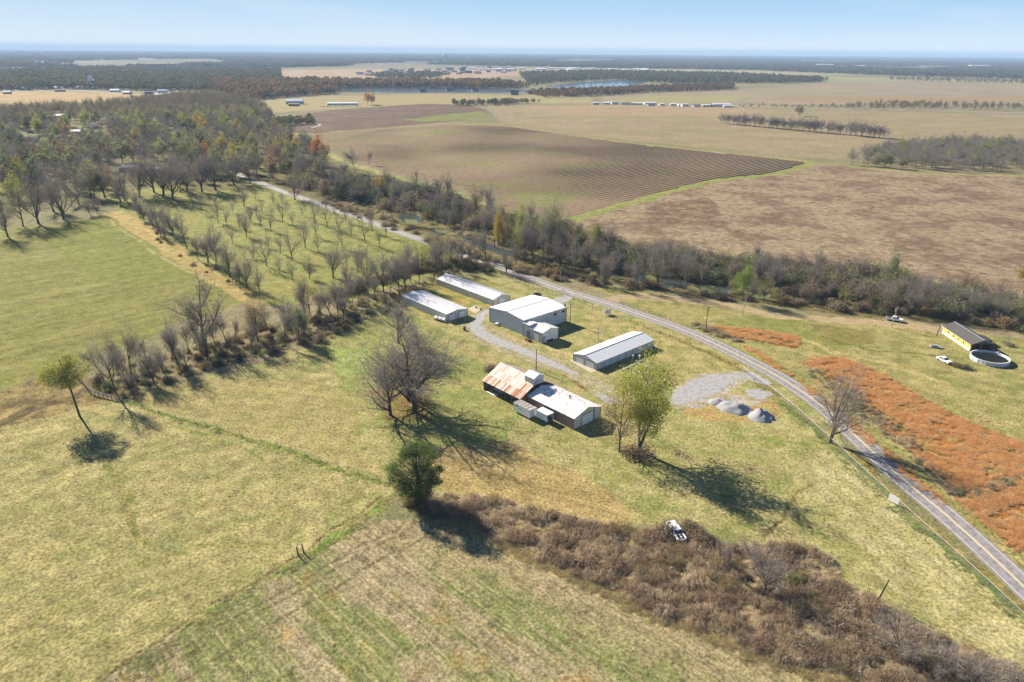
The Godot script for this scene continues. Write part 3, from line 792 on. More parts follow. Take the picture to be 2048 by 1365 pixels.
func leaves(t, per, radius, size, keep = 1.0, spread = 0.35):
	for e in t.ends:
		if rng.randf() > keep: continue
		for i in per:
			var sh = 1.0 - spread + 2.0 * spread * rng.randf()
			t.leaf_shape.tint = Color(sh * (0.92 + 0.16 * rng.randf()), sh, sh * (0.85 + 0.2 * rng.randf()))
			t.leaf_shape.leaf(e + rvec() * radius * pow(rng.randf(), 0.5), size * (0.6 + 0.8 * rng.randf()), rvec(), rvec())

func spray(t, per, length, width):
	# the finest twigs, where a bare crown turns to haze
	for e in t.ends.duplicate():
		for i in per:
			var sh = 0.75 + 0.5 * rng.randf()
			t.twig.tint = Color(sh, sh, sh)
			var d = (rvec() + Vector3(e.x, 0.35, e.z) * 0.9).normalized()
			t.twig.ribbon(e - d * length * 0.3, e + d * length * (0.5 + rng.randf()), width, width * 0.6, rvec())

func big_bare(sd, twigs = 1.0):
	rng.seed = sd
	var t = Kind.new()
	t.kids = [9, 8, 8, 6 * twigs]
	t.levels = 4
	t.angle = [0.95, 0.75, 0.8, 0.8]
	t.ratio = [0.85, 0.52, 0.45, 0.5]
	t.up = [0.05, 0.11, 0.05, 0.02]
	t.start = [0.28, 0.15, 0.1, 0.0]
	grow(t, Vector3.ZERO, Vector3(0.05, 1, 0.03).normalized(), 0.52, 0.024, 0)
	spray(t, 3, 0.05, 0.0019)
	return t

func tall_bare(sd):
	rng.seed = sd
	var t = Kind.new()
	t.kids = [9, 8, 8, 4]
	t.angle = [0.72, 0.65, 0.7, 0.7]
	t.ratio = [0.62, 0.52, 0.45, 0.5]
	t.start = [0.42, 0.25, 0.1, 0.0]
	t.up = [0.05, 0.12, 0.08, 0.05]
	grow(t, Vector3.ZERO, Vector3(0.06, 1, -0.05).normalized(), 0.62, 0.017, 0)
	spray(t, 3, 0.045, 0.0018)
	return t

func young_bare(sd):
	rng.seed = sd
	var t = Kind.new()
	t.kids = [7, 6, 6, 2]
	t.angle = [0.6, 0.6, 0.7, 0.7]
	t.ratio = [0.75, 0.5, 0.45, 0.5]
	t.start = [0.3, 0.2, 0.1, 0.0]
	t.up = [0.03, 0.06, 0.05, 0.0]
	grow(t, Vector3.ZERO, Vector3(rng.randf_range(-0.1, 0.1), 1, 0.03).normalized(), 0.5, 0.014, 0)
	spray(t, 2, 0.055, 0.0022)
	return t

func vase_bare(sd, twigs = 1.0):
	# several stems from one short trunk
	rng.seed = sd
	var t = Kind.new()
	t.kids = [7, 8, 8 * twigs, 4]
	t.angle = [0.62, 0.62, 0.7, 0.7]
	t.ratio = [2.2, 0.48, 0.45, 0.5]
	t.start = [0.55, 0.2, 0.1, 0.0]
	t.segs = [3, 6, 4, 2]
	t.up = [0.02, 0.045, 0.05, 0.0]
	grow(t, Vector3.ZERO, Vector3.UP, 0.24, 0.024, 0)
	spray(t, 3, 0.05, 0.002)
	return t

func sparse_bare(sd):
	# for trees hundreds of metres away: few, thicker strands
	rng.seed = sd
	var t = Kind.new()
	t.levels = 3
	t.kids = [10, 10, 0]
	t.angle = [0.9, 0.75, 0.8]
	t.ratio = [0.75, 0.5, 0.5]
	t.start = [0.25, 0.1, 0.0]
	t.segs = [4, 3, 2]
	t.tubes = 0
	t.up = [0.04, 0.12, 0.06]
	grow(t, Vector3.ZERO, Vector3(rng.randf_range(-0.08, 0.08), 1, rng.randf_range(-0.08, 0.08)).normalized(), 0.6, 0.014, 0)
	for e in t.ends.duplicate():
		for i in 9:
			t.twig.tint = Color.WHITE * (0.8 + 0.4 * rng.randf())
			var d = (rvec() + Vector3.UP * 0.5).normalized()
			t.twig.ribbon(e, e + d * rng.randf_range(0.05, 0.13), 0.0055, 0.003, rvec())
	return t

func leafy(sd, per, size, radius, keep = 1.0, wide = 0.62):
	rng.seed = sd
	var t = Kind.new()
	t.levels = 3
	t.kids = [9, 8, 0]
	t.angle = [wide + 0.25, 0.75, 0.8]
	t.ratio = [0.72, 0.5, 0.5]
	t.start = [0.28, 0.15, 0.0]
	t.segs = [5, 4, 2]
	t.up = [0.05, 0.10, 0.0]
	grow(t, Vector3.ZERO, Vector3(0.03, 1, 0.02).normalized(), 0.6, 0.018, 0)
	leaves(t, per, radius, size, keep)
	return t

func round_tree(sd, low, n, size, rx):
	# a clear trunk, then a crown of leaf clumps between low and the top
	rng.seed = sd
	var t = Kind.new()
	t.limb.tube(Vector3.ZERO, Vector3(0.01, low + 0.1, 0), 0.017, 0.012, 6)
	t.limb.tube(Vector3(0.01, low + 0.1, 0), Vector3(0.0, 0.9, 0.01), 0.012, 0.003, 5)
	var lumps = []
	for i in 110:
		var d = rvec() * pow(rng.randf(), 0.3)
		var p = Vector3(d.x * rx, low + (1.0 - low) * (0.5 + 0.42 * d.y), d.z * rx)
		var f = clampf((p.y - low) / (1.0 - low), 0.05, 1.0)
		p.x *= 0.65 + 0.5 * sin(PI * pow(f, 0.7)); p.z *= 0.65 + 0.5 * sin(PI * pow(f, 0.7))
		lumps.append([p, 0.045 + 0.05 * rng.randf()])
		t.limb.tube(Vector3(0.01, lerpf(low, p.y, 0.6), 0), p, 0.005, 0.002, 3)
		for k in 6: t.twig.ribbon(p, p + rvec() * 0.08, 0.003, 0.0015, rvec())
	for i in n:
		var l = lumps[rng.randi() % lumps.size()]
		var sh = 0.65 + 0.7 * rng.randf()
		t.leaf_shape.tint = Color(sh * (0.92 + 0.16 * rng.randf()), sh, sh * 0.95)
		t.leaf_shape.leaf(l[0] + rvec() * l[1] * pow(rng.randf(), 0.4) * Vector3(1.3, 0.9, 1.3), size * (0.6 + 0.8 * rng.randf()), rvec(), rvec())
	return t

func conifer(sd):
	rng.seed = sd
	var t = Kind.new()
	t.limb.tube(Vector3.ZERO, Vector3(0, 0.95, 0), 0.018, 0.003, 6)
	for i in 150:
		var h = 0.12 + 0.86 * rng.randf()
		var r = 0.2 * (1.02 - h) * (0.7 + 0.5 * rng.randf())
		var a = rng.randf() * TAU
		var e = Vector3(cos(a) * r, h - r * 0.25, sin(a) * r)
		t.twig.ribbon(Vector3(0, h, 0), e, 0.006, 0.003, Vector3.UP)
		for k in 8:
			var sh = 0.7 + 0.5 * rng.randf()
			t.leaf_shape.tint = Color(sh, sh, sh)
			t.leaf_shape.leaf(Vector3(0, h, 0).lerp(e, 0.35 + 0.65 * rng.randf()) + rvec() * 0.02, 0.05, (e - Vector3(0, h, 0)).normalized() + rvec() * 0.5, rvec())
	return t

func thicket(sd, n, size, dome = 0.8):
	# a rounded mass of small leaves over a tangle of stems: shrubs, vine-covered trees
	rng.seed = sd
	var t = Kind.new()
	var lumps = []
	for i in 12:
		var a = rng.randf() * TAU
		var r = 0.38 * sqrt(rng.randf())
		lumps.append([Vector3(cos(a) * r, dome * (0.12 + 0.62 * (1.0 - 2.0 * r) * rng.randf()), sin(a) * r), 0.17 + 0.15 * rng.randf()])
	for l in lumps:
		t.limb.tube(Vector3(l[0].x * 0.3, 0, l[0].z * 0.3), l[0], 0.014, 0.006, 4)
		for i in 14:
			t.twig.ribbon(l[0], l[0] + rvec() * l[1] * 1.25, 0.008, 0.003, rvec())
	for i in n:
		var l = lumps[rng.randi() % lumps.size()]
		var d = rvec()
		var p = l[0] + d * l[1] * pow(rng.randf(), 0.25)
		if p.y < 0.0: p.y = rng.randf() * 0.1
		var sh = 0.65 + 0.7 * rng.randf()
		t.leaf_shape.tint = Color(sh, sh, sh * 0.95)
		t.leaf_shape.leaf(p, size * (0.6 + 0.8 * rng.randf()), (d + rvec()).normalized(), rvec())
	return t

const DEBUG := false
var protos := {}
func proto(key, t, bark, twig_mat, leaf_mat = null):
	# one unit tall, a few stray twigs left out of the measure
	var ys = PackedFloat32Array()
	for s in [t.limb, t.twig, t.leaf_shape]:
		for i in range(0, s.v.size(), 3): ys.append(s.v[i].y)
	ys.sort()
	var top = ys[int(ys.size() * 0.985)]
	for s in [t.limb, t.twig, t.leaf_shape]:
		for i in s.v.size(): s.v[i] = s.v[i] / top
	if DEBUG:
		var area = 0.0
		for i in range(0, t.twig.v.size(), 4): area += (t.twig.v[i + 1] - t.twig.v[i]).length() * (t.twig.v[i + 3] - t.twig.v[i]).length()
		var wide = 0.0
		for p in t.twig.v: wide = maxf(wide, Vector2(p.x, p.z).length())
		print(key, " limbs ", t.limb.idx.size() / 3, " twigs ", t.twig.v.size() / 4, " area ", area, " radius ", wide, " leaves ", t.leaf_shape.v.size() / 4)
	protos[key] = {"trunk": t.limb.mesh(), "twigs": t.twig.mesh() if t.twig.v.size() else null, "leaves": t.leaf_shape.mesh() if t.leaf_shape.v.size() else null, "bark": bark, "twig_mat": twig_mat, "leaf_mat": leaf_mat}

func plant_tree(key, called, x, z, height, wide, label, category, group, leaf_mat = null, lean = Vector2.ZERO, turn = null, bark = null):
	var p = protos[key]
	if group and group != "bare trees" and not group in ["weeds on the lawn", "shrubs round the abandoned pickup"]:
		var more = label + ", " + beside(Vector2(x, z))
		if more.split(" ").size() <= 16: label = more
	var o = thing(called, label, category, Vector3(x, 0, z), 0.0, group)
	var b = Basis(Vector3.UP, rng.randf() * TAU if turn == null else turn).scaled(Vector3(height * wide, height, height * wide))
	b = Basis(Vector3(1, 0, 0), lean.y) * Basis(Vector3(0, 0, 1), -lean.x) * b
	o.transform = Transform3D(b, Vector3(x, -0.02, z))
	obj("trunk", p.trunk, bark if bark else p.bark, o)
	if p.leaves:
		var c = obj("crown", p.leaves, leaf_mat if leaf_mat else p.leaf_mat, o)
		if p.twigs: obj("twigs", p.twigs, p.twig_mat, c).set_meta("kind", "stuff")
	elif p.twigs:
		obj("crown", p.twigs, p.twig_mat, o)
	return o

func make_protos():
	for i in 3: proto("big%d" % i, big_bare(101 + i), M.bark, M.twig)
	for i in 3: proto("tall%d" % i, tall_bare(201 + i), M.bark, M.twig)
	for i in 3: proto("vase%d" % i, vase_bare(301 + i), M.bark, M.twig)
	for i in 4: proto("young%d" % i, young_bare(351 + i), M.bark, M.twig)
	for i in 4: proto("far%d" % i, sparse_bare(401 + i), M.bark, M.twig)
	for i in 3: proto("leafy%d" % i, leafy(501 + i, 120, 0.0145, 0.095), M.bark, M.twig, M.leaf_olive)
	for i in 3: proto("thin%d" % i, leafy(521 + i, 44, 0.0145, 0.1), M.bark, M.twig, M.leaf_olive)
	for i in 3: proto("farleafy%d" % i, leafy(541 + i, 13, 0.045, 0.11), M.bark, M.twig, M.leaf_olive)
	proto("lollipop", round_tree(571, 0.42, 10000, 0.0135, 0.3), M.bark, M.twig, M.leaf_gold)
	proto("bushy", round_tree(572, -0.04, 26000, 0.0135, 0.29), M.bark, M.twig, M.leaf_green)
	proto("conifer", conifer(601), M.bark, M.twig, M.leaf_dark)
	for i in 4: proto("vines%d" % i, thicket(701 + i, 2600, 0.035), M.bark, M.twig, M.leaf_vine)
	for i in 2: proto("shrub%d" % i, thicket(721 + i, 900, 0.06, 0.7), M.bark, M.twig, M.leaf_vine)
	print("protos ", Time.get_ticks_msec())

func scatter_in(points, gap, most, sd, avoid = []):
	rng.seed = sd
	var p = flat(points)
	var bb = Rect2(p[0], Vector2.ZERO)
	for q in p: bb = bb.expand(q)
	var out = []
	var cells = {}
	var no = []
	for a in avoid: no.append(flat(a))
	for i in most * 12:
		if out.size() >= most: break
		var q = bb.position + Vector2(rng.randf(), rng.randf()) * bb.size
		if not Geometry2D.is_point_in_polygon(q, p): continue
		var bad = false
		for a in no:
			if Geometry2D.is_point_in_polygon(q, a): bad = true
		if bad: continue
		var c = Vector2i((q / gap).floor())
		for dx in [-1, 0, 1]:
			for dy in [-1, 0, 1]:
				for e in cells.get(c + Vector2i(dx, dy), []):
					if e.distance_to(q) < gap: bad = true
		if bad: continue
		cells.get_or_add(c, []).append(q)
		out.append(q)
	return out

func near_trees():
	rng.seed = 77
	# single trees one can point to
	for t in [[-107.2, -157.0, 15.8]]:
		plant_tree("lollipop", "lone_tree", t[0], t[1], t[2], 0.95, "slim lone tree with yellow-green crown and bare trunk at left pasture edge", "tree", "", M.leaf_yellow, Vector2(-0.1, 0.0), 0.6)
	for t in [[-18.8, -122.0, 13.5]]:
		plant_tree("bushy", "evergreen_tree", t[0], t[1], t[2] * 0.94, 1.05, "dense dark green rounded tree at the end of the bramble strip", "tree", "", M.leaf_green, Vector2.ZERO, 1.0)
	for t in [[29.2, -142.8, 21.9]]:
		var o = plant_tree("leafy1", "sycamore_tree", t[0], t[1], t[2] * 1.07, 1.0, "tall yellow-green leafed tree with pale forked trunk in the yard", "tree", "", M.leaf_yellow, Vector2(0.1, 0.0), 2.4, M.pale_bark)
		var s = Shape.new()
		s.tube(Vector3.ZERO, Vector3(-0.06, 0.3, 0.0), 0.016, 0.011, 6)
		s.tube(Vector3(-0.06, 0.3, 0.0), Vector3(-0.11, 0.62, 0.03), 0.011, 0.005, 5)
		obj("second_trunk", s, M.bark, o)
		var k = plant_tree("thin1", "understory_tree", t[0] - 4.4, t[1] + 0.6, t[2] * 0.72, 0.95, "thin-leafed brownish tree close left of the pale-trunked tree", "tree", "", M.leaf_brown, Vector2(-0.12, 0.0), 0.3)
	for t in [[28.2, -141.0, 3.9]]:
		plant_tree("shrub0", "weed_clump", t[0], t[1], 1.6, 3.2, "low brown weeds round the foot of the pale-trunked tree", "shrub", "", M.leaf_brown)
	var tall_labels = ["small bare tree leftmost of the yard cluster", "largest bare spreading tree in the yard cluster, its trunk leaning right", "bare tree behind the largest one of the yard cluster", "bare tree at the back of the yard cluster nearest the grey sheds", "low bushy bare tree in the middle of the yard cluster", "second stem of the yard cluster, leaning left"]
	var i = 0
	for t in [[-30.3, -159.0, 14.3, 0.82, 0], [-24.5, -160.8, 21.6, 0.85, 0], [-26.9, -167.1, 15.9, 0.8, 1], [-35.4, -206.3, 14.0, 0.75, 2], [-27.4, -193.8, 9.7, 0.95, 1], [-28.1, -171.2, 12.9, 0.7, 2]]:
		plant_tree("big%d" % t[4], "bare_tree", t[0], t[1], t[2] * 1.1, t[3] * 1.6, tall_labels[i], "tree", "bare trees", null, Vector2([-0.06, 0.03, -0.08, 0.0, 0.06, -0.16][i], 0.0))
		i += 1
	for t in [[75.2, -147.2, 18.6]]:
		plant_tree("vase0", "bare_tree", t[0], t[1], t[2], 1.05, "bare tree beside the road casting its shadow across both lanes", "tree", "bare trees", null, Vector2(0.06, 0), 0.4)
	for t in [[-132.3, -433.2, 16.4]]:
		plant_tree("big1", "bare_tree", t[0], t[1], t[2], 1.1, "large dark bare tree on the far orchard verge of the road", "tree", "bare trees")
	# hedge between wheat field and pasture
	var hedge = ["tallest bare tree of the hedge beside the wheat field", "bare tree in the hedge between wheat field and pasture"]
	i = 0
	for t in [[-95.7, -205.3, 23.0, 0.85, 0], [-97.1, -197.3, 10.9, 0.7, 3], [-103.4, -167.8, 16.1, 0.8, 4], [-106.0, -180.8, 15.0, 0.7, 5], [-109.9, -181.4, 13.2, 0.6, 3], [-106.7, -187.1, 9.9, 0.5, 4], [-94.2, -184.8, 15.5, 0.7, 5], [-99.7, -192.5, 11.2, 0.5, 3], [-89.8, -207.0, 9.4, 0.7, 4], [-95.5, -199.5, 6.3, 0.5, 3], [-106.1, -189.7, 6.6, 0.4, 5], [-113.8, -180.1, 9.9, 0.7, 4], [-85.8, -205.6, 8.8, 0.6, 5], [-93.2, -208.4, 7.1, 0.5, 3]]:
		plant_tree("big0" if t[4] == 0 else ["tall0", "tall1", "tall2"][t[4] - 3], "hedge_tree", t[0], t[1], t[2], t[3] * 1.15, hedge[0] if i == 0 else hedge[1], "tree", "bare trees in the hedge" if i else "bare trees", null, Vector2([0.0, -0.05, -0.2, 0.05, -0.12, 0.0, -0.14, 0.0, 0.02, 0.05, 0.0, -0.22, 0.05, 0.0][i], 0.0))
		i += 1
	# trees along the dirt track
	for t in [[-181.5, -359.5, 13.7, 0.8], [-165.2, -340.7, 15.8, 0.9], [-150.6, -320.9, 14.9, 0.9], [-130.0, -294.6, 14.9, 0.7], [-124.3, -290.0, 18.7, 0.8], [-113.3, -274.6, 16.4, 0.9], [-101.5, -260.6, 14.4, 0.7], [-197.2, -374.6, 12.1, 0.8], [-210.8, -397.3, 13.7, 0.8], [-221.5, -409.5, 12.5, 0.8], [-228.3, -414.5, 12.7, 0.8], [-92.7, -248.9, 12.5, 0.7], [-186.6, -364.3, 10.4, 0.6], [-172.4, -348.7, 11.0, 0.6]]:
		plant_tree("vase%d" % (rng.randi() % 3) if rng.randf() < 0.6 else "tall%d" % (rng.randi() % 3), "track_tree", t[0], t[1], t[2], t[3], "bare tree in the row between the dirt track and the orchard", "tree", "bare trees along the dirt track")
	# the field edge at the upper left
	var edge = ["large olive-leafed tree at the upper left corner of the wheat field"]
	for t in [[-249.6, -358.5, 24.2, 0.9]]:
		plant_tree("thin0", "field_edge_tree", t[0], t[1], t[2], t[3], edge[0], "tree", "", M.leaf_olive)
	for t in [[-245.4, -364.5, 25.6, 1.0], [-238.8, -375.2, 23.9, 1.1], [-243.2, -336.8, 21.5, 0.9], [-231.2, -386.9, 11.5, 0.6], [-227.7, -388.4, 11.2, 0.6], [-256.3, -395.4, 22.6, 1.0], [-252.2, -413.5, 19.9, 1.0], [-249.2, -435.9, 22.9, 1.0]]:
		plant_tree("vase%d" % (rng.randi() % 3), "bare_tree", t[0], t[1], t[2], t[3], "bare many-stemmed tree along the far edge of the wheat field", "tree", "bare trees at the wheat field's far edge")
	for t in [[-227.2, -453.4, 26.2, 1.0], [-215.3, -440.6, 27.9, 1.0], [-205.7, -431.5, 27.7, 0.9], [-207.4, -456.1, 23.0, 1.0], [-220.2, -471.6, 23.9, 0.9], [-198.1, -456.6, 26.0, 1.0], [-191.6, -462.1, 26.9, 1.0], [-185.8, -478.9, 23.3, 0.9], [-178.0, -487.0, 19.1, 0.9], [-227.2, -435.2, 25.5, 0.9], [-231.5, -425.7, 23.9, 0.8]]:
		plant_tree("vase%d" % (rng.randi() % 3), "bare_tree", t[0], t[1], t[2], t[3], "tall bare tree at the woodland end of the orchard grass", "tree", "bare trees at the orchard's upper end")
	# hedge corner behind the two grey sheds
	for t in [[-71.9, -274.8, 14.5, 0.95], [-56.0, -263.1, 15.8, 0.65], [-63.6, -282.2, 13.0, 0.6], [-48.7, -256.8, 15.1, 0.8], [-46.6, -268.7, 11.9, 0.7], [-44.1, -292.2, 11.5, 0.5], [-80.8, -272.7, 8.3, 0.9], [-63.4, -261.5, 11.6, 0.6]]:
		plant_tree("vase%d" % (rng.randi() % 3), "corner_tree", t[0], t[1], t[2], t[3], "bare tree in the overgrown corner behind the grey sheds", "tree", "bare trees behind the sheds")
	for t in [[-42.0, -251.6, 16.4, 0.9], [-40.3, -257.6, 16.3, 0.8], [-31.3, -273.1, 18.3, 0.9], [-28.8, -280.1, 18.2, 0.8], [-36.3, -265.1, 16.3, 0.7]]:
		plant_tree("tall%d" % (rng.randi() % 3), "corner_tree", t[0], t[1], t[2], t[3], "bare tree close behind a grey shed, shading its roof", "tree", "bare trees shading the shed roofs")
	for t in [[-37.8, -288.3, 12.6, 0.8], [-30.1, -286.9, 15.3, 0.85]]:
		plant_tree("thin%d" % (rng.randi() % 3), "willow_tree", t[0], t[1], t[2], t[3], "yellow-green willow beside the road behind the grey sheds", "tree", "willows by the road", M.leaf_lime)
	for t in [[-21.4, -295.5, 10.9, 0.6], [-18.2, -291.4, 10.8, 0.6], [-11.8, -293.7, 18.6, 0.8], [-8.4, -323.9, 16.9, 0.9], [-16.5, -304.5, 13.6, 0.7]]:
		plant_tree("tall%d" % (rng.randi() % 3), "bare_tree", t[0], t[1], t[2], t[3], "bare tree on the road verge beyond the upper grey shed", "tree", "bare trees on the road verge")
	for t in [[-69.3, -230.3, 13.7, 0.95], [-79.2, -206.1, 15.5, 0.75]]:
		plant_tree("thin%d" % (rng.randi() % 3), "turning_tree", t[0], t[1], t[2], t[3], "half-bare tree with a thin yellow crown in the hedge", "tree", "half-bare hedge trees", M.leaf_brown)
	for t in [[-67.1, -208.1, 11.6, 0.8]]:
		plant_tree("leafy2", "grey_green_tree", t[0], t[1], t[2], t[3], "rounded grey-green leafy tree in the hedge above its broad shadow", "tree", "", M.leaf_sage)
	# orchard of young pecan trees
	for t in [[-155.9, -412.8, 7.4], [-138.5, -373.5, 7.2], [-130.0, -341.7, 8.0], [-156.8, -434.6, 5.0], [-139.4, -394.4, 6.7], [-130.0, -382.3, 6.6], [-121.1, -352.2, 6.8], [-129.4, -361.6, 6.1], [-140.1, -416.3, 5.3], [-121.8, -373.2, 9.2], [-114.2, -364.7, 6.7], [-137.7, -424.7, 5.4], [-104.4, -372.9, 9.8], [-95.7, -363.5, 11.4], [-96.0, -341.6, 6.7], [-95.4, -320.4, 9.9], [-103.9, -310.4, 6.5], [-95.8, -300.8, 9.3], [-103.6, -290.4, 9.1], [-94.7, -279.3, 6.9], [-86.5, -269.3, 7.5], [-87.3, -352.6, 8.1], [-78.9, -342.2, 8.0], [-69.9, -331.0, 9.6], [-78.5, -321.0, 7.0], [-88.4, -373.5, 6.5], [-79.9, -366.0, 7.4], [-70.5, -352.3, 6.9], [-62.0, -342.8, 6.3], [-61.4, -322.1, 7.5], [-87.9, -313.8, 7.0], [-111.1, -400.0, 4.7], [-115.5, -388.9, 5.0], [-98.1, -389.6, 5.4], [-105.2, -400.3, 6.3], [-112.9, -301.4, 5.0], [-112.6, -320.3, 5.2], [-70.0, -291.8, 5.4]]:
		plant_tree("young%d" % (rng.randi() % 4), "orchard_tree", t[0], t[1], t[2] * rng.randf_range(1.15, 1.6), rng.randf_range(0.9, 1.25), "small bare young tree in the orchard rows", "tree", "young bare orchard trees")
	for t in [[-172.5, -392.6, 7.9], [-154.9, -370.6, 8.5], [-146.5, -360.8, 6.8], [-129.3, -339.8, 9.7], [-138.9, -373.0, 6.2], [-156.1, -412.4, 6.3], [-156.1, -394.8, 5.6], [-171.4, -410.7, 5.5], [-138.9, -357.9, 5.6], [-140.6, -388.2, 6.0], [-185.3, -411.1, 6.3], [-113.4, -303.3, 5.7], [-131.8, -328.3, 6.1]]:
		plant_tree("young%d" % (rng.randi() % 4), "orchard_tree", t[0], t[1], t[2] * rng.randf_range(1.15, 1.6), rng.randf_range(0.9, 1.25), "small bare young tree in the orchard rows", "tree", "young bare orchard trees")
	print("near trees ", Time.get_ticks_msec())

func creek_trees():
	rng.seed = 808
	for t in [[3.3, -316.2, 22.1, 0.62]]:
		plant_tree("leafy0", "poplar_tree", t[0], t[1], t[2], t[3], "tall bright yellow-green tree in the creek woods left of the brown field", "tree", "", M.leaf_lime)
	for t in [[17.2, -312.3, 27.3, 0.8]]:
		plant_tree("thin2", "creek_tree", t[0], t[1], t[2], t[3], "tall grey half-leafed tree standing above the creek woods", "tree", "", M.leaf_sage)
	for t in [[-6.7, -315.8, 18.3, 0.5]]:
		plant_tree("leafy2", "gold_tree", t[0], t[1], t[2], t[3], "golden tree at the water beside the yellow-green one", "tree", "", M.leaf_gold)
	for t in [[-81.1, -438.7, 14.5, 0.6]]:
		plant_tree("leafy1", "gold_tree", t[0], t[1], t[2], t[3], "yellow-green tree among the dark creek woods near the ploughed field", "tree", "", M.leaf_gold)
	for t in [[84.8, -249.3, 13.7, 0.7]]:
		plant_tree("leafy2", "verge_tree", t[0], t[1], t[2], t[3], "green tree with a yellow tinge at the dirt lane's edge", "tree", "", M.leaf_fresh)
	for t in [[147.7, -269.1, 15.7, 0.55]]:
		plant_tree("leafy0", "creek_tree", t[0], t[1], t[2], t[3], "upright green tree rising from the thicket before the brown field", "tree", "", M.leaf_sage)
	for t in [[194.4, -259.3, 15.3, 0.6]]:
		plant_tree("leafy1", "gold_tree", t[0], t[1], t[2], t[3], "bright yellow tree at the right edge of the picture", "tree", "", M.leaf_gold)
	for t in [[37.5, -317.3, 13.6, 0.85]]:
		plant_tree("leafy2", "creek_tree", t[0], t[1], t[2], t[3], "rounded olive tree at the corner of the brown field", "tree", "", M.leaf_olive)
	# bare trunks standing over the thicket
	for t in [[-2.6, -281.8, 12.0, 0.7], [5.2, -300.4, 20.9, 0.8], [8.8, -302.7, 19.3, 0.6], [15.7, -309.7, 20.8, 0.8], [23.6, -276.9, 15.8, 0.7], [36.4, -268.1, 13.8, 0.7], [48.0, -263.3, 13.0, 0.8], [56.2, -265.2, 19.0, 0.9], [59.6, -289.6, 13.5, 0.7], [66.8, -293.9, 12.5, 0.6], [67.1, -263.8, 16.3, 0.8], [73.3, -265.7, 12.6, 0.7], [85.6, -267.8, 10.5, 0.9], [97.6, -271.7, 12.8, 0.6], [100.1, -261.4, 14.0, 0.8], [42.8, -293.1, 8.3, 0.6], [30.6, -292.8, 9.5, 0.8], [20.2, -303.1, 12.8, 0.6], [1.6, -296.0, 11.9, 0.6], [12.6, -292.2, 19.9, 0.6]]:
		plant_tree("tall%d" % (rng.randi() % 3) if rng.randf() < 0.6 else "vase%d" % (rng.randi() % 3), "creek_tree", t[0], t[1], t[2], t[3], "grey bare tree standing in the creek thicket", "tree", "bare trees along the creek")
	for t in [[101.4, -264.5, 12.3, 0.8], [97.3, -271.3, 12.5, 0.5], [143.0, -251.3, 11.3, 0.7], [142.2, -238.2, 14.7, 0.8], [151.3, -250.0, 10.3, 0.6], [114.5, -258.4, 8.4, 0.7], [169.9, -233.5, 8.8, 0.8], [165.0, -236.0, 9.8, 0.7], [156.1, -247.2, 8.7, 0.6]]:
		plant_tree("vase%d" % (rng.randi() % 3), "lane_tree", t[0], t[1], t[2], t[3], "pale bare tree in the thicket behind the dirt lane", "tree", "bare trees behind the dirt lane")
	for t in [[-38.9, -426.9, 18.4, 0.7], [-58.3, -374.0, 16.9, 0.6], [-64.3, -377.1, 17.7, 0.6], [-18.4, -423.7, 11.5, 0.8], [-29.2, -350.3, 16.0, 0.8], [-12.5, -393.1, 16.8, 0.8], [-117.0, -459.5, 10.5, 0.6], [-92.2, -428.8, 14.0, 0.6], [-66.7, -498.5, 9.4, 0.6], [-88.0, -442.1, 13.6, 0.5], [-68.5, -421.5, 13.0, 0.6]]:
		plant_tree("tall%d" % (rng.randi() % 3), "creek_tree", t[0], t[1], t[2], t[3], "bare tree in the dark creek woods beyond the road", "tree", "bare trees in the creek woods")
	# vine-covered trees and shrubs, one by one
	var a
	a = scatter_in([-193.9, -606.2, -143.5, -538.1, -113.7, -502.3, -74.6, -473.2, -38.0, -429.7, -7.1, -383.0, 26.0, -350.3, 41.3, -331.0, 60.4, -318.1, 55.0, -286.1, 33.2, -296.7, 16.4, -304.0, 3.3, -316.2, -16.8, -359.4, -42.1, -381.6, -68.2, -393.2, -97.6, -427.1, -141.0, -475.5], 6.2, 85, 31, [[-69.4, -409.3, -49.6, -404.6, -38.5, -337.8, -55.9, -347.3], [-45.6, -369.6, -32.1, -365.5, -28.1, -324.9, -38.5, -328.2], [-29.6, -352.4, 2.2, -320.5, 1.0, -300.3, -21.5, -312.8], [50.4, -286.0, 74.5, -276.2, 89.4, -267.5, 84.7, -253.9, 68.0, -257.0, 47.0, -267.5]])
	for q in a:
		var h = rng.randf_range(5.0, 9.5)
		plant_tree("vines%d" % (rng.randi() % 4), "vine_covered_tree", q.x, q.y, h, rng.randf_range(0.9, 1.35), "dark vine-covered tree in the creek woods beyond the road", "tree", "vine-covered trees in the creek woods", [M.leaf_vine, M.leaf_dark, M.leaf_vine, M.leaf_umber][rng.randi() % 4])
	a = scatter_in([35.6, -321.7, 62.7, -318.1, 93.4, -304.9, 122.9, -295.6, 154.5, -281.3, 168.6, -262.8, 190.0, -248.8, 179.3, -232.7, 154.1, -237.1, 131.9, -246.1, 106.9, -252.2, 101.7, -270.4, 75.5, -276.3, 49.3, -289.6], 5.8, 95, 32, [[50.8, -286.0, 73.5, -276.2, 88.8, -266.8, 84.8, -256.3, 69.7, -260.0, 48.7, -272.1]])
	for q in a:
		plant_tree("vines%d" % (rng.randi() % 4), "vine_covered_tree", q.x, q.y, rng.randf_range(3.5, 7.0), rng.randf_range(1.1, 1.7), "olive thicket mound along the creek before the brown field", "tree", "thicket mounds before the brown field", [M.leaf_vine, M.leaf_umber, M.leaf_sage, M.leaf_olive, M.leaf_umber][rng.randi() % 5])
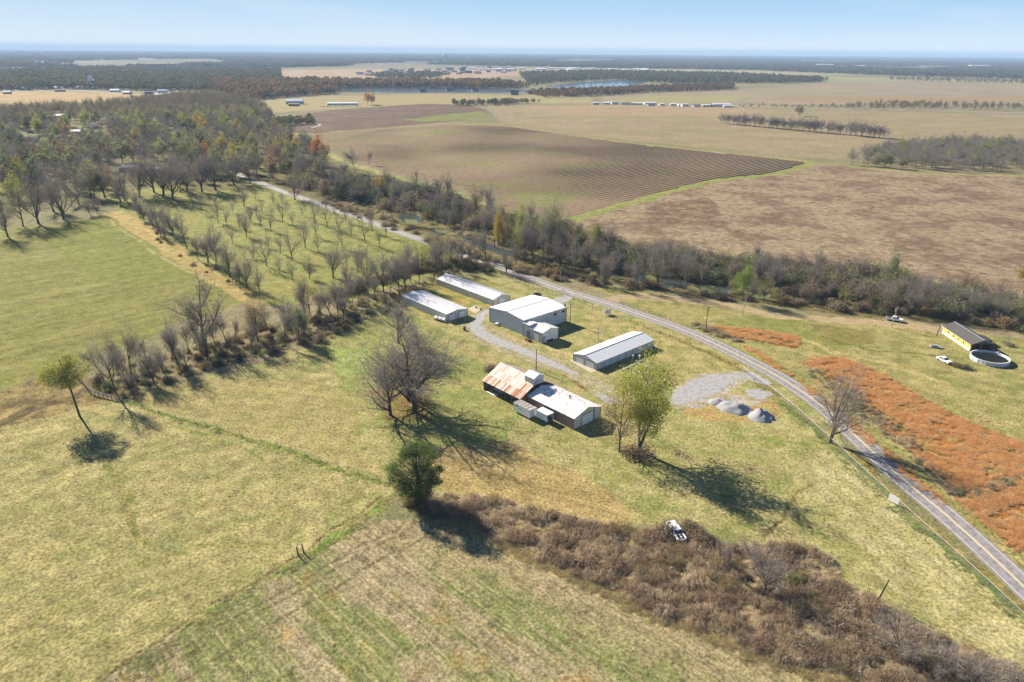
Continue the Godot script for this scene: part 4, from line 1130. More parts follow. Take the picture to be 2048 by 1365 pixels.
	a = scatter_in([-5.5, -301.7, 15.5, -284.9, 31.1, -275.0, 53.5, -265.8, 73.9, -254.2, 98.2, -248.5, 122.7, -245.9, 155.3, -239.2, 176.0, -227.8, 170.3, -219.3, 151.2, -232.0, 119.9, -239.4, 97.8, -247.4, 74.7, -257.2, 51.2, -263.8, 30.5, -269.6, 13.0, -275.8, -3.2, -291.7], 3.4, 95, 33)
	for q in a:
		plant_tree("shrub%d" % (rng.randi() % 2), "verge_shrub", q.x, q.y, rng.randf_range(1.8, 3.6), rng.randf_range(1.0, 1.6), "brown leafless shrub along the edge of the creek bank", "shrub", "shrubs along the creek bank", [M.leaf_umber, M.leaf_brown, M.leaf_umber, M.leaf_vine][rng.randi() % 4])
	a = scatter_in([-120.5, -446.6, -80.4, -399.3, -40.9, -345.8, -19.6, -319.8, -5.6, -303.3, -5.4, -297.0, -21.3, -309.4, -41.7, -331.9, -76.0, -375.4, -119.1, -429.2], 3.2, 50, 34)
	for q in a:
		plant_tree("shrub%d" % (rng.randi() % 2), "verge_shrub", q.x, q.y, rng.randf_range(1.2, 2.6), 1.4, "russet weed clump between the road and the creek woods", "shrub", "weed clumps on the road verge", [M.leaf_umber, M.leaf_brown][rng.randi() % 2])
	# bare trees that make up the body of hedge, corner and creek woods
	for b in [[[-113.1, -174.9, -110.8, -186.5, -101.2, -193.9, -91.7, -203.8, -81.8, -216.0, -71.1, -224.1, -60.6, -244.9, -56.6, -226.8, -63.6, -208.6, -76.0, -198.3, -87.6, -189.5, -95.4, -177.8, -101.2, -167.6], 5.4, 26, 7.0, 14.0, "hedge_tree", "slender bare tree in the hedge between wheat field and yard", "slender hedge trees"],
			[[-65.0, -226.6, -61.2, -247.7, -52.5, -271.2, -39.0, -290.6, -27.3, -301.0, -13.8, -291.4, -25.8, -283.7, -36.9, -273.0, -43.9, -253.9, -50.6, -239.7, -55.6, -222.1], 5.0, 28, 8.0, 14.0, "corner_tree", "slender bare tree in the overgrown corner behind the grey sheds", "slender trees behind the sheds"],
			[[-164.8, -561.3, -114.5, -506.4, -74.0, -469.6, -38.0, -429.7, -7.1, -383.0, 26.0, -350.3, 41.3, -331.0, 36.2, -285.6, 16.0, -296.1, -5.8, -315.9, -40.9, -369.7, -67.8, -390.6, -97.6, -427.1, -132.1, -466.8], 7.5, 60, 9.0, 17.0, "creek_tree", "bare tree among the vine-covered creek woods", "bare trees of the left creek woods"],
			[[40.3, -321.8, 62.2, -315.5, 92.7, -302.5, 122.1, -293.3, 153.8, -279.9, 168.6, -262.8, 189.3, -247.6, 176.0, -227.8, 152.3, -234.0, 120.3, -240.4, 98.4, -249.1, 74.4, -256.0, 51.9, -267.7, 35.5, -278.5], 8.0, 55, 7.0, 13.0, "lane_tree", "bare tree in the creek thicket before the brown field", "bare trees of the right creek thicket"],
			[[-217.2, -403.1, -181.4, -362.0, -144.2, -315.6, -113.0, -274.1, -92.0, -246.8, -96.4, -249.0, -120.8, -278.7, -154.6, -318.8, -191.5, -361.7], 5.0, 26, 7.0, 12.0, "track_tree", "slender bare tree in the row beside the dirt track", "slender trees along the dirt track"]]:
		for q in scatter_in(b[0], b[1], b[2], 60 + b[2], [[-69.4, -409.3, -49.6, -404.6, -38.5, -337.8, -55.9, -347.3], [-45.6, -369.6, -32.1, -365.5, -28.1, -324.9, -38.5, -328.2], [-29.6, -352.4, 2.2, -320.5, 1.0, -300.3, -21.5, -312.8], [50.4, -286.0, 74.5, -276.2, 89.4, -267.5, 84.7, -253.9, 68.0, -257.0, 47.0, -267.5]]):
			plant_tree(["tall%d", "vase%d", "tall%d"][rng.randi() % 3] % (rng.randi() % 3), b[5], q.x, q.y, rng.randf_range(b[3], b[4]), rng.randf_range(0.75, 1.15), b[6], "tree", b[7], null, Vector2(rng.randfn() * 0.06, rng.randfn() * 0.06))
	for b in [[[-164.8, -561.3, -114.5, -506.4, -74.0, -469.6, -38.0, -429.7, -7.1, -383.0, 26.0, -350.3, 41.3, -331.0, 36.2, -285.6, 16.0, -296.1, -5.8, -315.9, -40.9, -369.7, -67.8, -390.6, -97.6, -427.1, -132.1, -466.8], 12.0, 22, 7.0, 12.0, "half-leafed olive tree in the left creek woods", "olive trees of the left creek woods"], [[40.3, -321.8, 62.2, -315.5, 92.7, -302.5, 122.1, -293.3, 153.8, -279.9, 168.6, -262.8, 189.3, -247.6, 176.0, -227.8, 152.3, -234.0, 120.3, -240.4, 98.4, -249.1, 74.4, -256.0, 51.9, -267.7, 35.5, -278.5], 12.0, 26, 5.5, 9.5, "half-leafed green tree in the creek thicket before the brown field", "green trees of the right creek thicket"]]:
		for q in scatter_in(b[0], b[1], b[2], 160 + b[2]):
			plant_tree("thin%d" % (rng.randi() % 3), "creek_leafy_tree", q.x, q.y, rng.randf_range(b[3], b[4]), rng.randf_range(0.9, 1.2), b[5], "tree", b[6], [M.leaf_olive, M.leaf_lime, M.leaf_sage, M.leaf_fresh, M.leaf_brown][rng.randi() % 5])
	# undergrowth of the hedge left of the yard and of the corner behind the sheds
	a = scatter_in([-113.7, -174.9, -113.1, -188.2, -102.7, -193.9, -93.2, -203.8, -82.1, -216.9, -71.7, -226.4, -59.4, -247.7, -43.9, -253.9, -40.2, -241.6, -51.6, -226.9, -54.1, -215.3, -62.6, -204.5, -75.1, -195.6, -86.2, -186.0, -93.9, -174.6, -100.5, -166.1], 3.6, 60, 35)
	for q in a:
		plant_tree("shrub%d" % (rng.randi() % 2), "hedge_shrub", q.x, q.y, rng.randf_range(1.2, 2.8), rng.randf_range(0.8, 1.3), "tangled brown shrub in the hedge left of the yard", "shrub", "shrubs of the hedge", [M.leaf_umber, M.leaf_umber, M.leaf_brown, M.leaf_vine, M.leaf_sage][rng.randi() % 5])
	a = scatter_in([-59.4, -247.7, -52.1, -269.2, -40.2, -283.2, -28.2, -287.2, -5.2, -284.3, -8.5, -291.6, -27.4, -302.6, -39.5, -294.4, -53.3, -275.9, -62.5, -253.4], 2.8, 45, 36)
	for q in a:
		plant_tree("shrub%d" % (rng.randi() % 2), "hedge_shrub", q.x, q.y, rng.randf_range(1.5, 3.5), 1.4, "brown shrub in the overgrown strip behind the grey sheds", "shrub", "shrubs behind the sheds", [M.leaf_umber, M.leaf_brown, M.leaf_vine][rng.randi() % 3])
	a = scatter_in([-227.0, -411.1, -188.5, -366.3, -154.7, -324.2, -123.0, -284.3, -98.6, -255.4, -90.2, -241.3, -98.4, -249.5, -120.9, -273.9, -153.4, -310.9, -192.4, -358.3], 4.5, 24, 37)
	for q in a:
		plant_tree("shrub%d" % (rng.randi() % 2), "hedge_shrub", q.x, q.y, rng.randf_range(0.7, 1.5), 1.2, "brown brush under the bare row beside the dirt track", "shrub", "brush along the dirt track", M.leaf_umber)
	print("creek ", Time.get_ticks_msec())

const SPOTS := [[-271.7, -519.6, "near the parked cars"], [-467.4, -743.4, "beside the clearing with houses"], [-262.7, -385.2, "above the wheat field"], [-208.0, -477.8, "at the orchard's upper end"], [-186.4, -361.8, "at the dirt track's upper end"], [-137.3, -299.1, "midway along the dirt track"], [-103.4, -258.2, "at the dirt track's lower end"], [-108.5, -168.9, "near the board fence"], [-96.1, -206.2, "near the tallest hedge tree"], [-67.2, -208.5, "near the grey-green tree"], [-101.3, -181.6, "midway in the hedge"], [-54.1, -239.6, "left of the two-door shed"], [-41.8, -252.8, "behind the two-door shed"], [-27.5, -280.1, "behind the longest shed"], [-121.1, -366.6, "in the orchard's middle"], [-86.3, -373.8, "on the orchard's road side"], [-83.7, -300.8, "on the orchard's lower side"], [-35.2, -294.5, "near the willows"], [-52.8, -381.2, "near the open water"], [-20.2, -328.9, "beside the long pool"], [-6.9, -324.7, "near the golden creek tree"], [17.1, -321.0, "near the tall half-leafed tree"], [37.5, -317.3, "at the brown field's corner"], [61.3, -275.8, "behind the lane's bend"], [85.5, -251.6, "near the green lane tree"], [114.4, -252.4, "midway along the lane"], [136.5, -241.9, "near the parked pickup"], [156.5, -232.1, "behind the yellow house"], [175.8, -232.6, "at the right edge"], [-192.2, -600.5, "by the road and ploughed field"], [-362.3, -986.2, "near the dark soil"], [-372.9, -882.5, "in its right half"], [-416.5, -848.9, "in its middle"], [-579.0, -1045.0, "in its far left"], [-605.5, -1249.2, "along its far edge"], [-647.7, -957.5, "at the picture edge"], [-244.9, -583.1, "near the bright orange tree"], [-313.5, -517.4, "left of the parked cars"], [-112.8, -467.7, "beside the ploughed field"], [-81.1, -435.5, "near the yellow-green creek tree"], [279.6, -941.5, "left of the field pole"], [320.6, -895.3, "right of the field pole"], [359.4, -842.7, "in its right half"], [387.3, -804.8, "nearest the right wood"], [304.6, -625.0, "at the wood's left end"], [355.9, -649.8, "in the wood's left half"], [401.9, -652.7, "in the wood's right half"], [453.0, -655.9, "at the right edge"], [-152.8, -575.0, "at the woodland end"]]
var spots := []
func beside(q):
	# which one of many: told by the nearest thing one can find
	if spots.is_empty():
		for e in SPOTS: spots.append([Vector2(e[0], e[1]), e[2]])
	var best = spots[0]
	for e in spots:
		if e[0].distance_squared_to(q) < best[0].distance_squared_to(q): best = e
	return best[1]

func woods():
	# the woodland at the upper left, tree by tree where one can tell them apart
	var clear = [[-505.5, -754.0, -481.6, -765.3, -399.3, -630.2, -421.0, -622.4], [-499.8, -824.9, -484.0, -884.8, -390.2, -706.8, -416.1, -685.3], [-311.9, -565.7, -271.0, -578.8, -224.2, -473.3, -260.9, -467.8], [-618.6, -999.0, -604.7, -1016.8, -512.1, -857.9, -526.3, -845.0], [-1091.7, -1513.9, -731.7, -1516.3, -627.6, -1210.5, -667.8, -1139.5, -742.3, -1018.8], [-539.1, -1380.3, -404.8, -1496.0, -293.5, -1076.0, -341.2, -1044.7]]
	var a = scatter_in([-731.5, -1003.3, -619.5, -1067.3, -584.0, -1139.1, -601.5, -1314.6, -556.5, -1377.8, -470.5, -1266.7, -383.9, -1132.1, -309.4, -954.6, -245.1, -774.6, -184.5, -664.8, -138.0, -538.4, -142.5, -481.1, -175.2, -499.1, -199.7, -482.0, -230.7, -476.7, -245.1, -452.6, -252.2, -430.9, -284.3, -439.1, -308.9, -396.4], 7.2, 1100, 41, clear)
	a.sort_custom(func(p, q): return p.length() < q.length())
	var rest = []
	var k = 0
	var bare = 0
	for q in a:
		var far = q.length()
		var kind = rng.randf()
		var h = rng.randf_range(12.0, 19.0)
		if k > 620:
			rest.append(q)
			continue
		k += 1
		var close = far < 560.0
		if kind < 0.50 and bare < 295:
			bare += 1
			plant_tree(("tall%d" % (rng.randi() % 3)) if close else "far%d" % (rng.randi() % 4), "woodland_tree", q.x, q.y, h, rng.randf_range(0.9, 1.3), "grey bare tree in the woodland at the upper left", "tree", "bare trees of the upper left woodland")
		elif kind < 0.74:
			plant_tree("farleafy%d" % (rng.randi() % 3), "olive_tree", q.x, q.y, h, rng.randf_range(0.9, 1.2), "olive-green leafy tree in the upper left woodland", "tree", "olive trees of the woodland", [M.leaf_olive, M.leaf_sage, M.leaf_vine][rng.randi() % 3])
		elif kind < 0.85:
			plant_tree("farleafy%d" % (rng.randi() % 3), "yellow_tree", q.x, q.y, h, rng.randf_range(0.85, 1.1), "yellowing tree in the upper left woodland", "tree", "yellow trees of the woodland", [M.leaf_gold, M.leaf_olive, M.leaf_yellow][rng.randi() % 3])
		elif kind < 0.96:
			plant_tree("farleafy%d" % (rng.randi() % 3), "russet_tree", q.x, q.y, h, rng.randf_range(0.85, 1.1), "russet brown tree in the upper left woodland", "tree", "russet trees of the woodland", [M.leaf_rust, M.leaf_brown, M.leaf_umber, M.leaf_umber][rng.randi() % 4])
		else:
			plant_tree("conifer" if rng.randf() < 0.4 else "farleafy0", "dark_tree", q.x, q.y, h * 0.9, 1.2, "dark evergreen tree in the upper left woodland", "tree", "dark trees of the woodland", M.leaf_dark)
	for t in [[-239.7, -569.9, 17.1, 0.9], [-152.8, -575.0, 22.9, 0.9]]:
		plant_tree("farleafy1", "orange_tree", t[0], t[1], t[2], t[3], "bright orange tree standing out of the upper left woodland", "tree", "orange trees of the woodland", M.leaf_orange)
	for t in [[-196.6, -615.0, 17.5, 1.0], [-179.6, -607.1, 17.3, 0.9]]:
		plant_tree("farleafy2", "orange_tree", t[0], t[1], t[2], t[3], "gold and orange tree at the ploughed field end of the woodland", "tree", "gold trees at the woodland end", M.leaf_gold)
	for t in [[-146.6, -562.4, 17.6, 1.0], [-117.9, -539.5, 18.1, 1.0], [-114.6, -577.3, 11.6, 0.7]]:
		plant_tree("tall1", "bare_tree", t[0], t[1], t[2], t[3], "bare tree against the ploughed field above the creek woods", "tree", "bare trees against the ploughed field")
	for t in [[-241.1, -1235.4, 21.8, 1.0], [-235.2, -1247.9, 18.1, 0.9]]:
		plant_tree("farleafy0", "russet_tree", t[0], t[1], t[2], t[3], "russet tree beside the long low building and the far lawn", "tree", "russet trees by the low building", M.leaf_orange)
	for t in [[414.4, -1089.5, 14.6, 1.4]]:
		plant_tree("farleafy1", "field_tree", t[0], t[1], t[2], t[3], "single dark tree in the tan field behind the hedgerow", "tree", "", M.leaf_umber)
	# hedgerow across the tan field
	for i in 80:
		var f = (i + rng.randf() * 0.6) / 80.0
		var b = flat([270.3, -960.7])[0].lerp(flat([400.8, -801.0])[0], f) + Vector2(rng.randf() - 0.5, rng.randf() - 0.5) * 9.0
		plant_tree("far%d" % (rng.randi() % 4), "hedgerow_tree", b.x, b.y, rng.randf_range(11.0, 17.0), rng.randf_range(0.9, 1.3), "bare tree of the hedgerow crossing the tan field", "tree", "hedgerow trees in the tan field")
	# wood at the right edge
	a = scatter_in([272.5, -600.1, 319.4, -657.2, 372.7, -710.0, 425.6, -745.3, 473.2, -748.7, 530.2, -728.5, 407.5, -551.7, 363.0, -566.0, 324.4, -573.9, 294.2, -585.1], 5.4, 300, 43)
	for q in a:
		if rng.randf() < 0.86:
			plant_tree("far%d" % (rng.randi() % 4), "wood_tree", q.x, q.y, rng.randf_range(9.0, 13.5), rng.randf_range(1.0, 1.4), "grey bare tree in the wood at the right edge", "tree", "bare trees of the right wood")
		else:
			plant_tree("farleafy%d" % (rng.randi() % 3), "olive_tree", q.x, q.y, rng.randf_range(9.0, 14.0), 1.1, "yellow-green tree in the wood at the right edge", "tree", "leafy trees of the right wood", [M.leaf_lime, M.leaf_olive, M.leaf_sage][rng.randi() % 3])
	# masses too far off to count
	var places = [[], [], []]
	var tints = [[], [], []]
	for q in rest: mass(places, tints, q, rng.randf_range(11.0, 17.0), 1.0, 0)
	for b in [[[-742.3, -1018.8, -660.7, -1140.4, -638.8, -1232.7, -625.3, -1368.1, -591.9, -1467.7, -502.9, -1356.2, -411.1, -1214.4, -349.2, -1070.0, -496.9, -1226.9, -539.7, -1176.2, -565.5, -1073.3, -587.3, -986.5, -650.4, -888.4], 9.0, 500, 12.0, 0], [[-1211.1, -1593.5, -1210.5, -1782.5, -1221.7, -2088.0, -1055.5, -2201.8, -817.6, -2039.7, -626.9, -1610.3, -765.2, -1587.3, -981.7, -1633.7, -1109.1, -1456.4], 11.0, 1600, 14.0, 1],
			[[-1888.3, -2338.1, -1782.4, -2640.3, -1681.9, -3098.5, -1268.8, -3080.9, -933.5, -3040.1, -681.7, -2211.4, -782.2, -1983.1, -817.6, -2039.7, -1055.5, -2201.8, -1221.7, -2088.0, -1210.5, -1782.5, -1268.1, -1626.7], 16.0, 2600, 15.0, 1], [[-760.6, -1927.3, -572.1, -2026.7, -304.0, -2019.1, -37.7, -2011.5, 38.8, -1861.5, -80.9, -1791.3, -318.5, -1797.4, -443.4, -1727.9, -525.3, -1444.6, -608.6, -1535.8], 10.0, 1000, 15.0, 2], [[-557.7, -1507.6, -422.4, -1644.3, -359.0, -1556.6, -433.7, -1395.3, -474.9, -1278.8], 9.0, 300, 13.0, 2],
			[[21.3, -2863.3, 361.5, -3222.9, 880.4, -2976.6, 1026.0, -2473.8, 710.8, -2292.7, 397.9, -2227.8, 323.0, -2440.9, 130.8, -2172.4, 40.9, -1968.8], 14.0, 1800, 14.0, 1], [[33.5, -1599.1, 198.1, -1747.6, 596.3, -2074.2, 536.8, -1850.5, 301.7, -1680.1, 176.1, -1548.4, 60.0, -1465.3], 9.0, 500, 11.0, 2], [[507.9, -2483.1, 834.0, -2696.5, 1045.8, -2606.0, 940.7, -2340.3, 688.2, -2218.6, 444.8, -2169.7], 14.0, 400, 13.0, 1],
			[[556.2, -1262.5, 692.7, -1350.8, 913.9, -1281.5, 865.6, -1212.0, 712.0, -1226.0, 531.8, -1205.7], 9.0, 170, 10.0, 0], [[-514.3, -2716.0, -333.2, -3014.8, -235.6, -2792.6, -264.6, -2388.8, -415.4, -2353.2], 14.0, 300, 10.0, 1], [[-107.8, -1263.8, -24.6, -1311.6, 54.8, -1334.8, -23.4, -1250.5, -88.6, -1231.0], 8.0, 70, 8.0, 1], [[387.4, -1288.8, 575.5, -1287.8, 549.9, -1228.8, 373.4, -1241.1], 12.0, 60, 6.0, 0], [[1367.4, -2774.7, 1833.2, -2606.7, 1595.3, -2263.8, 1434.6, -2368.8, 1266.9, -2568.2], 20.0, 500, 12.0, 0], [[-306.1, -934.0, -262.5, -959.2, -243.8, -906.8, -275.0, -873.1], 6.0, 90, 7.0, 1]]:
		for q in scatter_in(b[0], b[1], b[2], 900 + b[2]): mass(places, tints, q, b[3] * rng.randf_range(0.7, 1.25), 1.0, b[4])
	# forest to the horizon, ever larger clumps
	rng.seed = 4242
	var forest = flat(FOREST)
	for i in 60000:
		var d = 2300.0 * exp(rng.randf() * 1.95)
		var az = deg_to_rad(rng.randf_range(-42.0, 42.0))
		var q = Vector2(sin(az) * d, -cos(az) * d)
		if not Geometry2D.is_point_in_polygon(q, forest): continue
		if noise_b.get_noise_2d(q.x * 0.006, q.y * 0.004) > 0.2: continue
		mass(places, tints, q, 14.0 * rng.randf_range(0.8, 1.2), d / 2600.0, 1)
	stuff("bare_woods", protos.far1.twigs, M.far_mass, places[0], tints[0], "grey bare woods far off between the fields", "woods")
	stuff("distant_woods", distant_crown(), M.far_leaf, places[1], tints[1], "blue-green woods running to the horizon", "woods")
	stuff("lake_woods", distant_crown(), M.far_leaf, places[2], tints[2], "brown and russet woods along the lake shore", "woods")
	print("woods ", Time.get_ticks_msec(), " ", places[0].size(), " ", places[1].size(), " ", places[2].size())

func distant_crown():
	rng.seed = 99
	var s = Shape.new()
	s.tube(Vector3.ZERO, Vector3(0, 0.5, 0), 0.02, 0.012, 3)
	for i in 60:
		var d = rvec()
		var sh = 0.7 + 0.6 * rng.randf()
		s.tint = Color(sh, sh, sh)
		s.leaf(Vector3(d.x * 0.36, 0.58 + d.y * 0.38, d.z * 0.36) * Vector3(1, 1, 1), 0.26 * (0.6 + 0.8 * rng.randf()), rvec(), rvec())
	return s.mesh()

func mass(places, tints, q, h, wide, kind):
	var b = Basis(Vector3.UP, rng.randf() * TAU).scaled(Vector3(h * wide, h, h * wide))
	places[kind].append(Transform3D(b, Vector3(q.x, 0, q.y)))
	var c = [[lit(160, 146, 126), lit(176, 158, 136), lit(146, 138, 120)], [lit(132, 136, 100), lit(150, 136, 106), lit(124, 128, 98), lit(154, 130, 98), lit(140, 142, 104)], [lit(168, 138, 100), lit(152, 132, 98), lit(136, 132, 90), lit(180, 140, 92)]][kind]
	tints[kind].append(c[rng.randi() % c.size()])

# ---------------------------------------------------------------- materials
func make_materials():
	var grain = noise_tex(0.05, 1024, [[0.0, 0.3, 0.5, 0.7, 1.0], [0.56, 0.74, 0.86, 0.95, 1.0]], 1)
	var coarse = noise_tex(0.02, 1024, [[0.0, 0.5, 1.0], [0.78, 0.9, 1.0]], 2)
	var height = noise_tex(0.045, 1024, null, 7)
	var m = mat("turf", Color.WHITE, 0.95, 0.0, true)
	m.vertex_color_is_srgb = true
	m.metallic_specular = 0.15
	tri_tex(m, grain, 41.0)
	tri_detail(m, coarse, 97.0)
	relief(m, height, 3.5)
	var speck = noise_tex(0.12, 512, [[0.0, 0.4, 0.7, 1.0], [0.55, 0.8, 0.95, 1.0]], 4)
	tri_detail(tri_tex(mat("asphalt", lit(196, 191, 192) * 1.5, 0.85), speck, 6.0), noise_tex(0.03, 512, [[0.0, 0.35, 0.6, 1.0], [0.66, 0.86, 0.95, 1.0]], 9), 23.0)
	tri_detail(tri_tex(mat("shoulder", lit(196, 184, 148) * 1.45, 0.95), speck, 5.0), coarse, 23.0)
	tri_tex(mat("gravel", lit(214, 213, 212) * 1.4, 0.95), speck, 3.7)
	tri_detail(M.gravel, noise_tex(0.04, 512, [[0.0, 0.4, 0.6, 1.0], [Color(0.86, 0.84, 0.80), Color(0.94, 0.93, 0.92), Color(0.98, 0.98, 0.99), Color.WHITE]], 12), 37.0)
	tri_tex(mat("gravel_heap", lit(196, 196, 198) * 1.45, 0.95), speck, 3.0)
	tri_tex(mat("pale_road", lit(206, 200, 188) * 1.45, 0.9), speck, 20.0)
	tri_tex(mat("dirt", lit(212, 188, 150) * 1.4, 0.95), speck, 5.0)
	tri_tex(mat("concrete", lit(236, 224, 196) * 1.45, 0.9), speck, 5.0)
	mat("white_line", Color(0.6, 0.59, 0.57), 0.7)
	mat("yellow_line", Color(0.74, 0.60, 0.28), 0.7)
	mat("far_wood", lit(255, 255, 255), 0.95, 0.0, true)
	# water
	m = mat("creek", Color(0.05, 0.06, 0.05), 0.06)
	m.metallic_specular = 0.5
	m = mat("lake", Color(0.10, 0.13, 0.16), 0.12)
	m.metallic_specular = 0.6
	tri_tex(mat("weed", lit(150, 160, 92), 0.9), speck, 7.0)
	# bark and leaves
	mat("bark", Color(0.10, 0.085, 0.07), 0.95)
	mat("pale_bark", Color(0.33, 0.30, 0.25), 0.9)
	m = mat("twig", Color(0.27, 0.235, 0.20), 0.95, 0.0, true)
	m.backlight_enabled = true  # flat strips stand for round twigs, whose rims catch the light from behind
	m.backlight = Color(0.6, 0.6, 0.6)
	for l in [["leaf_gold", Color(0.36, 0.27, 0.07)], ["leaf_yellow", Color(0.35, 0.36, 0.09)], ["leaf_lime", Color(0.3, 0.33, 0.09)], ["leaf_fresh", Color(0.22, 0.3, 0.08)], ["leaf_green", Color(0.13, 0.175, 0.055)], ["leaf_olive", Color(0.24, 0.245, 0.11)], ["leaf_sage", Color(0.22, 0.245, 0.145)], ["leaf_vine", Color(0.13, 0.14, 0.07)], ["leaf_dark", Color(0.05, 0.07, 0.042)], ["leaf_brown", Color(0.27, 0.2, 0.11)], ["leaf_umber", Color(0.26, 0.21, 0.15)], ["leaf_orange", Color(0.40, 0.17, 0.05)], ["leaf_rust", Color(0.33, 0.19, 0.1)], ["straw", Color(0.30, 0.25, 0.15)], ["sedge", Color(0.42, 0.175, 0.05)], ["bramble", Color(0.21, 0.145, 0.10)]]:
		m = mat(l[0], l[1], 0.8, 0.0, true)
		m.backlight_enabled = true
		m.backlight = Color(0.95, 0.95, 0.85)
	mat("far_mass", Color.WHITE, 0.95, 0.0, true)
	m = mat("far_leaf", Color.WHITE, 0.95, 0.0, true)
	m.backlight_enabled = true
	m.backlight = Color(0.9, 0.9, 0.8)
	m = M.far_mass
	m.backlight_enabled = true
	m.backlight = Color(0.9, 0.9, 0.8)
	# sheet metal, paint, timber
	var dirt = noise_tex(0.02, 512, [[0.0, 0.4, 0.7, 1.0], [Color(0.80, 0.78, 0.75), Color(0.93, 0.93, 0.93), Color.WHITE, Color.WHITE]], 15)
	tri_tex(mat("roof_white", Color(0.74, 0.74, 0.735), 0.4, 0.0), dirt, 9.0)
	M.roof_white.metallic_specular = 0.5
	tri_tex(mat("roof_galvanised", Color(0.74, 0.745, 0.75), 0.42, 0.1), dirt, 7.0)
	M.roof_galvanised.metallic_specular = 0.5
	tri_tex(mat("roof_old", Color(0.80, 0.78, 0.76), 0.55, 0.1), noise_tex(0.015, 512, [[0.0, 0.3, 0.55, 1.0], [Color(0.62, 0.5, 0.42), Color(0.86, 0.82, 0.8), Color(0.97, 0.97, 0.97), Color.WHITE]], 16), 11.0)
	tri_tex(mat("wall_blue", Color(0.54, 0.59, 0.66), 0.5, 0.1), dirt, 6.0)
	tri_tex(mat("wall_grey", Color(0.64, 0.65, 0.66), 0.55, 0.1), dirt, 5.0)
	tri_tex(mat("wall_cream", Color(0.72, 0.69, 0.62), 0.7), dirt, 5.0)
	tri_tex(mat("wall_white", Color(0.84, 0.84, 0.82), 0.7), dirt, 5.0)
	tri_tex(mat("wall_rust", Color(0.36, 0.27, 0.24), 0.8), noise_tex(0.03, 512, [[0.0, 0.45, 0.6, 1.0], [Color(0.7, 0.5, 0.42), Color(0.95, 0.85, 0.8), Color(1, 1, 1), Color(1, 1, 1)]], 18), 4.0)
	tri_tex(mat("door_white", Color(0.9, 0.9, 0.9), 0.5), dirt, 4.0)
	mat("trim", Color(0.22, 0.2, 0.19), 0.7)
	mat("trim_blue", Color(0.26, 0.30, 0.36), 0.6)
	mat("dark", Color(0.025, 0.025, 0.028), 0.8)
	mat("black", Color(0.02, 0.02, 0.02), 0.6)
	m = mat("glass", Color(0.03, 0.04, 0.05), 0.08)
	m.metallic_specular = 0.6
	mat("shingle", Color(0.12, 0.115, 0.11), 0.9)
	tri_tex(M.shingle, speck, 4.0)
	mat("far_roof", Color(0.14, 0.14, 0.15), 0.8)
	mat("far_white", Color(0.72, 0.72, 0.72), 0.6)
	mat("far_brick", Color(0.3, 0.22, 0.18), 0.8)
	mat("paint_white", Color(0.78, 0.78, 0.78), 0.3)
	mat("paint_silver", Color(0.42, 0.42, 0.41), 0.35, 0.3)
	mat("paint_dark", Color(0.05, 0.055, 0.07), 0.3)
	mat("chrome", Color(0.6, 0.6, 0.6), 0.25, 0.9)
	mat("steel", Color(0.42, 0.43, 0.44), 0.45, 0.4)
	mat("tyre", Color(0.025, 0.025, 0.025), 0.9)
	mat("yellow", Color(0.75, 0.53, 0.05), 0.8)
	tri_tex(M.yellow, dirt, 2.0)
	mat("pine_board", Color(0.66, 0.52, 0.33), 0.85)
	mat("brick", Color(0.20, 0.075, 0.05), 0.9)
	mat("timber", Color(0.17, 0.14, 0.11), 0.95)
	mat("timber_grey", Color(0.34, 0.31, 0.28), 0.95)
	mat("timber_dark", Color(0.055, 0.045, 0.04), 0.95)
	mat("wire", Color(0.25, 0.26, 0.27), 0.5, 0.3)
	mat("pool_vinyl", Color(0.55, 0.58, 0.63), 0.5)
	mat("pool_water", Color(0.085, 0.085, 0.06), 0.12)
	mat("tank_white", Color(0.78, 0.77, 0.74), 0.45)
	mat("tarp_blue", Color(0.06, 0.09, 0.2), 0.6)
	mat("letter_blue", Color(0.03, 0.05, 0.22), 0.6)
	# rusty roof sheets: a few kinds from nearly clean to wholly rusted
	for i in 5:
		var r = i / 4.0
		m = mat("sheet%d" % i, Color(0.84, 0.80, 0.76).lerp(Color(0.44, 0.22, 0.12), pow(r, 1.3)), 0.65, 0.0)
		tri_tex(m, noise_tex(0.03, 256, [[0.0, 0.32 + 0.1 * r, 0.5 + 0.15 * r, 1.0], [Color(0.66, 0.42, 0.30), Color(0.88, 0.74, 0.64), Color(1, 0.98, 0.96), Color.WHITE]], 30 + i), 2.7)
	print("materials ", Time.get_ticks_msec())

# ---------------------------------------------------------------- buildings
func ribbed_wall(p0, p1, y0, heights, out, pitch = 0.9):
	# sheet-metal wall from p0 to p1 with standing ribs; heights(t) gives the top at 0..1
	var s = Shape.new()
	var length = p0.distance_to(p1)
	var n = maxi(2, int(length / pitch))
	var rows = []
	for i in n:
		for e in [[0.0, 0.0], [0.78, 0.0], [0.83, 0.05], [0.95, 0.05]]:
			rows.append([(i + e[0]) / n, e[1]])
	rows.append([1.0, 0.0])
	for i in rows.size() - 1:
		var a = p0.lerp(p1, rows[i][0]) + out * rows[i][1]
		var b = p0.lerp(p1, rows[i + 1][0]) + out * rows[i + 1][1]
		s.quad(a + Vector3.UP * y0, b + Vector3.UP * y0, b + Vector3.UP * heights.call(rows[i + 1][0]), a + Vector3.UP * heights.call(rows[i][0]), out)
	return s

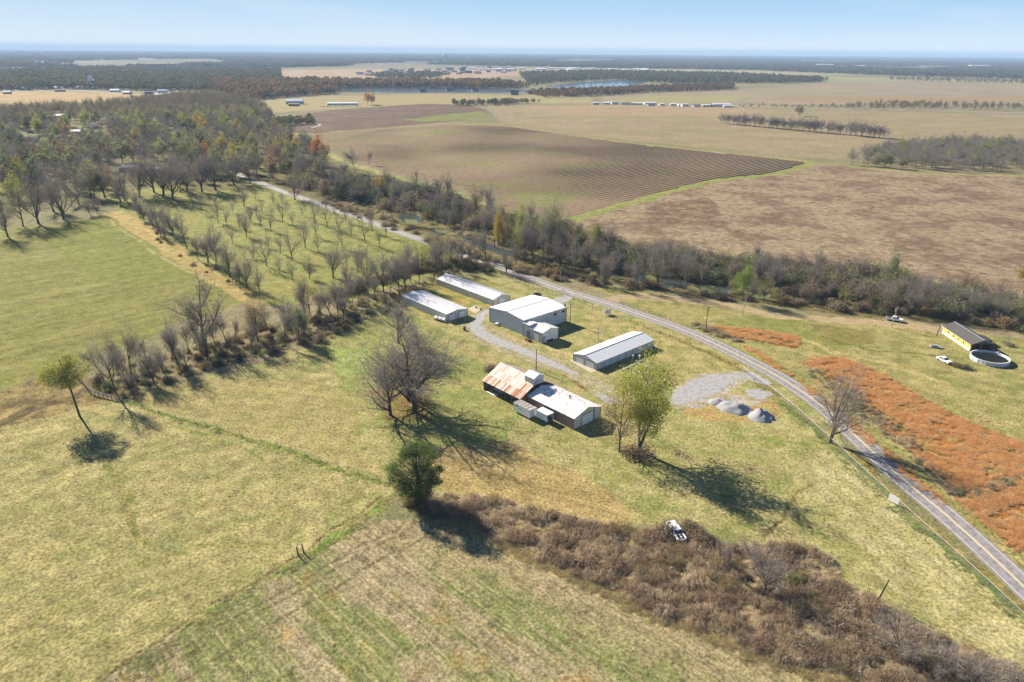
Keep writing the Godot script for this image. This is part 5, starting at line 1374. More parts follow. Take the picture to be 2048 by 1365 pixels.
func ribbed_slope(e0, e1, r0, r1, pitch = 0.9):
	# roof slope between the eave e0-e1 and the ridge r0-r1, 5 cm thick, with ribs running up it
	var s = Shape.new()
	var up = (e1 - e0).cross(r0 - e0).normalized()
	if up.y < 0.0: up = -up
	var n = maxi(2, int(e0.distance_to(e1) / pitch))
	var rows = []
	for i in n:
		for e in [[0.0, 0.0], [0.8, 0.0], [0.85, 0.045], [0.95, 0.045]]:
			rows.append([(i + e[0]) / n, e[1]])
	rows.append([1.0, 0.0])
	for i in rows.size() - 1:
		var t0 = rows[i][0]
		var t1 = rows[i + 1][0]
		s.quad(e0.lerp(e1, t0) + up * rows[i][1], e0.lerp(e1, t1) + up * rows[i + 1][1], r0.lerp(r1, t1) + up * rows[i + 1][1], r0.lerp(r1, t0) + up * rows[i][1], up)
	s.quad(e0 - up * 0.05, e1 - up * 0.05, r1 - up * 0.05, r0 - up * 0.05, -up)
	for q in [[e0, e1], [e1, r1], [r1, r0], [r0, e0]]:
		var mid = (e0 + e1 + r0 + r1) / 4
		s.quad(q[0], q[1], q[1] - up * 0.05, q[0] - up * 0.05, (q[0] + q[1]) / 2 - mid)
	return s

func slab(lo, hi):
	var s = Shape.new()
	s.box(lo, hi)
	return s

func metal_shed(called, label, at, turn, w, d, eave, ridge, along_x, roof_mat, wall_mat, gable_mat, skip = []):
	# near corner at the origin, x to the right, -z to the back; the ridge runs along x or along z
	var o = thing(called, label, "building", at, turn)
	var flat_top = func(_t): return eave
	var gable = func(t): return eave + (ridge - eave) * (1.0 - absf(2.0 * t - 1.0))
	var c = [Vector3(0, 0, 0), Vector3(w, 0, 0), Vector3(w, 0, -d), Vector3(0, 0, -d)]
	if not "front" in skip: obj("wall", ribbed_wall(c[0], c[1], 0.0, flat_top if along_x else gable, Vector3(0, 0, 1)), wall_mat if along_x else gable_mat, o)
	obj("wall", ribbed_wall(c[1], c[2], 0.0, gable if along_x else flat_top, Vector3(1, 0, 0)), gable_mat if along_x else wall_mat, o)
	obj("wall", ribbed_wall(c[2], c[3], 0.0, flat_top if along_x else gable, Vector3(0, 0, -1)), wall_mat if along_x else gable_mat, o)
	if not "left" in skip: obj("wall", ribbed_wall(c[3], c[0], 0.0, gable if along_x else flat_top, Vector3(-1, 0, 0)), gable_mat if along_x else wall_mat, o)
	var h = 0.22
	if along_x:
		var drop = (ridge - eave) / (d / 2) * h
		obj("roof", ribbed_slope(Vector3(-h, eave - drop + 0.08, h), Vector3(w + h, eave - drop + 0.08, h), Vector3(-h, ridge + 0.08, -d / 2), Vector3(w + h, ridge + 0.08, -d / 2)), roof_mat, o)
		obj("roof", ribbed_slope(Vector3(-h, eave - drop + 0.08, -d - h), Vector3(w + h, eave - drop + 0.08, -d - h), Vector3(-h, ridge + 0.08, -d / 2), Vector3(w + h, ridge + 0.08, -d / 2)), roof_mat, o)
		obj("ridge_cap", slab(Vector3(-h, ridge + 0.1, -d / 2 - 0.18), Vector3(w + h, ridge + 0.15, -d / 2 + 0.18)), roof_mat, o)
	else:
		var drop = (ridge - eave) / (w / 2) * h
		obj("roof", ribbed_slope(Vector3(-h, eave - drop + 0.08, h), Vector3(-h, eave - drop + 0.08, -d - h), Vector3(w / 2, ridge + 0.08, h), Vector3(w / 2, ridge + 0.08, -d - h)), roof_mat, o)
		obj("roof", ribbed_slope(Vector3(w + h, eave - drop + 0.08, h), Vector3(w + h, eave - drop + 0.08, -d - h), Vector3(w / 2, ridge + 0.08, h), Vector3(w / 2, ridge + 0.08, -d - h)), roof_mat, o)
		obj("ridge_cap", slab(Vector3(w / 2 - 0.18, ridge + 0.1, -d - h), Vector3(w / 2 + 0.18, ridge + 0.15, h)), roof_mat, o)
	for p in c:
		var x = p.x + (0.06 if p.x > 0 else -0.06)
		var z = p.z + (0.06 if p.z == 0 else -0.06)
		obj("corner_trim", slab(Vector3(x - 0.09, 0.0, z - 0.09), Vector3(x + 0.09, eave - 0.06, z + 0.09)), M.trim, o)
	return o

func face_panel(o, called, m, face, a, b, y0, y1, depth = 0.09):
	# a panel set on the front (z = 0) or the left (x = 0) face of a building, standing proud of the ribs
	var s
	if face == "front": s = slab(Vector3(a, y0, 0.03), Vector3(b, y1, depth))
	else: s = slab(Vector3(-depth, y0, -b), Vector3(-0.03, y1, -a))
	return obj(called, s, m, o)

func door(o, face, a, b, h, m = null):
	var d = face_panel(o, "door", m if m else M.door_white, face, a, b, 0.02, h, 0.1)
	for e in [[a - 0.12, a - 0.004, 0.0, h], [b + 0.004, b + 0.12, 0.0, h], [a - 0.12, b + 0.12, h + 0.004, h + 0.14]]:
		face_panel(d, "frame", M.trim, face, e[0], e[1], e[2], e[3], 0.13)
	for i in 3:
		face_panel(d, "panel_rail", M.wall_white, face, a + 0.05, b - 0.05, h * (i + 1) / 4.0 - 0.03, h * (i + 1) / 4.0 + 0.03, 0.12)
	return d

const TURN := 0.7418  # the farmyard's grid, 42.5 degrees off the view

func build_farm():
	# two long grey sheds
	var o = metal_shed("storage_shed", "grey metal shed with two white doors in its gable, beside the gravel drive", Vector3(-22.06, 0, -225.94), TURN, 8.9, 26.0, 2.6, 3.3, false, M.roof_white, M.wall_grey, M.wall_grey)
	door(o, "front", 1.0, 3.6, 2.1)
	door(o, "front", 5.2, 7.8, 2.1)
	o = metal_shed("storage_shed", "longest grey metal shed with one white door, nearest the trees by the road", Vector3(-6.84, 0, -242.35), TURN, 7.9, 33.0, 2.35, 3.6, false, M.roof_white, M.wall_grey, M.wall_cream)
	door(o, "front", 2.6, 5.6, 2.1)
	# the large blue-grey building and its annex
	o = metal_shed("warehouse", "largest blue-grey metal building with a white roof and two small windows", Vector3(3.72, 0, -214.03), TURN, 19.6, 16.6, 5.1, 5.95, true, M.roof_white, M.wall_grey, M.wall_blue)
	for x in [13.6, 17.6]:
		var win = face_panel(o, "window", M.glass, "front", x, x + 1.3, 3.5, 4.3, 0.08)
		for e in [[x - 0.08, x - 0.004], [x + 0.61, x + 0.69], [x + 1.304, x + 1.38]]:
			face_panel(win, "frame", M.trim, "front", e[0], e[1], 3.42, 4.38, 0.11)
	for e in [[9.0, 9.1], [12.9, 13.15], [16.6, 16.95]]:
		face_panel(o, "seam_trim", M.wall_white, "front", e[0], e[1], 0.0, 5.0, 0.1)
	face_panel(o, "wall_vent", M.wall_white, "left", 8.0, 8.5, 4.9, 5.4, 0.14)
	var fan = Shape.new()
	fan.tube(Vector3(19.7, 1.8, -6.0), Vector3(20.1, 1.8, -6.0), 0.5, 0.5, 10, true)
	obj("exhaust_fan", fan, M.black, o)
	obj("flue", slab(Vector3(19.2, 5.2, -0.6), Vector3(19.5, 6.0, -0.2)), M.black, o)
	o = metal_shed("annex", "small grey annex with a white door against the blue-grey building", Vector3(9.45, 0, -207.21), TURN, 7.0, 5.6, 3.5, 4.4, false, M.roof_white, M.wall_blue, M.wall_white)
	door(o, "left", 1.3, 3.7, 2.7)
	door(o, "front", 0.5, 1.2, 2.0, M.wall_blue)
	for x in [2.0, 2.9, 3.8]:
		face_panel(o, "bench_slat", M.timber_dark, "front", x, x + 0.7, 0.2, 0.55, 0.5)
	o = metal_shed("connector", "flat-topped link between the blue-grey building and its annex", Vector3(5.6, 0, -211.5), TURN, 3.4, 3.0, 4.4, 4.6, false, M.roof_white, M.wall_blue, M.wall_blue)
	door(o, "left", 0.3, 1.1, 2.0, M.brick)
	# the low white-roofed shed
	o = metal_shed("livestock_shed", "long low shed with a white roof and open dark front between drive and road", Vector3(24.32, 0, -187.34), TURN, 26.6, 8.9, 2.25, 3.35, true, M.roof_galvanised, M.wall_grey, M.wall_grey)
	door(o, "left", 0.9, 3.9, 1.95)
	door(o, "left", 4.8, 7.8, 1.95)
	for i in 7:
		face_panel(o, "wall_post", M.trim, "front", 3.0 + i * 3.3, 3.08 + i * 3.3, 0.0, 2.15, 0.1)
	# workshop with the old white roof
	o = metal_shed("workshop", "old workshop with patched white roof, cream gable and white door", Vector3(15.09, 0, -152.43), TURN, 9.6, 16.0, 3.0, 4.45, false, M.roof_old, M.wall_rust, M.wall_cream)
	door(o, "front", 2.9, 6.9, 2.75)
	face_panel(o, "downpipe", M.trim, "front", 7.3, 7.42, 0.0, 3.6, 0.14)
	for z in [-6.3, -11.4]:
		var v = Shape.new()
		v.lathe([Vector2(0.16, 4.2), Vector2(0.16, 4.7), Vector2(0.34, 4.75), Vector2(0.4, 4.95), Vector2(0.25, 5.15), Vector2(0.0, 5.2)], 10, Vector3(5.1, 0, z))
		obj("roof_vent", v, M.steel, o)
	build_barn()
	# two box trailers along the workshop
	for e in [[-4.7, -16.4, 2.35, 5.9, 2.75, "longer white box trailer with blue lettering and an open brown roof beside the barn"], [-2.85, -10.1, 2.3, 3.9, 2.35, "shorter white box trailer with an open dark end beside the workshop"]]:
		var at = Transform3D(Basis(Vector3.UP, TURN), Vector3(15.09, 0, -152.43)) * Vector3(e[0], 0, e[1])
		var t = thing("box_trailer", e[5], "trailer", at, TURN, "")
		var w = e[2]
		var d = e[3]
		var h = e[4]
		var long = d > 5.0
		obj("side", slab(Vector3(0, 0.45, 0), Vector3(0.06, h, d)), M.paint_white, t)
		obj("side", slab(Vector3(w - 0.06, 0.45, 0), Vector3(w, h, d)), M.paint_white, t)
		obj("front_panel", slab(Vector3(0.063, 0.45, 0), Vector3(w - 0.063, h, 0.06)), M.paint_white, t)
		obj("floor", slab(Vector3(0.063, 0.4, 0.063), Vector3(w - 0.063, 0.52, d)), M.timber_grey, t)
		if long:
			obj("rear_door", slab(Vector3(0.063, 0.55, d - 0.06), Vector3(w - 0.063, h, d)), M.paint_white, t)
			obj("roof", slab(Vector3(0.063, h - 0.14, 0.063), Vector3(w - 0.063, h - 0.1, d - 0.063)), M.timber_grey, t)
			for i in 4: obj("roof_bow", slab(Vector3(0.063, h - 0.095, 1.0 + i * 1.2), Vector3(w - 0.063, h - 0.03, 1.1 + i * 1.2)), M.timber, t)
			obj("lettering", slab(Vector3(-0.012, h - 0.7, 0.8), Vector3(-0.004, h - 0.35, 1.6)), M.letter_blue, t)
			for i in 5: obj("lettering", slab(Vector3(-0.012, h - 1.05, 1.9 + i * 0.3), Vector3(-0.004, h - 0.9, 2.08 + i * 0.3)), M.letter_blue, t)
		else:
			obj("roof", slab(Vector3(-0.03, h + 0.003, -0.03), Vector3(w + 0.03, h + 0.05, d + 0.03)), M.paint_white, t)
		for x in [0.12, w - 0.32]:
			for z in [d * 0.62, d * 0.62 + 0.85]:
				var s = Shape.new()
				s.tube(Vector3(x, 0.36, z), Vector3(x + 0.2, 0.36, z), 0.36, 0.36, 12, true)
				obj("wheel", s, M.tyre, t)

func build_barn():
	# old barn with a rusted roof of single sheets, open studs in its gable and a small roof house
	var o = thing("barn", "old barn with a rust-streaked metal roof and a small roof house", "building", Vector3(15.09, 0, -152.43), TURN)
	var x0 = -2.5
	var xr = 4.2
	var x1 = 10.1
	var z0 = -16.35
	var z1 = -31.4
	var e0 = 2.75
	var e1 = 3.1
	var hr = 6.1
	# sheets, three rows up the near slope and two up the far one
	rng.seed = 61
	var n = 23
	for side in 2:
		var rows = 3 if side == 0 else 2
		for i in n:
			for k in rows:
				var ta = float(k) / rows
				var tb = (k + 1.0) / rows + 0.015
				var xa = lerpf(x0 if side == 0 else x1, xr, ta)
				var xb = lerpf(x0 if side == 0 else x1, xr, minf(tb, 1.0))
				var ya = lerpf(e0 if side == 0 else e1, hr, ta)
				var yb = lerpf(e0 if side == 0 else e1, hr, minf(tb, 1.0))
				var za = lerpf(z0, z1, float(i) / n)
				var zb = lerpf(z0, z1, (i + 1.0) / n - 0.002)
				var lift = 0.02 * (rows - k) * 0.0 + 0.03 * k + 0.015 * rng.randf()
				var s = Shape.new()
				var up = Vector3(0, 1, 0)
				var m = 5
				for j in m:
					var q0 = lerpf(za, zb, float(j) / m)
					var q1 = lerpf(za, zb, (j + 1.0) / m)
					var l0 = lift + (0.035 if j % 2 == 0 else 0.0)
					var l1 = lift + (0.035 if j % 2 == 1 else 0.0)
					s.quad(Vector3(xa, ya + l0, q0), Vector3(xa, ya + l1, q1), Vector3(xb, yb + l1, q1), Vector3(xb, yb + l0, q0), up)
				var rust = rng.randf()
				if side == 0 and k == 0: rust += 0.35
				if side == 0 and k == 1 and i > 0 and i < 5: rust += 0.5
				if side == 0 and i < 6: rust += 0.15
				obj("roof_sheet", s, M["sheet%d" % clampi(int(pow(rust, 1.4) * 3.0), 0, 4)], o)
	for x in [x0 + 0.5, -0.2, 2.0, xr, 6.2, 8.2, x1 - 0.3]:
		var top = lerpf(e0, hr, (x - x0) / (xr - x0)) if x < xr else lerpf(hr, e1, (x - xr) / (x1 - xr))
		obj("stud", slab(Vector3(x - 0.07, 0.0, z0 - 0.45), Vector3(x + 0.07, top - 0.12, z0 - 0.3)), M.timber, o)
	for x in [0.9, 1.5, 2.6, 3.3, 5.0, 5.7, 6.9, 7.6, 8.8, 9.3]:
		var top = lerpf(e0, hr, (x - x0) / (xr - x0)) if x < xr else lerpf(hr, e1, (x - xr) / (x1 - xr))
		obj("stud", slab(Vector3(x - 0.05, 2.6, z0 - 0.45), Vector3(x + 0.05, top - 0.12, z0 - 0.35)), M.timber_grey, o)
	obj("tie_beam", slab(Vector3(x0 + 0.3, 2.5, z0 - 0.62), Vector3(x1 - 0.2, 2.7, z0 - 0.47)), M.timber, o)
	obj("eave_beam", slab(Vector3(x0 + 0.42, 2.55, z1 + 0.2), Vector3(x0 + 0.58, 2.75, z0 - 0.63)), M.timber, o)
	for i in 6:
		var z = lerpf(z0 - 0.9, z1 + 0.4, i / 5.0)
		obj("post", slab(Vector3(x0 + 0.42, 0.0, z - 0.08), Vector3(x0 + 0.58, 2.54, z + 0.08)), M.timber, o)
	var low = func(_t): return 2.6
	obj("wall", ribbed_wall(Vector3(0.6, 0, z1 + 0.3), Vector3(0.6, 0, z0 - 0.8), 0.0, func(_t): return 3.9, Vector3(-1, 0, 0)), M.wall_rust, o)
	obj("wall", ribbed_wall(Vector3(x1 - 0.15, 0, z1 + 0.3), Vector3(x1 - 0.15, 0, z0 - 0.5), 0.0, func(_t): return 2.95, Vector3(1, 0, 0)), M.wall_rust, o)
	obj("wall", ribbed_wall(Vector3(x1 - 0.2, 0, z1 + 0.25), Vector3(x0 + 0.3, 0, z1 + 0.25), 0.0, func(t):
		var x = lerpf(x1 - 0.2, x0 + 0.3, t)
		return (lerpf(e0, hr, (x - x0) / (xr - x0)) if x < xr else lerpf(hr, e1, (x - xr) / (x1 - xr))) - 0.1, Vector3(0, 0, -1)), M.wall_rust, o)
	# roof house
	var c = Node3D.new()
	c.name = "roof_house"
	o.add_child(c)
	var a = Vector3(2.4, 0, -16.6)
	var b = Vector3(6.0, 0, -20.0)
	obj("wall", ribbed_wall(Vector3(a.x, 0, a.z), Vector3(b.x, 0, a.z), 5.0, func(t): return 7.0 + 0.75 * (1.0 - absf(2.0 * t - 1.0)), Vector3(0, 0, 1), 0.6), M.wall_blue, c)
	obj("wall", ribbed_wall(Vector3(a.x, 0, b.z), Vector3(b.x, 0, b.z), 5.0, func(t): return 7.0 + 0.75 * (1.0 - absf(2.0 * t - 1.0)), Vector3(0, 0, -1), 0.6), M.wall_blue, c)
	obj("wall", ribbed_wall(Vector3(a.x, 0, b.z), Vector3(a.x, 0, a.z), 5.0, func(_t): return 7.0, Vector3(-1, 0, 0), 0.6), M.wall_grey, c)
	obj("wall", ribbed_wall(Vector3(b.x, 0, b.z), Vector3(b.x, 0, a.z), 4.6, func(_t): return 7.0, Vector3(1, 0, 0), 0.6), M.wall_grey, c)
	var mid = (a.x + b.x) / 2
	obj("roof", ribbed_slope(Vector3(a.x - 0.2, 6.98, a.z + 0.2), Vector3(a.x - 0.2, 6.98, b.z - 0.2), Vector3(mid, 7.84, a.z + 0.2), Vector3(mid, 7.84, b.z - 0.2), 0.6), M.roof_galvanised, c)
	obj("roof", ribbed_slope(Vector3(b.x + 0.2, 6.98, a.z + 0.2), Vector3(b.x + 0.2, 6.98, b.z - 0.2), Vector3(mid, 7.84, a.z + 0.2), Vector3(mid, 7.84, b.z - 0.2), 0.6), M.roof_galvanised, c)

func build_house():
	# yellow house right of the road: gable end towards the camera, shingle roof, porch recess
	var o = thing("house", "yellow-boarded house with a dark shingle roof beside the round pool", "house", Vector3(141.4, 0, -203.9), -0.01)
	var w = 6.9
	var d = 15.6
	var e = 2.4
	var r = 3.7
	obj("wall", slab(Vector3(0, 0, -d), Vector3(0.15, e, 0)), M.pine_board, o)
	for i in 9:
		var z = -d + 0.4 + i * 1.68
		obj("sheathing_panel", slab(Vector3(-0.03, 0.75, z), Vector3(-0.003, e - 0.05, z + [1.5, 1.2, 0.8, 1.5, 1.1, 1.4, 1.5, 0.9, 1.3][i])), M.yellow, o)
	for z in [-12.6, -9.4, -6.9, -3.9]:
		var wi = obj("window", slab(Vector3(-0.06, 1.0, z), Vector3(-0.033, 2.0, z + 0.5)), M.glass, o)
		obj("frame", slab(Vector3(-0.075, 0.93, z - 0.07), Vector3(-0.063, 0.995, z + 0.57)), M.wall_white, wi)
	obj("wall", slab(Vector3(w - 0.15, 0, -d), Vector3(w, e, 0)), M.brick, o)
	obj("wall", slab(Vector3(0.153, 0, -d), Vector3(w - 0.153, e, -d + 0.15)), M.brick, o)
	obj("wall", slab(Vector3(0.153, 0, -1.6), Vector3(w - 0.153, e, -1.45)), M.brick, o)
	obj("door", slab(Vector3(2.6, 0, -1.44), Vector3(3.6, 2.05, -1.38)), M.dark, o)
	obj("window", slab(Vector3(4.4, 0.8, -1.44), Vector3(5.8, 1.9, -1.38)), M.glass, o)
	for x in [0.25, 3.3, 6.5]:
		obj("porch_post", slab(Vector3(x, 0, -0.2), Vector3(x + 0.14, e - 0.05, -0.06)), M.timber_grey, o)
	var g = Shape.new()
	g.tri(Vector3(0, e, 0.02), Vector3(w / 2, r, 0.02), Vector3(w, e, 0.02))
	g.tri(Vector3(0, e, -0.08), Vector3(w, e, -0.08), Vector3(w / 2, r, -0.08))
	g.quad(Vector3(0, e, 0.02), Vector3(w, e, 0.02), Vector3(w, e, -0.08), Vector3(0, e, -0.08), Vector3.DOWN)
	obj("gable", g, M.timber, o)
	for s in [0, 1]:
		var ex = -0.45 if s == 0 else w + 0.45
		obj("roof", ribbed_slope(Vector3(ex, e - 0.1, 0.5), Vector3(ex, e - 0.1, -d - 0.4), Vector3(w / 2, r + 0.1, 0.5), Vector3(w / 2, r + 0.1, -d - 0.4), 40.0), M.shingle, o)
	obj("fascia", slab(Vector3(-0.52, e - 0.25, -d - 0.4), Vector3(-0.455, e - 0.03, 0.5)), M.pine_board, o)
	obj("ridge_cap", slab(Vector3(w / 2 - 0.2, r + 0.16, -d - 0.4), Vector3(w / 2 + 0.2, r + 0.2, 0.5)), M.steel, o)
	# rear wing
	obj("wing_roof", ribbed_slope(Vector3(w + 0.46, e - 0.3, -5.0), Vector3(w + 0.46, e - 0.3, -9.5), Vector3(w + 3.4, e - 0.9, -5.0), Vector3(w + 3.4, e - 0.9, -9.5), 40.0), M.shingle, o)
	obj("wing_wall", slab(Vector3(w + 0.004, 0, -9.2), Vector3(w + 3.0, 1.4, -5.2)), M.brick, o)
	obj("skirting", slab(Vector3(-0.05, 0, -d + 0.2), Vector3(-0.003, 0.7, -0.2)), M.wall_white, o)
	# above-ground pool
	var p = thing("pool", "round above-ground pool with white wall and murky water by the house", "pool", Vector3(143.3, 0, -197.0))
	var s = Shape.new()
	s.lathe([Vector2(5.1, 0.0), Vector2(5.1, 1.2)], 40)
	s.lathe([Vector2(5.0, 1.2), Vector2(5.0, 0.2)], 40)
	obj("wall", s, M.pool_vinyl, p)
	s = Shape.new()
	s.lathe([Vector2(4.95, 1.19), Vector2(5.2, 1.19), Vector2(5.2, 1.26), Vector2(4.95, 1.26), Vector2(4.95, 1.19)], 40)
	obj("rim", s, M.paint_white, p)
	s = Shape.new()
	s.lathe([Vector2(4.99, 0.55), Vector2(0.0, 0.55)], 40)
	obj("water", s, M.pool_water, p)
	for i in 16:
		var w2 = TAU * i / 16.0
		s = Shape.new()
		s.tube(Vector3(cos(w2) * 5.16, 0, sin(w2) * 5.16), Vector3(cos(w2) * 5.16, 1.18, sin(w2) * 5.16), 0.07, 0.07, 5)
		obj("upright", s, M.paint_white, p)
	p = thing("pool_ladder", "white pool ladder at the house side of the round pool", "ladder", Vector3(147.2, 0, -200.2), 0.7)
	for x in [0.0, 0.55]:
		for z in [0.0, 0.7]:
			s = Shape.new()
			s.tube(Vector3(x, 0, z), Vector3(x, 1.7, 0.35), 0.045, 0.045, 6)
			obj("rail", s, M.paint_white, p)
	for i in 4:
		obj("rung", slab(Vector3(0.04, 0.25 + i * 0.3, 0.1 + i * 0.06), Vector3(0.51, 0.29 + i * 0.3, 0.22 + i * 0.06)), M.paint_white, p)

# ---------------------------------------------------------------- vehicles
func wheel(o, x, y, z, r, w):
	var s = Shape.new()
	s.tube(Vector3(x - w / 2, y, z), Vector3(x + w / 2, y, z), r, r, 14, true)
	s.tube(Vector3(x + w / 2, y, z), Vector3(x - w / 2, y, z), r, r, 14, true)
	var t = obj("wheel", s, M.tyre, o)
	s = Shape.new()
	var e = 0.012 + w / 2
	s.tube(Vector3(x - e, y, z), Vector3(x + e, y, z), r * 0.58, r * 0.58, 10, true)
	s.tube(Vector3(x + e, y, z), Vector3(x - e, y, z), r * 0.58, r * 0.58, 10, true)
	obj("rim", s, M.chrome, t)

func pickup(label, at, turn, paint, bonnet_open = false, cover = false):
	# nose at +z; side outlines are (z, y)
	var o = thing("pickup_truck", label, "truck", at, turn)
	var w = 0.95
	var s = Shape.new()
	s.prism([Vector2(-2.7, 0.5), Vector2(2.6, 0.5), Vector2(2.68, 0.75), Vector2(2.6, 1.0), Vector2(1.1, 1.1), Vector2(-2.72, 1.1)], -w, w, [0.04, 0.04, 0.03, 0.06, 0.02, 0.02])
	obj("body", s, paint, o)
	s = Shape.new()
	s.prism([Vector2(1.08, 1.104), Vector2(0.5, 1.66), Vector2(-0.55, 1.7), Vector2(-0.75, 1.104)], -w + 0.05, w - 0.05, [0.0, 0.14, 0.14, 0.0])
	obj("cab", s, paint, o)
	s = Shape.new()
	s.quad(Vector3(-0.78, 1.16, 1.05), Vector3(0.78, 1.16, 1.05), Vector3(0.68, 1.62, 0.57), Vector3(-0.68, 1.62, 0.57), Vector3(0, 0.5, 1))
	obj("windscreen", s, M.glass, o)
	s = Shape.new()
	s.quad(Vector3(-0.74, 1.2, -0.745), Vector3(0.74, 1.2, -0.745), Vector3(0.66, 1.6, -0.615), Vector3(-0.66, 1.6, -0.615), Vector3(0, 0.2, -1))
	obj("rear_window", s, M.glass, o)
	for k in [-1, 1]:
		s = Shape.new()
		s.quad(Vector3(k * 0.905, 1.15, 0.92), Vector3(k * 0.905, 1.15, -0.6), Vector3(k * 0.79, 1.6, -0.5), Vector3(k * 0.79, 1.6, 0.48), Vector3(k, 0.3, 0))
		obj("side_window", s, M.glass, o)
		obj("headlight", slab(Vector3(k * 0.62 - 0.17, 0.72, 2.64), Vector3(k * 0.62 + 0.17, 0.9, 2.7)), M.chrome, o)
		for z in [1.75, -1.75]: wheel(o, k * 0.84, 0.37, z, 0.37, 0.24)
	if cover:
		obj("bed_cover", slab(Vector3(-0.9, 1.105, -2.7), Vector3(0.9, 1.4, -0.85)), paint, o)
	else:
		obj("bed", slab(Vector3(-0.8, 1.102, -2.62), Vector3(0.8, 1.112, -0.85)), M.dark, o)
	if bonnet_open:
		obj("engine_bay", slab(Vector3(-0.62, 1.06, 1.2), Vector3(0.62, 1.125, 2.35)), M.dark, o)
		for k in [-1, 1]: obj("wing", slab(Vector3(k * 0.78 - 0.14, 1.1, 1.15), Vector3(k * 0.78 + 0.14, 1.15, 2.55)), paint, o)
		obj("strut", slab(Vector3(-0.08, 1.127, 1.2), Vector3(0.08, 1.16, 2.3)), paint, o)
	obj("bumper", slab(Vector3(-0.9, 0.45, 2.7), Vector3(0.9, 0.65, 2.8)), M.dark if bonnet_open else M.chrome, o)
	obj("rear_bumper", slab(Vector3(-0.9, 0.45, -2.82), Vector3(0.9, 0.62, -2.72)), M.chrome, o)
	return o

func car(label, at, turn, paint, group = ""):
	var o = thing("car", label, "car", at, turn, group)
	var w = 0.88
	var s = Shape.new()
	s.prism([Vector2(-2.25, 0.35), Vector2(2.2, 0.35), Vector2(2.3, 0.6), Vector2(2.1, 0.8), Vector2(0.9, 0.92), Vector2(-1.5, 0.95), Vector2(-2.25, 0.88)], -w, w, [0.06, 0.06, 0.05, 0.08, 0.03, 0.03, 0.06])
	obj("body", s, paint, o)
	s = Shape.new()
	s.prism([Vector2(0.95, 0.924), Vector2(0.2, 1.38), Vector2(-1.1, 1.4), Vector2(-1.75, 0.955)], -w + 0.04, w - 0.04, [0.0, 0.16, 0.16, 0.0])
	obj("cabin", s, paint, o)
	s = Shape.new()
	s.quad(Vector3(-0.72, 0.98, 0.9), Vector3(0.72, 0.98, 0.9), Vector3(0.62, 1.35, 0.28), Vector3(-0.62, 1.35, 0.28), Vector3(0, 1, 1))
	obj("windscreen", s, M.glass, o)
	s = Shape.new()
	s.quad(Vector3(-0.7, 1.0, -1.72), Vector3(0.7, 1.0, -1.72), Vector3(0.62, 1.36, -1.2), Vector3(-0.62, 1.36, -1.2), Vector3(0, 1, -1))
	obj("rear_window", s, M.glass, o)
	for k in [-1, 1]:
		s = Shape.new()
		s.quad(Vector3(k * 0.85, 0.97, 0.75), Vector3(k * 0.85, 0.97, -1.5), Vector3(k * 0.72, 1.33, -1.05), Vector3(k * 0.72, 1.33, 0.18), Vector3(k, 0.3, 0))
		obj("side_window", s, M.glass, o)
		for z in [1.4, -1.35]: wheel(o, k * 0.78, 0.32, z, 0.32, 0.2)
		obj("headlight", slab(Vector3(k * 0.6 - 0.15, 0.6, 2.24), Vector3(k * 0.6 + 0.15, 0.72, 2.31)), M.chrome, o)
	return o

# ---------------------------------------------------------------- poles, fences, signs
func pole(label, x, z, h, m, arm = 0.0, turn = 0.0, lean = 0.0, lamp = false):
	var o = thing("utility_pole", label, "pole", Vector3(x, 0, z), turn)
	o.rotation.z = lean
	var s = Shape.new()
	s.tube(Vector3(0, -0.3, 0), Vector3(0, h, 0), 0.15, 0.1, 8, true)
	obj("pole", s, m, o)
	if arm > 0.0:
		obj("crossarm", slab(Vector3(-arm, h - 0.5, 0.1), Vector3(arm, h - 0.36, 0.2)), m, o)
		for k in [-1, 0.3, 1]:
			s = Shape.new()
			s.tube(Vector3(k * arm * 0.92, h - 0.36, 0.15), Vector3(k * arm * 0.92, h - 0.15, 0.15), 0.05, 0.04, 6, true)
			obj("insulator", s, M.chrome, o)
	if lamp:
		s = Shape.new()
		s.tube(Vector3(-0.32, h - 1.9, 0.1), Vector3(-0.32, h - 1.0, 0.1), 0.24, 0.24, 10, true)
		obj("transformer", s, M.steel, o)
	return o

func cable(label, a, b, sag, parent = null):
	var s = Shape.new()
	var last = a
	for i in 14:
		var t = (i + 1) / 14.0
		var p = a.lerp(b, t) - Vector3.UP * sag * 4.0 * t * (1.0 - t)
		s.tube(last, p, 0.013, 0.013, 3)
		last = p
	return tag(obj("power_line", s, M.wire), label, "wire", "power lines along the road")

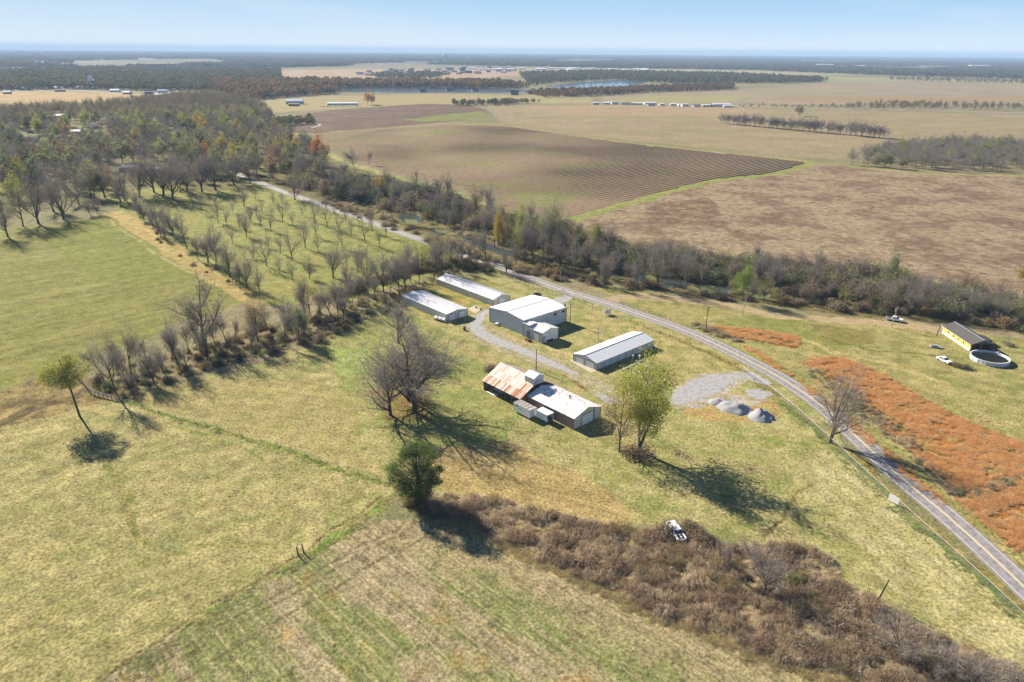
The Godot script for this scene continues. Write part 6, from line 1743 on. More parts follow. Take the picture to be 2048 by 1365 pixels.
func chain_fence(called, label, points, h, gap, rail, m):
	var line = smooth_line(points, gap)
	var o = thing(called, label, "fence", line[0])
	var net = Shape.new()
	for i in line.size():
		var p = line[i] - line[0]
		var s = Shape.new()
		s.tube(p - Vector3(0, 0.1, 0), p + Vector3(0, h, 0), 0.04, 0.04, 6, true)
		obj("post", s, m, o)
		if i + 1 < line.size():
			var q = line[i + 1] - line[0]
			if rail:
				s = Shape.new()
				s.tube(p + Vector3(0, h - 0.03, 0), q + Vector3(0, h - 0.03, 0), 0.032, 0.032, 5)
				obj("top_rail", s, m, o)
			var n = maxi(1, int(p.distance_to(q) / 0.16))
			var side = (q - p).cross(Vector3.UP)
			for k in n:
				var a = p.lerp(q, float(k) / n)
				var b = p.lerp(q, minf((k + h * 6.0) / n, 1.0))
				if k % 1 == 0:
					net.ribbon(a + Vector3(0, 0.05, 0), a + (q - p).normalized() * (h - 0.08) * 0.6 + Vector3(0, h - 0.06, 0), 0.011, 0.011, side)
					net.ribbon(a + Vector3(0, h - 0.06, 0), a + (q - p).normalized() * (h - 0.08) * 0.6 + Vector3(0, 0.05, 0), 0.011, 0.011, side)
	var w = obj("wire_mesh", net, M.wire, o)
	w.set_meta("kind", "stuff")
	return o

func post_fence(called, label, points, h, gap, m, strands = 3):
	var line = smooth_line(points, gap)
	var o = thing(called, label, "fence", line[0])
	for i in line.size():
		var p = line[i] - line[0]
		var s = Shape.new()
		s.tube(p - Vector3(0, 0.1, 0), p + Vector3((rng.randf() - 0.5) * 0.12, h * (0.9 + 0.2 * rng.randf()), (rng.randf() - 0.5) * 0.12), 0.07, 0.06, 6, true)
		obj("post", s, m, o)
	for k in strands:
		var s = Shape.new()
		var y = h * (k + 1.0) / (strands + 0.4)
		for i in line.size() - 1:
			s.tube(line[i] - line[0] + Vector3(0, y, 0), line[i + 1] - line[0] + Vector3(0, y, 0), 0.012, 0.012, 3)
		obj("wire", s, M.wire, o)
	return o

func sign_board(label, x, z, w, h, turn, y = 0.3):
	var o = thing("sign_board", label, "sign", Vector3(x, 0, z), turn)
	obj("panel", slab(Vector3(-w / 2, y, -0.03), Vector3(w / 2, y + h, 0.03)), M.paint_white, o)
	for k in [-1, 1]:
		obj("post", slab(Vector3(k * w * 0.4 - 0.05, 0, -0.14), Vector3(k * w * 0.4 + 0.05, y + h, -0.034)), M.timber_grey, o)

func heap(label, x, z, r, h, sd, stretch, turn):
	rng.seed = sd
	var s = Shape.new()
	var n = 28
	var rings = 9
	var grid = []
	for j in rings + 1:
		var row = []
		for i in n:
			var a = TAU * i / n
			var f = float(j) / rings
			var rr = r * f * (1.0 + 0.22 * noise_a.get_noise_2d(cos(a) * 12.0 + sd, sin(a) * 12.0))
			var y = h * (1.0 - pow(f, 1.0)) * (0.85 + 0.75 * noise_a.get_noise_2d(cos(a) * rr * 2.8 + sd, sin(a) * rr * 2.8))
			row.append(Vector3(cos(a) * rr * stretch, maxf(y, 0.0) if j < rings else -0.03, sin(a) * rr))
		grid.append(row)
	for row in grid:
		for p in row:
			s.v.append(p); s.n.append(Vector3.UP); s.c.append(Color.WHITE); s.uv.append(Vector2.ZERO)
	for j in rings:
		for i in n:
			var k = (i + 1) % n
			s.idx.append_array([j * n + i, (j + 1) * n + i, (j + 1) * n + k, j * n + i, (j + 1) * n + k, j * n + k])
	fix_normals(s)
	var o = obj("gravel_heap", s, M.gravel_heap)
	o.position = Vector3(x, 0, z)
	o.rotation.y = turn
	tag(o, label, "gravel heap", "gravel heaps")

func build_things():
	rng.seed = 5
	pickup("abandoned white pickup with its bonnet open among the brambles", Vector3(31.4, 0.0, -111.9), 0.24, M.paint_white, true, true)
	pickup("white pickup with a dark bed parked on the dirt lane by the creek", Vector3(131.2, 0, -230.4), 1.05, M.paint_white)
	car("white car standing in weeds on the lawn before the pool", Vector3(128.9, 0, -195.6), 0.25, M.paint_white)
	var wreck = car("small silver car body sunk in the grass before the yellow house", Vector3(132.6, 0, -206.5), 1.2, M.paint_silver)
	wreck.position.y = -0.25
	wreck.scale = Vector3.ONE * 0.8
	# poles
	for t in [[7.0, -186.9, 6.8]]: pole("brown pole standing between the rusty barn and the drive", t[0], t[1], t[2], M.timber)
	for t in [[19.5, -225.3, 8.3]]: pole("grey pole with a transformer beside the large blue-grey building", t[0], t[1], t[2], M.timber_grey, 0.0, 0.7, 0.0, true)
	for t in [[27.4, -211.1, 4.9]]: pole("short pale pole in the grass behind the low white shed", t[0], t[1], t[2], M.timber_grey)
	for t in [[63.7, -219.5, 8.4]]: pole("dark utility pole with a crossarm beside the road and orange grass", t[0], t[1], t[2], M.timber_dark, 0.7, 0.5)
	for t in [[80.2, -234.7, 8.2]]: pole("pale leaning pole beside the dirt lane", t[0], t[1], t[2], M.timber_grey, 0.0, 0.0, -0.12)
	for t in [[127.2, -224.2, 7.6]]: pole("pale pole in front of the pickup on the dirt lane", t[0], t[1], t[2], M.timber_grey, 0.0, 0.0, -0.1, true)
	for t in [[138.4, -216.8, 3.8]]: pole("dark leaning pole at the far corner of the yellow house", t[0], t[1], t[2], M.timber_dark, 0.0, 0.0, -0.12)
	for t in [[61.4, -94.4, 4.8]]: pole("leaning dark post stump at the edge of the brambles", t[0], t[1], t[2], M.timber_dark, 0.0, 0.0, -0.22)
	for t in [[83.6, -165.4, 10.8]]: pole("thin pole with a wide crossarm behind the bare roadside tree", t[0], t[1], t[2] * 0.98, M.timber, 1.1, 0.3, -0.1)
	for t in [[19.0, -271.3, 6.6]]: pole("pale pole on the creek side of the road opposite the sheds", t[0], t[1], t[2], M.timber_grey)
	for t in [[0.8, -272.7, 4.5]]: pole("pale pole on the fence line behind the sheds", t[0], t[1], t[2], M.timber_grey)
	for t in [[-107.3, -431.2, 5.4]]: pole("far utility pole on the verge beside the creek woods", t[0], t[1], t[2], M.timber, 0.6, 0.8)
	for t in [[282.9, -826.2, 17.1, 0], [146.6, -880.3, 14.7, 1], [2.6, -916.4, 14.7, 2], [-151.7, -941.8, 13.3, 3], [461.4, -850.9, 11.0, 4]]:
		pole(["pole in the tan field before the hedgerow", "pole in the middle of the wide tan field", "pole in the field near the farm track bend", "pole standing in the dark ploughed soil", "pole between hedgerow and right wood"][t[3]], t[0], t[1], t[2], M.timber_grey, 1.2, 0.2)
	var top = []
	for t in [[19.0, -271.3, 6.6], [63.7, -219.5, 8.4], [83.6, -165.4, 10.4]]: top.append(Vector3(t[0], t[2] - 0.3, t[1]))
	cable("power line over the verge between the pale pole and the crossarm pole", top[0], top[1], 1.2)
	cable("power line from the crossarm pole to the pole behind the roadside tree", top[1], top[2], 1.5)
	for k in [-0.8, 0.8]:
		cable("power line over the orange grass at the right edge", top[2] + Vector3(k, 0, 0), Vector3(84.0 + k, 8.0, -70.0), 1.5)
	# fences
	chain_fence("chain_link_fence", "chain-link fence with top rail along the road from gravel lot to lower right", [65.9, -189.2, 68.8, -179.2, 71.7, -167.7, 74.4, -151.4, 76.1, -138.8, 77.7, -127.8, 79.8, -113.9, 81.8, -101.3, 83.2, -90.2, 83.9, -83.0], 1.5, 4.0, true, M.steel)
	chain_fence("chain_link_gate", "low wire gate panels at the entrance behind the warehouse", [15.9, -254.4, 19.5, -256.8, 22.4, -251.1], 1.6, 3.4, true, M.steel)
	post_fence("post_fence", "post and wire fence along the near road verge by the sheds", [-8.4, -287.8, 3.0, -270.1, 15.1, -255.5], 1.3, 4.5, M.timber, 4)
	post_fence("post_fence", "post and wire fence between the low white shed and the road", [22.7, -249.9, 31.0, -238.1, 39.9, -226.8, 48.1, -216.4, 57.9, -203.2, 65.1, -190.6], 1.2, 6.0, M.timber_dark, 3)
	post_fence("post_fence", "wire fence along the green seam across the left pasture", [-101.3, -165.3, -83.4, -156.9, -58.8, -146.3, -42.6, -137.5, -25.5, -128.4], 1.1, 7.0, M.timber_grey, 2)
	post_fence("post_fence", "wire fence on the lawn side of the road", [39.9, -244.8, 51.1, -232.5, 62.0, -220.3], 1.1, 6.0, M.timber, 2)
	var o = thing("rail_fence", "weathered grey board fence beside the slim lone tree", "fence", Vector3.ZERO)
	var line = smooth_line([-122.4, -180.5, -116.8, -175.4, -111.1, -169.4, -105.5, -166.9, -100.6, -165.0], 2.4)
	o.position = line[0]
	for i in line.size():
		var p = line[i] - line[0]
		obj("post", slab(p + Vector3(-0.08, 0, -0.08), p + Vector3(0.08, 1.35, 0.08)), M.timber_grey, o)
		if i + 1 < line.size():
			for y in [0.5, 0.85, 1.2]:
				var q = line[i + 1] - line[0]
				var s = Shape.new()
				s.box(Vector3(-0.02, y - 0.09, -p.distance_to(q)), Vector3(0.03, y + 0.09, 0), Transform3D(Basis.looking_at((q - p).normalized()), p))
				obj("board", s, M.timber_grey, o)
	for t in [[-38.3, -105.0, 2.0, 0], [-37.6, -105.9, 1.8, 1]]:
		var s = Shape.new()
		s.tube(Vector3.ZERO, Vector3(-0.15, t[2], 0), 0.13, 0.11, 7, true)
		var e = obj("fence_post", s, M.timber_dark)
		e.position = Vector3(t[0], 0, t[1])
		tag(e, ["left dark gate post at the pasture and stubble boundary", "right dark gate post at the pasture and stubble boundary"][t[3]], "post", "gate posts")
	for t in [[78.0, -122.8, 2.2]]: sign_board("white board sign on the chain-link fence by the road", t[0], t[1], 2.2, 1.5, -1.0)
	for t in [[33.2, -234.0, 2.2]]: sign_board("white sign board facing the road near the warehouse entrance", t[0], t[1], 2.6, 1.6, 0.5, 0.4)
	# gravel heaps
	for t in [[57.4, -164.3, 2.4]]: heap("larger grey gravel heap on the lot by the road", t[0], t[1], 3.6, 2.4, 12, 1.35, -0.5)
	for t in [[62.9, -159.8, 2.7]]: heap("darker grey gravel heap nearest the fence", t[0], t[1], 3.3, 2.3, 19, 1.05, 0.3)
	for t in [[54.0, -167.4, 1.2]]: heap("low grey gravel heap beside the coil of hose", t[0], t[1], 2.2, 1.1, 27, 1.2, 0.0)
	# odds and ends in the yard
	for t in [[-25.7, -227.6, 1.1, 0], [-24.3, -226.7, 1.1, 1], [-23.0, -225.7, 1.1, 2]]:
		o = thing("water_tank", ["first of three pale tanks lined along the shed wall", "middle one of three pale tanks along the shed wall", "tank nearest the shed corner"][t[3]], "tank", Vector3(t[0], 0, t[1]), TURN, "pale tanks by the shed")
		var s = Shape.new()
		s.lathe([Vector2(0.0, -0.85), Vector2(0.42, -0.8), Vector2(0.55, -0.65), Vector2(0.55, 0.65), Vector2(0.42, 0.8), Vector2(0.0, 0.85)], 12, Vector3(0, 0.75, 0), Basis(Vector3.RIGHT, PI / 2))
		obj("shell", s, M.tank_white, o)
		for z in [-0.5, 0.5]: obj("saddle", slab(Vector3(-0.45, 0, z - 0.08), Vector3(0.45, 0.35, z + 0.08)), M.timber_dark, o)
	for t in [[-15.6, -218.0, 1.2]]:
		o = thing("barrel", "small dark blue barrel at the edge of the gravel drive", "barrel", Vector3(t[0], 0, t[1]))
		var s = Shape.new()
		s.lathe([Vector2(0.0, 0.0), Vector2(0.4, 0.0), Vector2(0.45, 0.5), Vector2(0.4, 1.1), Vector2(0.3, 1.14), Vector2(0.0, 1.14)], 12)
		obj("body", s, M.tarp_blue, o)
		s = Shape.new()
		s.lathe([Vector2(0.41, 0.98), Vector2(0.47, 1.0), Vector2(0.47, 1.1), Vector2(0.41, 1.12)], 12)
		obj("rim", s, M.black, o)
	for t in [[-5.0, -222.9, 0.9]]:
		o = thing("picnic_table", "small pale table standing by the blue-grey gable wall", "table", Vector3(t[0], 0, t[1]), TURN)
		obj("top", slab(Vector3(-0.9, 0.72, -0.4), Vector3(0.9, 0.78, 0.4)), M.wall_white, o)
		for x in [-0.7, 0.7]: obj("leg", slab(Vector3(x - 0.06, 0, -0.35), Vector3(x + 0.06, 0.717, 0.35)), M.timber_grey, o)
		for z in [-0.75, 0.75]: obj("bench", slab(Vector3(-0.9, 0.4, z - 0.14), Vector3(0.9, 0.45, z + 0.14)), M.timber_dark, o)
	for t in [[5.1, -209.4, 0.9]]:
		o = thing("cart", "low dark cart by the annex door", "cart", Vector3(t[0], 0, t[1]), TURN)
		obj("deck", slab(Vector3(-0.6, 0.45, -1.0), Vector3(0.6, 0.55, 1.0)), M.timber_dark, o)
		for x in [-0.6, 0.6]:
			for z in [-0.6, 0.6]: wheel(o, x, 0.28, z, 0.28, 0.14)
	# pallets and boards by the barn eave
	for t in [[-5.1, -171.5, 0.6]]:
		o = thing("board_stack", "pale flat board lying in the grass beside the barn eave", "board", Vector3(t[0], 0, t[1]), TURN)
		for i in 3: obj("board", slab(Vector3(-0.55 + i * 0.4, 0.05, -1.9), Vector3(-0.18 + i * 0.4, 0.12, 1.9)), M.wall_white, o)
	for t in [[-2.7, -173.1, 1.0]]:
		o = thing("lumber_pile", "pile of white sheets under the barn eave", "lumber", Vector3(t[0], 0, t[1]), TURN)
		for i in 5: obj("sheet", slab(Vector3(-1.3 + i * 0.1, 0.3 + i * 0.13, -2.2 + i * 0.15), Vector3(0.9 - i * 0.12, 0.4 + i * 0.13, 2.0 - i * 0.2)), M.wall_white if i != 2 else M.tarp_blue, o)
		for z in [-1.5, 1.4]: obj("bearer", slab(Vector3(-1.2, 0, z), Vector3(0.9, 0.297, z + 0.2)), M.timber_dark, o)
	for t in [[-5.5, -187.0, 0.8]]:
		plant_tree("shrub1", "brush_heap", t[0], t[1], 1.5, 2.2, "dark brush heap at the left corner of the rusty barn", "brush", "", M.leaf_umber)
	for t in [[9.2, -253.0, 1.2]]:
		o = thing("tractor_tyre", "large black tyre lying behind the warehouse", "tyre", Vector3(t[0], 0, t[1]))
		var s = Shape.new()
		s.lathe([Vector2(0.8, 0.05), Vector2(1.5, 0.0), Vector2(1.65, 0.4), Vector2(1.65, 0.9), Vector2(1.5, 1.2), Vector2(0.8, 1.15), Vector2(0.8, 0.05)], 20)
		obj("tread", s, M.tyre, o)
		s = Shape.new()
		s.lathe([Vector2(0.79, 0.3), Vector2(0.3, 0.45), Vector2(0.0, 0.45)], 16)
		obj("hub", s, M.black, o)
	# white pipe frames in the grass before the low shed
	o = thing("pipe_frame", "white pipe frame lying in the grass before the low white shed", "pipes", Vector3(0, 0, 0))
	var pf = [[flat([31.5, -186.7])[0], flat([39.7, -195.5])[0]], [flat([33.9, -188.9])[0], flat([36.5, -185.1])[0]], [flat([37.1, -192.1])[0], flat([40.0, -188.6])[0]], [flat([38.7, -195.1])[0], flat([41.3, -191.2])[0]]]
	o.position = Vector3(pf[0][0].x, 0, pf[0][0].y)
	for e in pf:
		var s = Shape.new()
		s.tube(Vector3(e[0].x, 0.25, e[0].y) - o.position, Vector3(e[1].x, 0.25, e[1].y) - o.position, 0.14, 0.14, 7, true)
		obj("pipe", s, M.wall_cream, o)
	for t in [[36.0, -195.4, 0.8, 0], [38.0, -195.5, 1.0, 1]]:
		o = thing("standpipe", ["white standpipe in the shadow of the low shed", "white valve box at the end of the pipe frame"][t[3]], "pipe", Vector3(t[0], 0, t[1]))
		obj("post", slab(Vector3(-0.12, 0, -0.12), Vector3(0.12, 1.1, 0.12)), M.paint_white, o)
		obj("cap", slab(Vector3(-0.24, 1.103, -0.2), Vector3(0.24, 1.35, 0.2)), M.paint_white, o)
	for t in [[-12.9, -240.1, 0.9, 0], [-11.2, -238.1, 1.1, 1]]:
		o = thing("well_head", ["left pump fitting on the concrete pad", "right pump fitting on the concrete pad"][t[3]], "pump", Vector3(t[0], 0, t[1]))
		obj("base", slab(Vector3(-0.3, 0.05, -0.3), Vector3(0.3, 0.4, 0.3)), M.timber_dark, o)
		obj("riser", slab(Vector3(-0.08, 0.403, -0.08), Vector3(0.08, 1.1, 0.08)), M.paint_white, o)
	# brush and junk right of the house
	for t in [[159.1, -209.6, 2.4]]:
		plant_tree("big2", "fallen_tree", t[0], t[1], 5.0, 1.0, "uprooted tree lying on the lawn right of the house", "tree", "", null, Vector2(-1.35, 0.0), 0.5)
	for t in [[130.6, -192.3, 1.8, 0], [132.4, -191.0, 1.1, 1], [28.5, -123.4, 1.2, 2]]:
		if t[3] < 2: plant_tree("shrub0", "weed_clump", t[0], t[1], 1.2, 2.0, ["rusty weeds behind the white car on the lawn", "dark weeds between the white car and the pool"][t[3]], "shrub", "weeds on the lawn", M.leaf_brown if t[3] == 0 else M.leaf_vine)
	print("things ", Time.get_ticks_msec())

# ---------------------------------------------------------------- far buildings
func far_house(called, label, x, z, w, d, e, r, turn, wall, roof, group = ""):
	var o = thing(called, label, "house" if called == "far_house" else "building", Vector3(x, 0, z), turn, group)
	var s = Shape.new()
	s.box(Vector3(-w / 2, 0, -d / 2), Vector3(w / 2, e, d / 2))
	obj("wall", s, wall, o)
	s = Shape.new()
	for k in [-1, 1]:
		s.quad(Vector3(-w / 2 - 0.4, e + 0.01, k * (d / 2 + 0.4)), Vector3(w / 2 + 0.4, e + 0.01, k * (d / 2 + 0.4)), Vector3(w / 2 + 0.4, r, 0), Vector3(-w / 2 - 0.4, r, 0), Vector3(0, 1, k))
		s.tri(Vector3(k * w / 2, e, -d / 2), Vector3(k * w / 2, r - 0.05, 0), Vector3(k * w / 2, e, d / 2))
	obj("roof", s, roof, o)
	for i in maxi(1, int(w / 5.0)):
		var x0 = -w / 2 + (i + 0.5) * w / maxi(1, int(w / 5.0))
		obj("window" if i else "door", slab(Vector3(x0 - 0.7, 0.1 if i == 0 else 0.9, d / 2 + 0.01), Vector3(x0 + 0.7, 2.1, d / 2 + 0.06)), M.glass if i else M.dark, o)
	return o

func far_buildings():
	rng.seed = 300
	var list = [[-362.8, -1243.8, 80.0, 34, 18, 5.0, 8.0, 0.15, 0, 0], [-351.7, -1199.1, 80.0, 20, 10, 3.0, 4.5, 0.15, 2, 1], [-281.2, -1230.4, 80.0, 60, 12, 3.0, 4.2, 0.2, 1, 2], [-942.3, -1640.6, 80.0, 24, 14, 4, 6, 0.1, 3, 3], [-1001.3, -1652.2, 80.0, 18, 10, 3, 5, 0.2, 3, 4], [-724.2, -1554.9, 80.0, 22, 12, 3, 5, 0.1, 3, 5], [-660.4, -1457.4, 80.0, 18, 12, 3, 5, 0.2, 3, 6], [-458.6, -776.7, 80.0, 12, 7, 3, 4.4, 0.1, 3, 7], [-461.4, -705.6, 80.0, 14, 9, 3, 5, 0.3, 4, 8], [-467.8, -827.6, 80.0, 16, 9, 3, 5, 0.3, 4, 9], [-284.1, -537.3, 80.0, 16, 9, 3, 4.6, 0.2, 4, 10], [-263.6, -529.1, 80.0, 14, 9, 3, 4.6, 0.4, 3, 11], [-582.9, -956.6, 80.0, 15, 9, 3, 5, 0.1, 3, 12], [-521.1, -1126.2, 80.0, 26, 10, 4, 6, 0.0, 4, 13], [-0.3, -1557.3, 80.0, 20, 13, 4, 9, 0.2, 5, 14], [33.5, -1599.1, 80.0, 16, 11, 3, 6, 0.5, 4, 15], [-88.1, -1700.0, 80.0, 18, 11, 3, 6, 0.3, 4, 16], [111.8, -1538.9, 80.0, 34, 16, 4, 8, 0.1, 4, 17], [-14.1, -1312.9, 80.0, 30, 12, 3.5, 5.5, 0.1, 1, 18], [236.2, -1306.7, 80.0, 26, 9, 3, 4.4, 0.1, 3, 19], [351.3, -1272.6, 80.0, 36, 10, 4, 5.5, 0.1, 3, 20], [168.9, -1310.8, 80.0, 14, 8, 3, 4, 0.1, 3, 21], [286.1, -1276.5, 80.0, 20, 8, 3, 4, 0.1, 1, 22], [-145.2, -1712.0, 80.0, 22, 11, 3, 6, 0.2, 4, 23], [-198.9, -1640.2, 80.0, 16, 10, 3, 6, 0.2, 4, 24]]
	var names = ["large grey metal barn with a pale roof beyond the dark soil", "small brick building before the grey metal barn", "long low white-roofed building with parked cars before it", "white farm building below the tall white tower", "small white shed left of the tower", "white house at the end of the country road", "white house nearest the woodland on the country road", "white-roofed shed in the woodland clearing", "dark-roofed house at the left edge of the clearing", "dark-roofed house at the right of the clearing", "dark-roofed house behind the parked cars", "white garage behind the parked cars", "small white house among the woodland's far trees", "dark long building at the top of the woodland", "tall dark-roofed lakeside house in the middle of the far lawn", "low dark-roofed house right of the tall lakeside house", "dark-roofed house left of the tall lakeside house", "wide dark barn at the end of the brown hedge", "white long building behind the far garden trees", "white trailer building right of centre along the highway", "long white building at the right of the highway row", "small white shed along the highway", "grey shed along the highway", "dark-roofed house on the near lake shore", "smaller dark house on the near lake shore"]
	for t in list:
		var k = int(t[9])
		var big = t[3] > 25
		far_house("far_barn" if big else "far_house", names[k], t[0], t[1], t[3] * 0.8, t[4] * 0.8, t[5], t[6], t[7], [M.wall_grey, M.far_white, M.far_brick, M.far_white, M.far_brick, M.far_brick][int(t[8])], [M.roof_galvanised, M.far_white, M.far_brick, M.far_white, M.far_roof, M.far_roof][int(t[8])])
	# tower at the white farm
	for t in [[-940.9, -1685.5, 25.1]]:
		var o = thing("grain_tower", "tall white tower with a small cap at the distant farm", "tower", Vector3(t[0], 0, t[1]))
		obj("shaft", slab(Vector3(-6, 0, -5), Vector3(6, t[2] * 0.72, 5)), M.far_white, o)
		obj("cap", slab(Vector3(-4, t[2] * 0.725, -3), Vector3(2, t[2], 3)), M.far_white, o)
	# houses of the settlement across the lake, a few pixels each
	for q in scatter_in([-610.1, -2746.4, -569.1, -3234.9, -402.7, -3649.2, -182.5, -4061.8, 3.1, -3797.1, 2.7, -3115.4, -189.2, -2926.3, -295.0, -2666.0, -445.5, -2525.8, -555.5, -2497.8], 30.0, 46, 71):
		far_house("far_house", "tiny dark-roofed house in the settlement across the lake", q.x, q.y, rng.randf_range(18, 28), rng.randf_range(12, 16), 4.0, rng.randf_range(7.0, 10.0), rng.randf_range(-0.6, 0.6), [M.far_brick, M.far_white][rng.randi() % 2], M.far_roof, "houses across the lake")
	for q in scatter_in([-215.7, -3717.4, 184.9, -3971.6, 698.9, -3943.0, 589.1, -3445.8, 162.1, -3475.3, -151.6, -3372.2], 45.0, 26, 72):
		far_house("far_shed", "tiny white building beyond the lake settlement", q.x, q.y, rng.randf_range(26, 50), rng.randf_range(14, 20), 5.0, 7.0, rng.randf_range(-0.3, 0.3), M.far_white, M.far_white, "white buildings beyond the lake")
	for i in 13:
		var p = flat([136.3, -1306.6])[0].lerp(flat([371.6, -1263.5])[0], (i + 0.5 * rng.randf()) / 13.0) + Vector2(0, rng.randf() * 20.0 - 6.0)
		far_house("far_shed", "small pale trailer home in the row along the highway", p.x, p.y, rng.randf_range(9, 18), rng.randf_range(5, 7), 3.0, 3.8, rng.randf_range(-0.4, 0.6), [M.far_white, M.wall_grey][rng.randi() % 2], [M.far_white, M.far_white, M.far_roof][rng.randi() % 3], "trailer homes along the highway")
	for q in scatter_in([-1088.2, -1615.1, -1056.4, -1760.6, -765.2, -1587.3, -539.1, -1380.3, -498.0, -1250.8, -686.5, -1420.7, -889.1, -1528.1, -954.7, -1412.8], 26.0, 16, 74):
		far_house("far_house", "small house along the country road before the far left woods", q.x, q.y, rng.randf_range(12, 20), rng.randf_range(8, 11), 3.2, rng.randf_range(5.0, 6.5), rng.randf_range(-0.5, 0.5), [M.far_white, M.far_brick][rng.randi() % 2], [M.far_white, M.far_roof, M.far_white][rng.randi() % 3], "houses along the country road")
	for q in scatter_in([-1548.1, -2334.9, -1641.5, -2882.4, -1366.8, -2481.5, -1284.4, -2147.7, -1341.7, -2060.6], 30.0, 26, 73):
		far_house("far_shed", "tiny pale building of the town at the upper left", q.x, q.y, rng.randf_range(20, 40), rng.randf_range(12, 20), 6.0, 8.0, rng.randf_range(-0.4, 0.4), M.far_white, [M.far_white, M.far_roof][rng.randi() % 2], "town buildings at the upper left")
	for t in [[3438.0, -5665.0, 80.0, 150, 40, 0], [2230.1, -5507.7, 80.0, 110, 30, 1], [2269.4, -5033.9, 80.0, 60, 20, 2], [-2449.2, -3992.8, 80.0, 90, 30, 3], [-2234.2, -3453.7, 80.0, 60, 25, 4]]:
		far_house("far_barn", ["longest white warehouse on the right horizon", "white warehouse on the horizon right of centre", "small white warehouse before the right horizon", "white buildings of the town at the left horizon", "pale low building at the far left horizon"][t[5]], t[0], t[1], t[3], t[4], 11.0, 13.0, 0.0, M.far_white, M.far_white)
	# parked cars in the clearings
	for t in [[-259.2, -515.9, 80.0, 0], [-272.4, -519.6, 80.0, 1], [-245.3, -476.0, 80.0, 2], [-267.9, -515.4, 80.0, 3]]:
		car(["dark car parked on the grass below the woodland garage", "light car at the left of the parked group", "dark car under the bare trees near the orchard end", "silver car beside the woodland garage"][t[3]], Vector3(t[0], 0, t[1]), 1.2 + 0.3 * t[3], [M.paint_dark, M.paint_white, M.paint_dark, M.paint_silver][t[3]], "cars parked by the woodland houses")
	for i in 14:
		var p = flat([-306.0, -1182.7])[0].lerp(flat([-240.3, -1201.5])[0], (i + 0.3 * rng.randf()) / 14.0)
		car("tiny car parked before the long low white building", Vector3(p.x, 0, p.y), 0.1, [M.paint_white, M.paint_dark, M.paint_silver][rng.randi() % 3], "cars before the low building")
	for t in [[-486.5, -5373.9, 45.6]]:
		var o = thing("water_tower", "pale water tower above the distant forest", "tower", Vector3(t[0], 0, t[1]))
		var s = Shape.new()
		s.tube(Vector3.ZERO, Vector3(0, 40, 0), 3.0, 3.0, 8)
		obj("stem", s, M.far_white, o)
		s = Shape.new()
		s.lathe([Vector2(3, 38), Vector2(13, 44), Vector2(14, 52), Vector2(9, 58), Vector2(0, 60)], 14)
		obj("tank", s, M.far_white, o)
	print("far buildings ", Time.get_ticks_msec())

# ---------------------------------------------------------------- low growth nobody could count
func tuft(sd, blades, h, spread, width, droop):
	rng.seed = sd
	var s = Shape.new()
	for i in blades:
		var a = rng.randf() * TAU
		var r = spread * sqrt(rng.randf())
		var p = Vector3(cos(a) * r * 0.5, 0, sin(a) * r * 0.5)
		var d = Vector3(cos(a) * r + rng.randfn() * 0.1, h * (0.6 + 0.5 * rng.randf()), sin(a) * r + rng.randfn() * 0.1)
		var sh = 0.75 + 0.5 * rng.randf()
		s.tint = Color(sh, sh, sh)
		var mid = p + d * 0.55
		var side = rvec()
		s.ribbon(p, mid, width, width * 0.9, side)
		s.ribbon(mid, p + d + Vector3(d.x, -h, d.z) * droop, width * 0.9, width * 0.3, side)
	return s.mesh()

func tangle(sd, stems, size):
	# a mound of arching bramble stems and dead leaves
	rng.seed = sd
	var s = Shape.new()
	for i in stems:
		var a = rng.randf() * TAU
		var base = Vector3(cos(a), 0, sin(a)) * rng.randf() * size * 0.35
		var out = Vector3(cos(a + rng.randfn() * 0.6), 0, sin(a + rng.randfn() * 0.6)) * size * (0.25 + 0.4 * rng.randf())
		var top = base + out * 0.5 + Vector3.UP * size * (0.3 + 0.4 * rng.randf())
		var end = base + out + Vector3.UP * size * 0.15 * rng.randf()
		var sh = 0.6 + 0.7 * rng.randf()
		s.tint = Color(sh, sh * (0.92 + 0.1 * rng.randf()), sh * (0.8 + 0.3 * rng.randf()))
		s.ribbon(base, top, 0.035, 0.028, rvec())
		s.ribbon(top, end, 0.028, 0.012, rvec())
		for k in 3:
			s.leaf(top.lerp(end, rng.randf()) + rvec() * 0.1, 0.13 * (0.6 + 0.8 * rng.randf()), rvec(), rvec())
	return s.mesh()

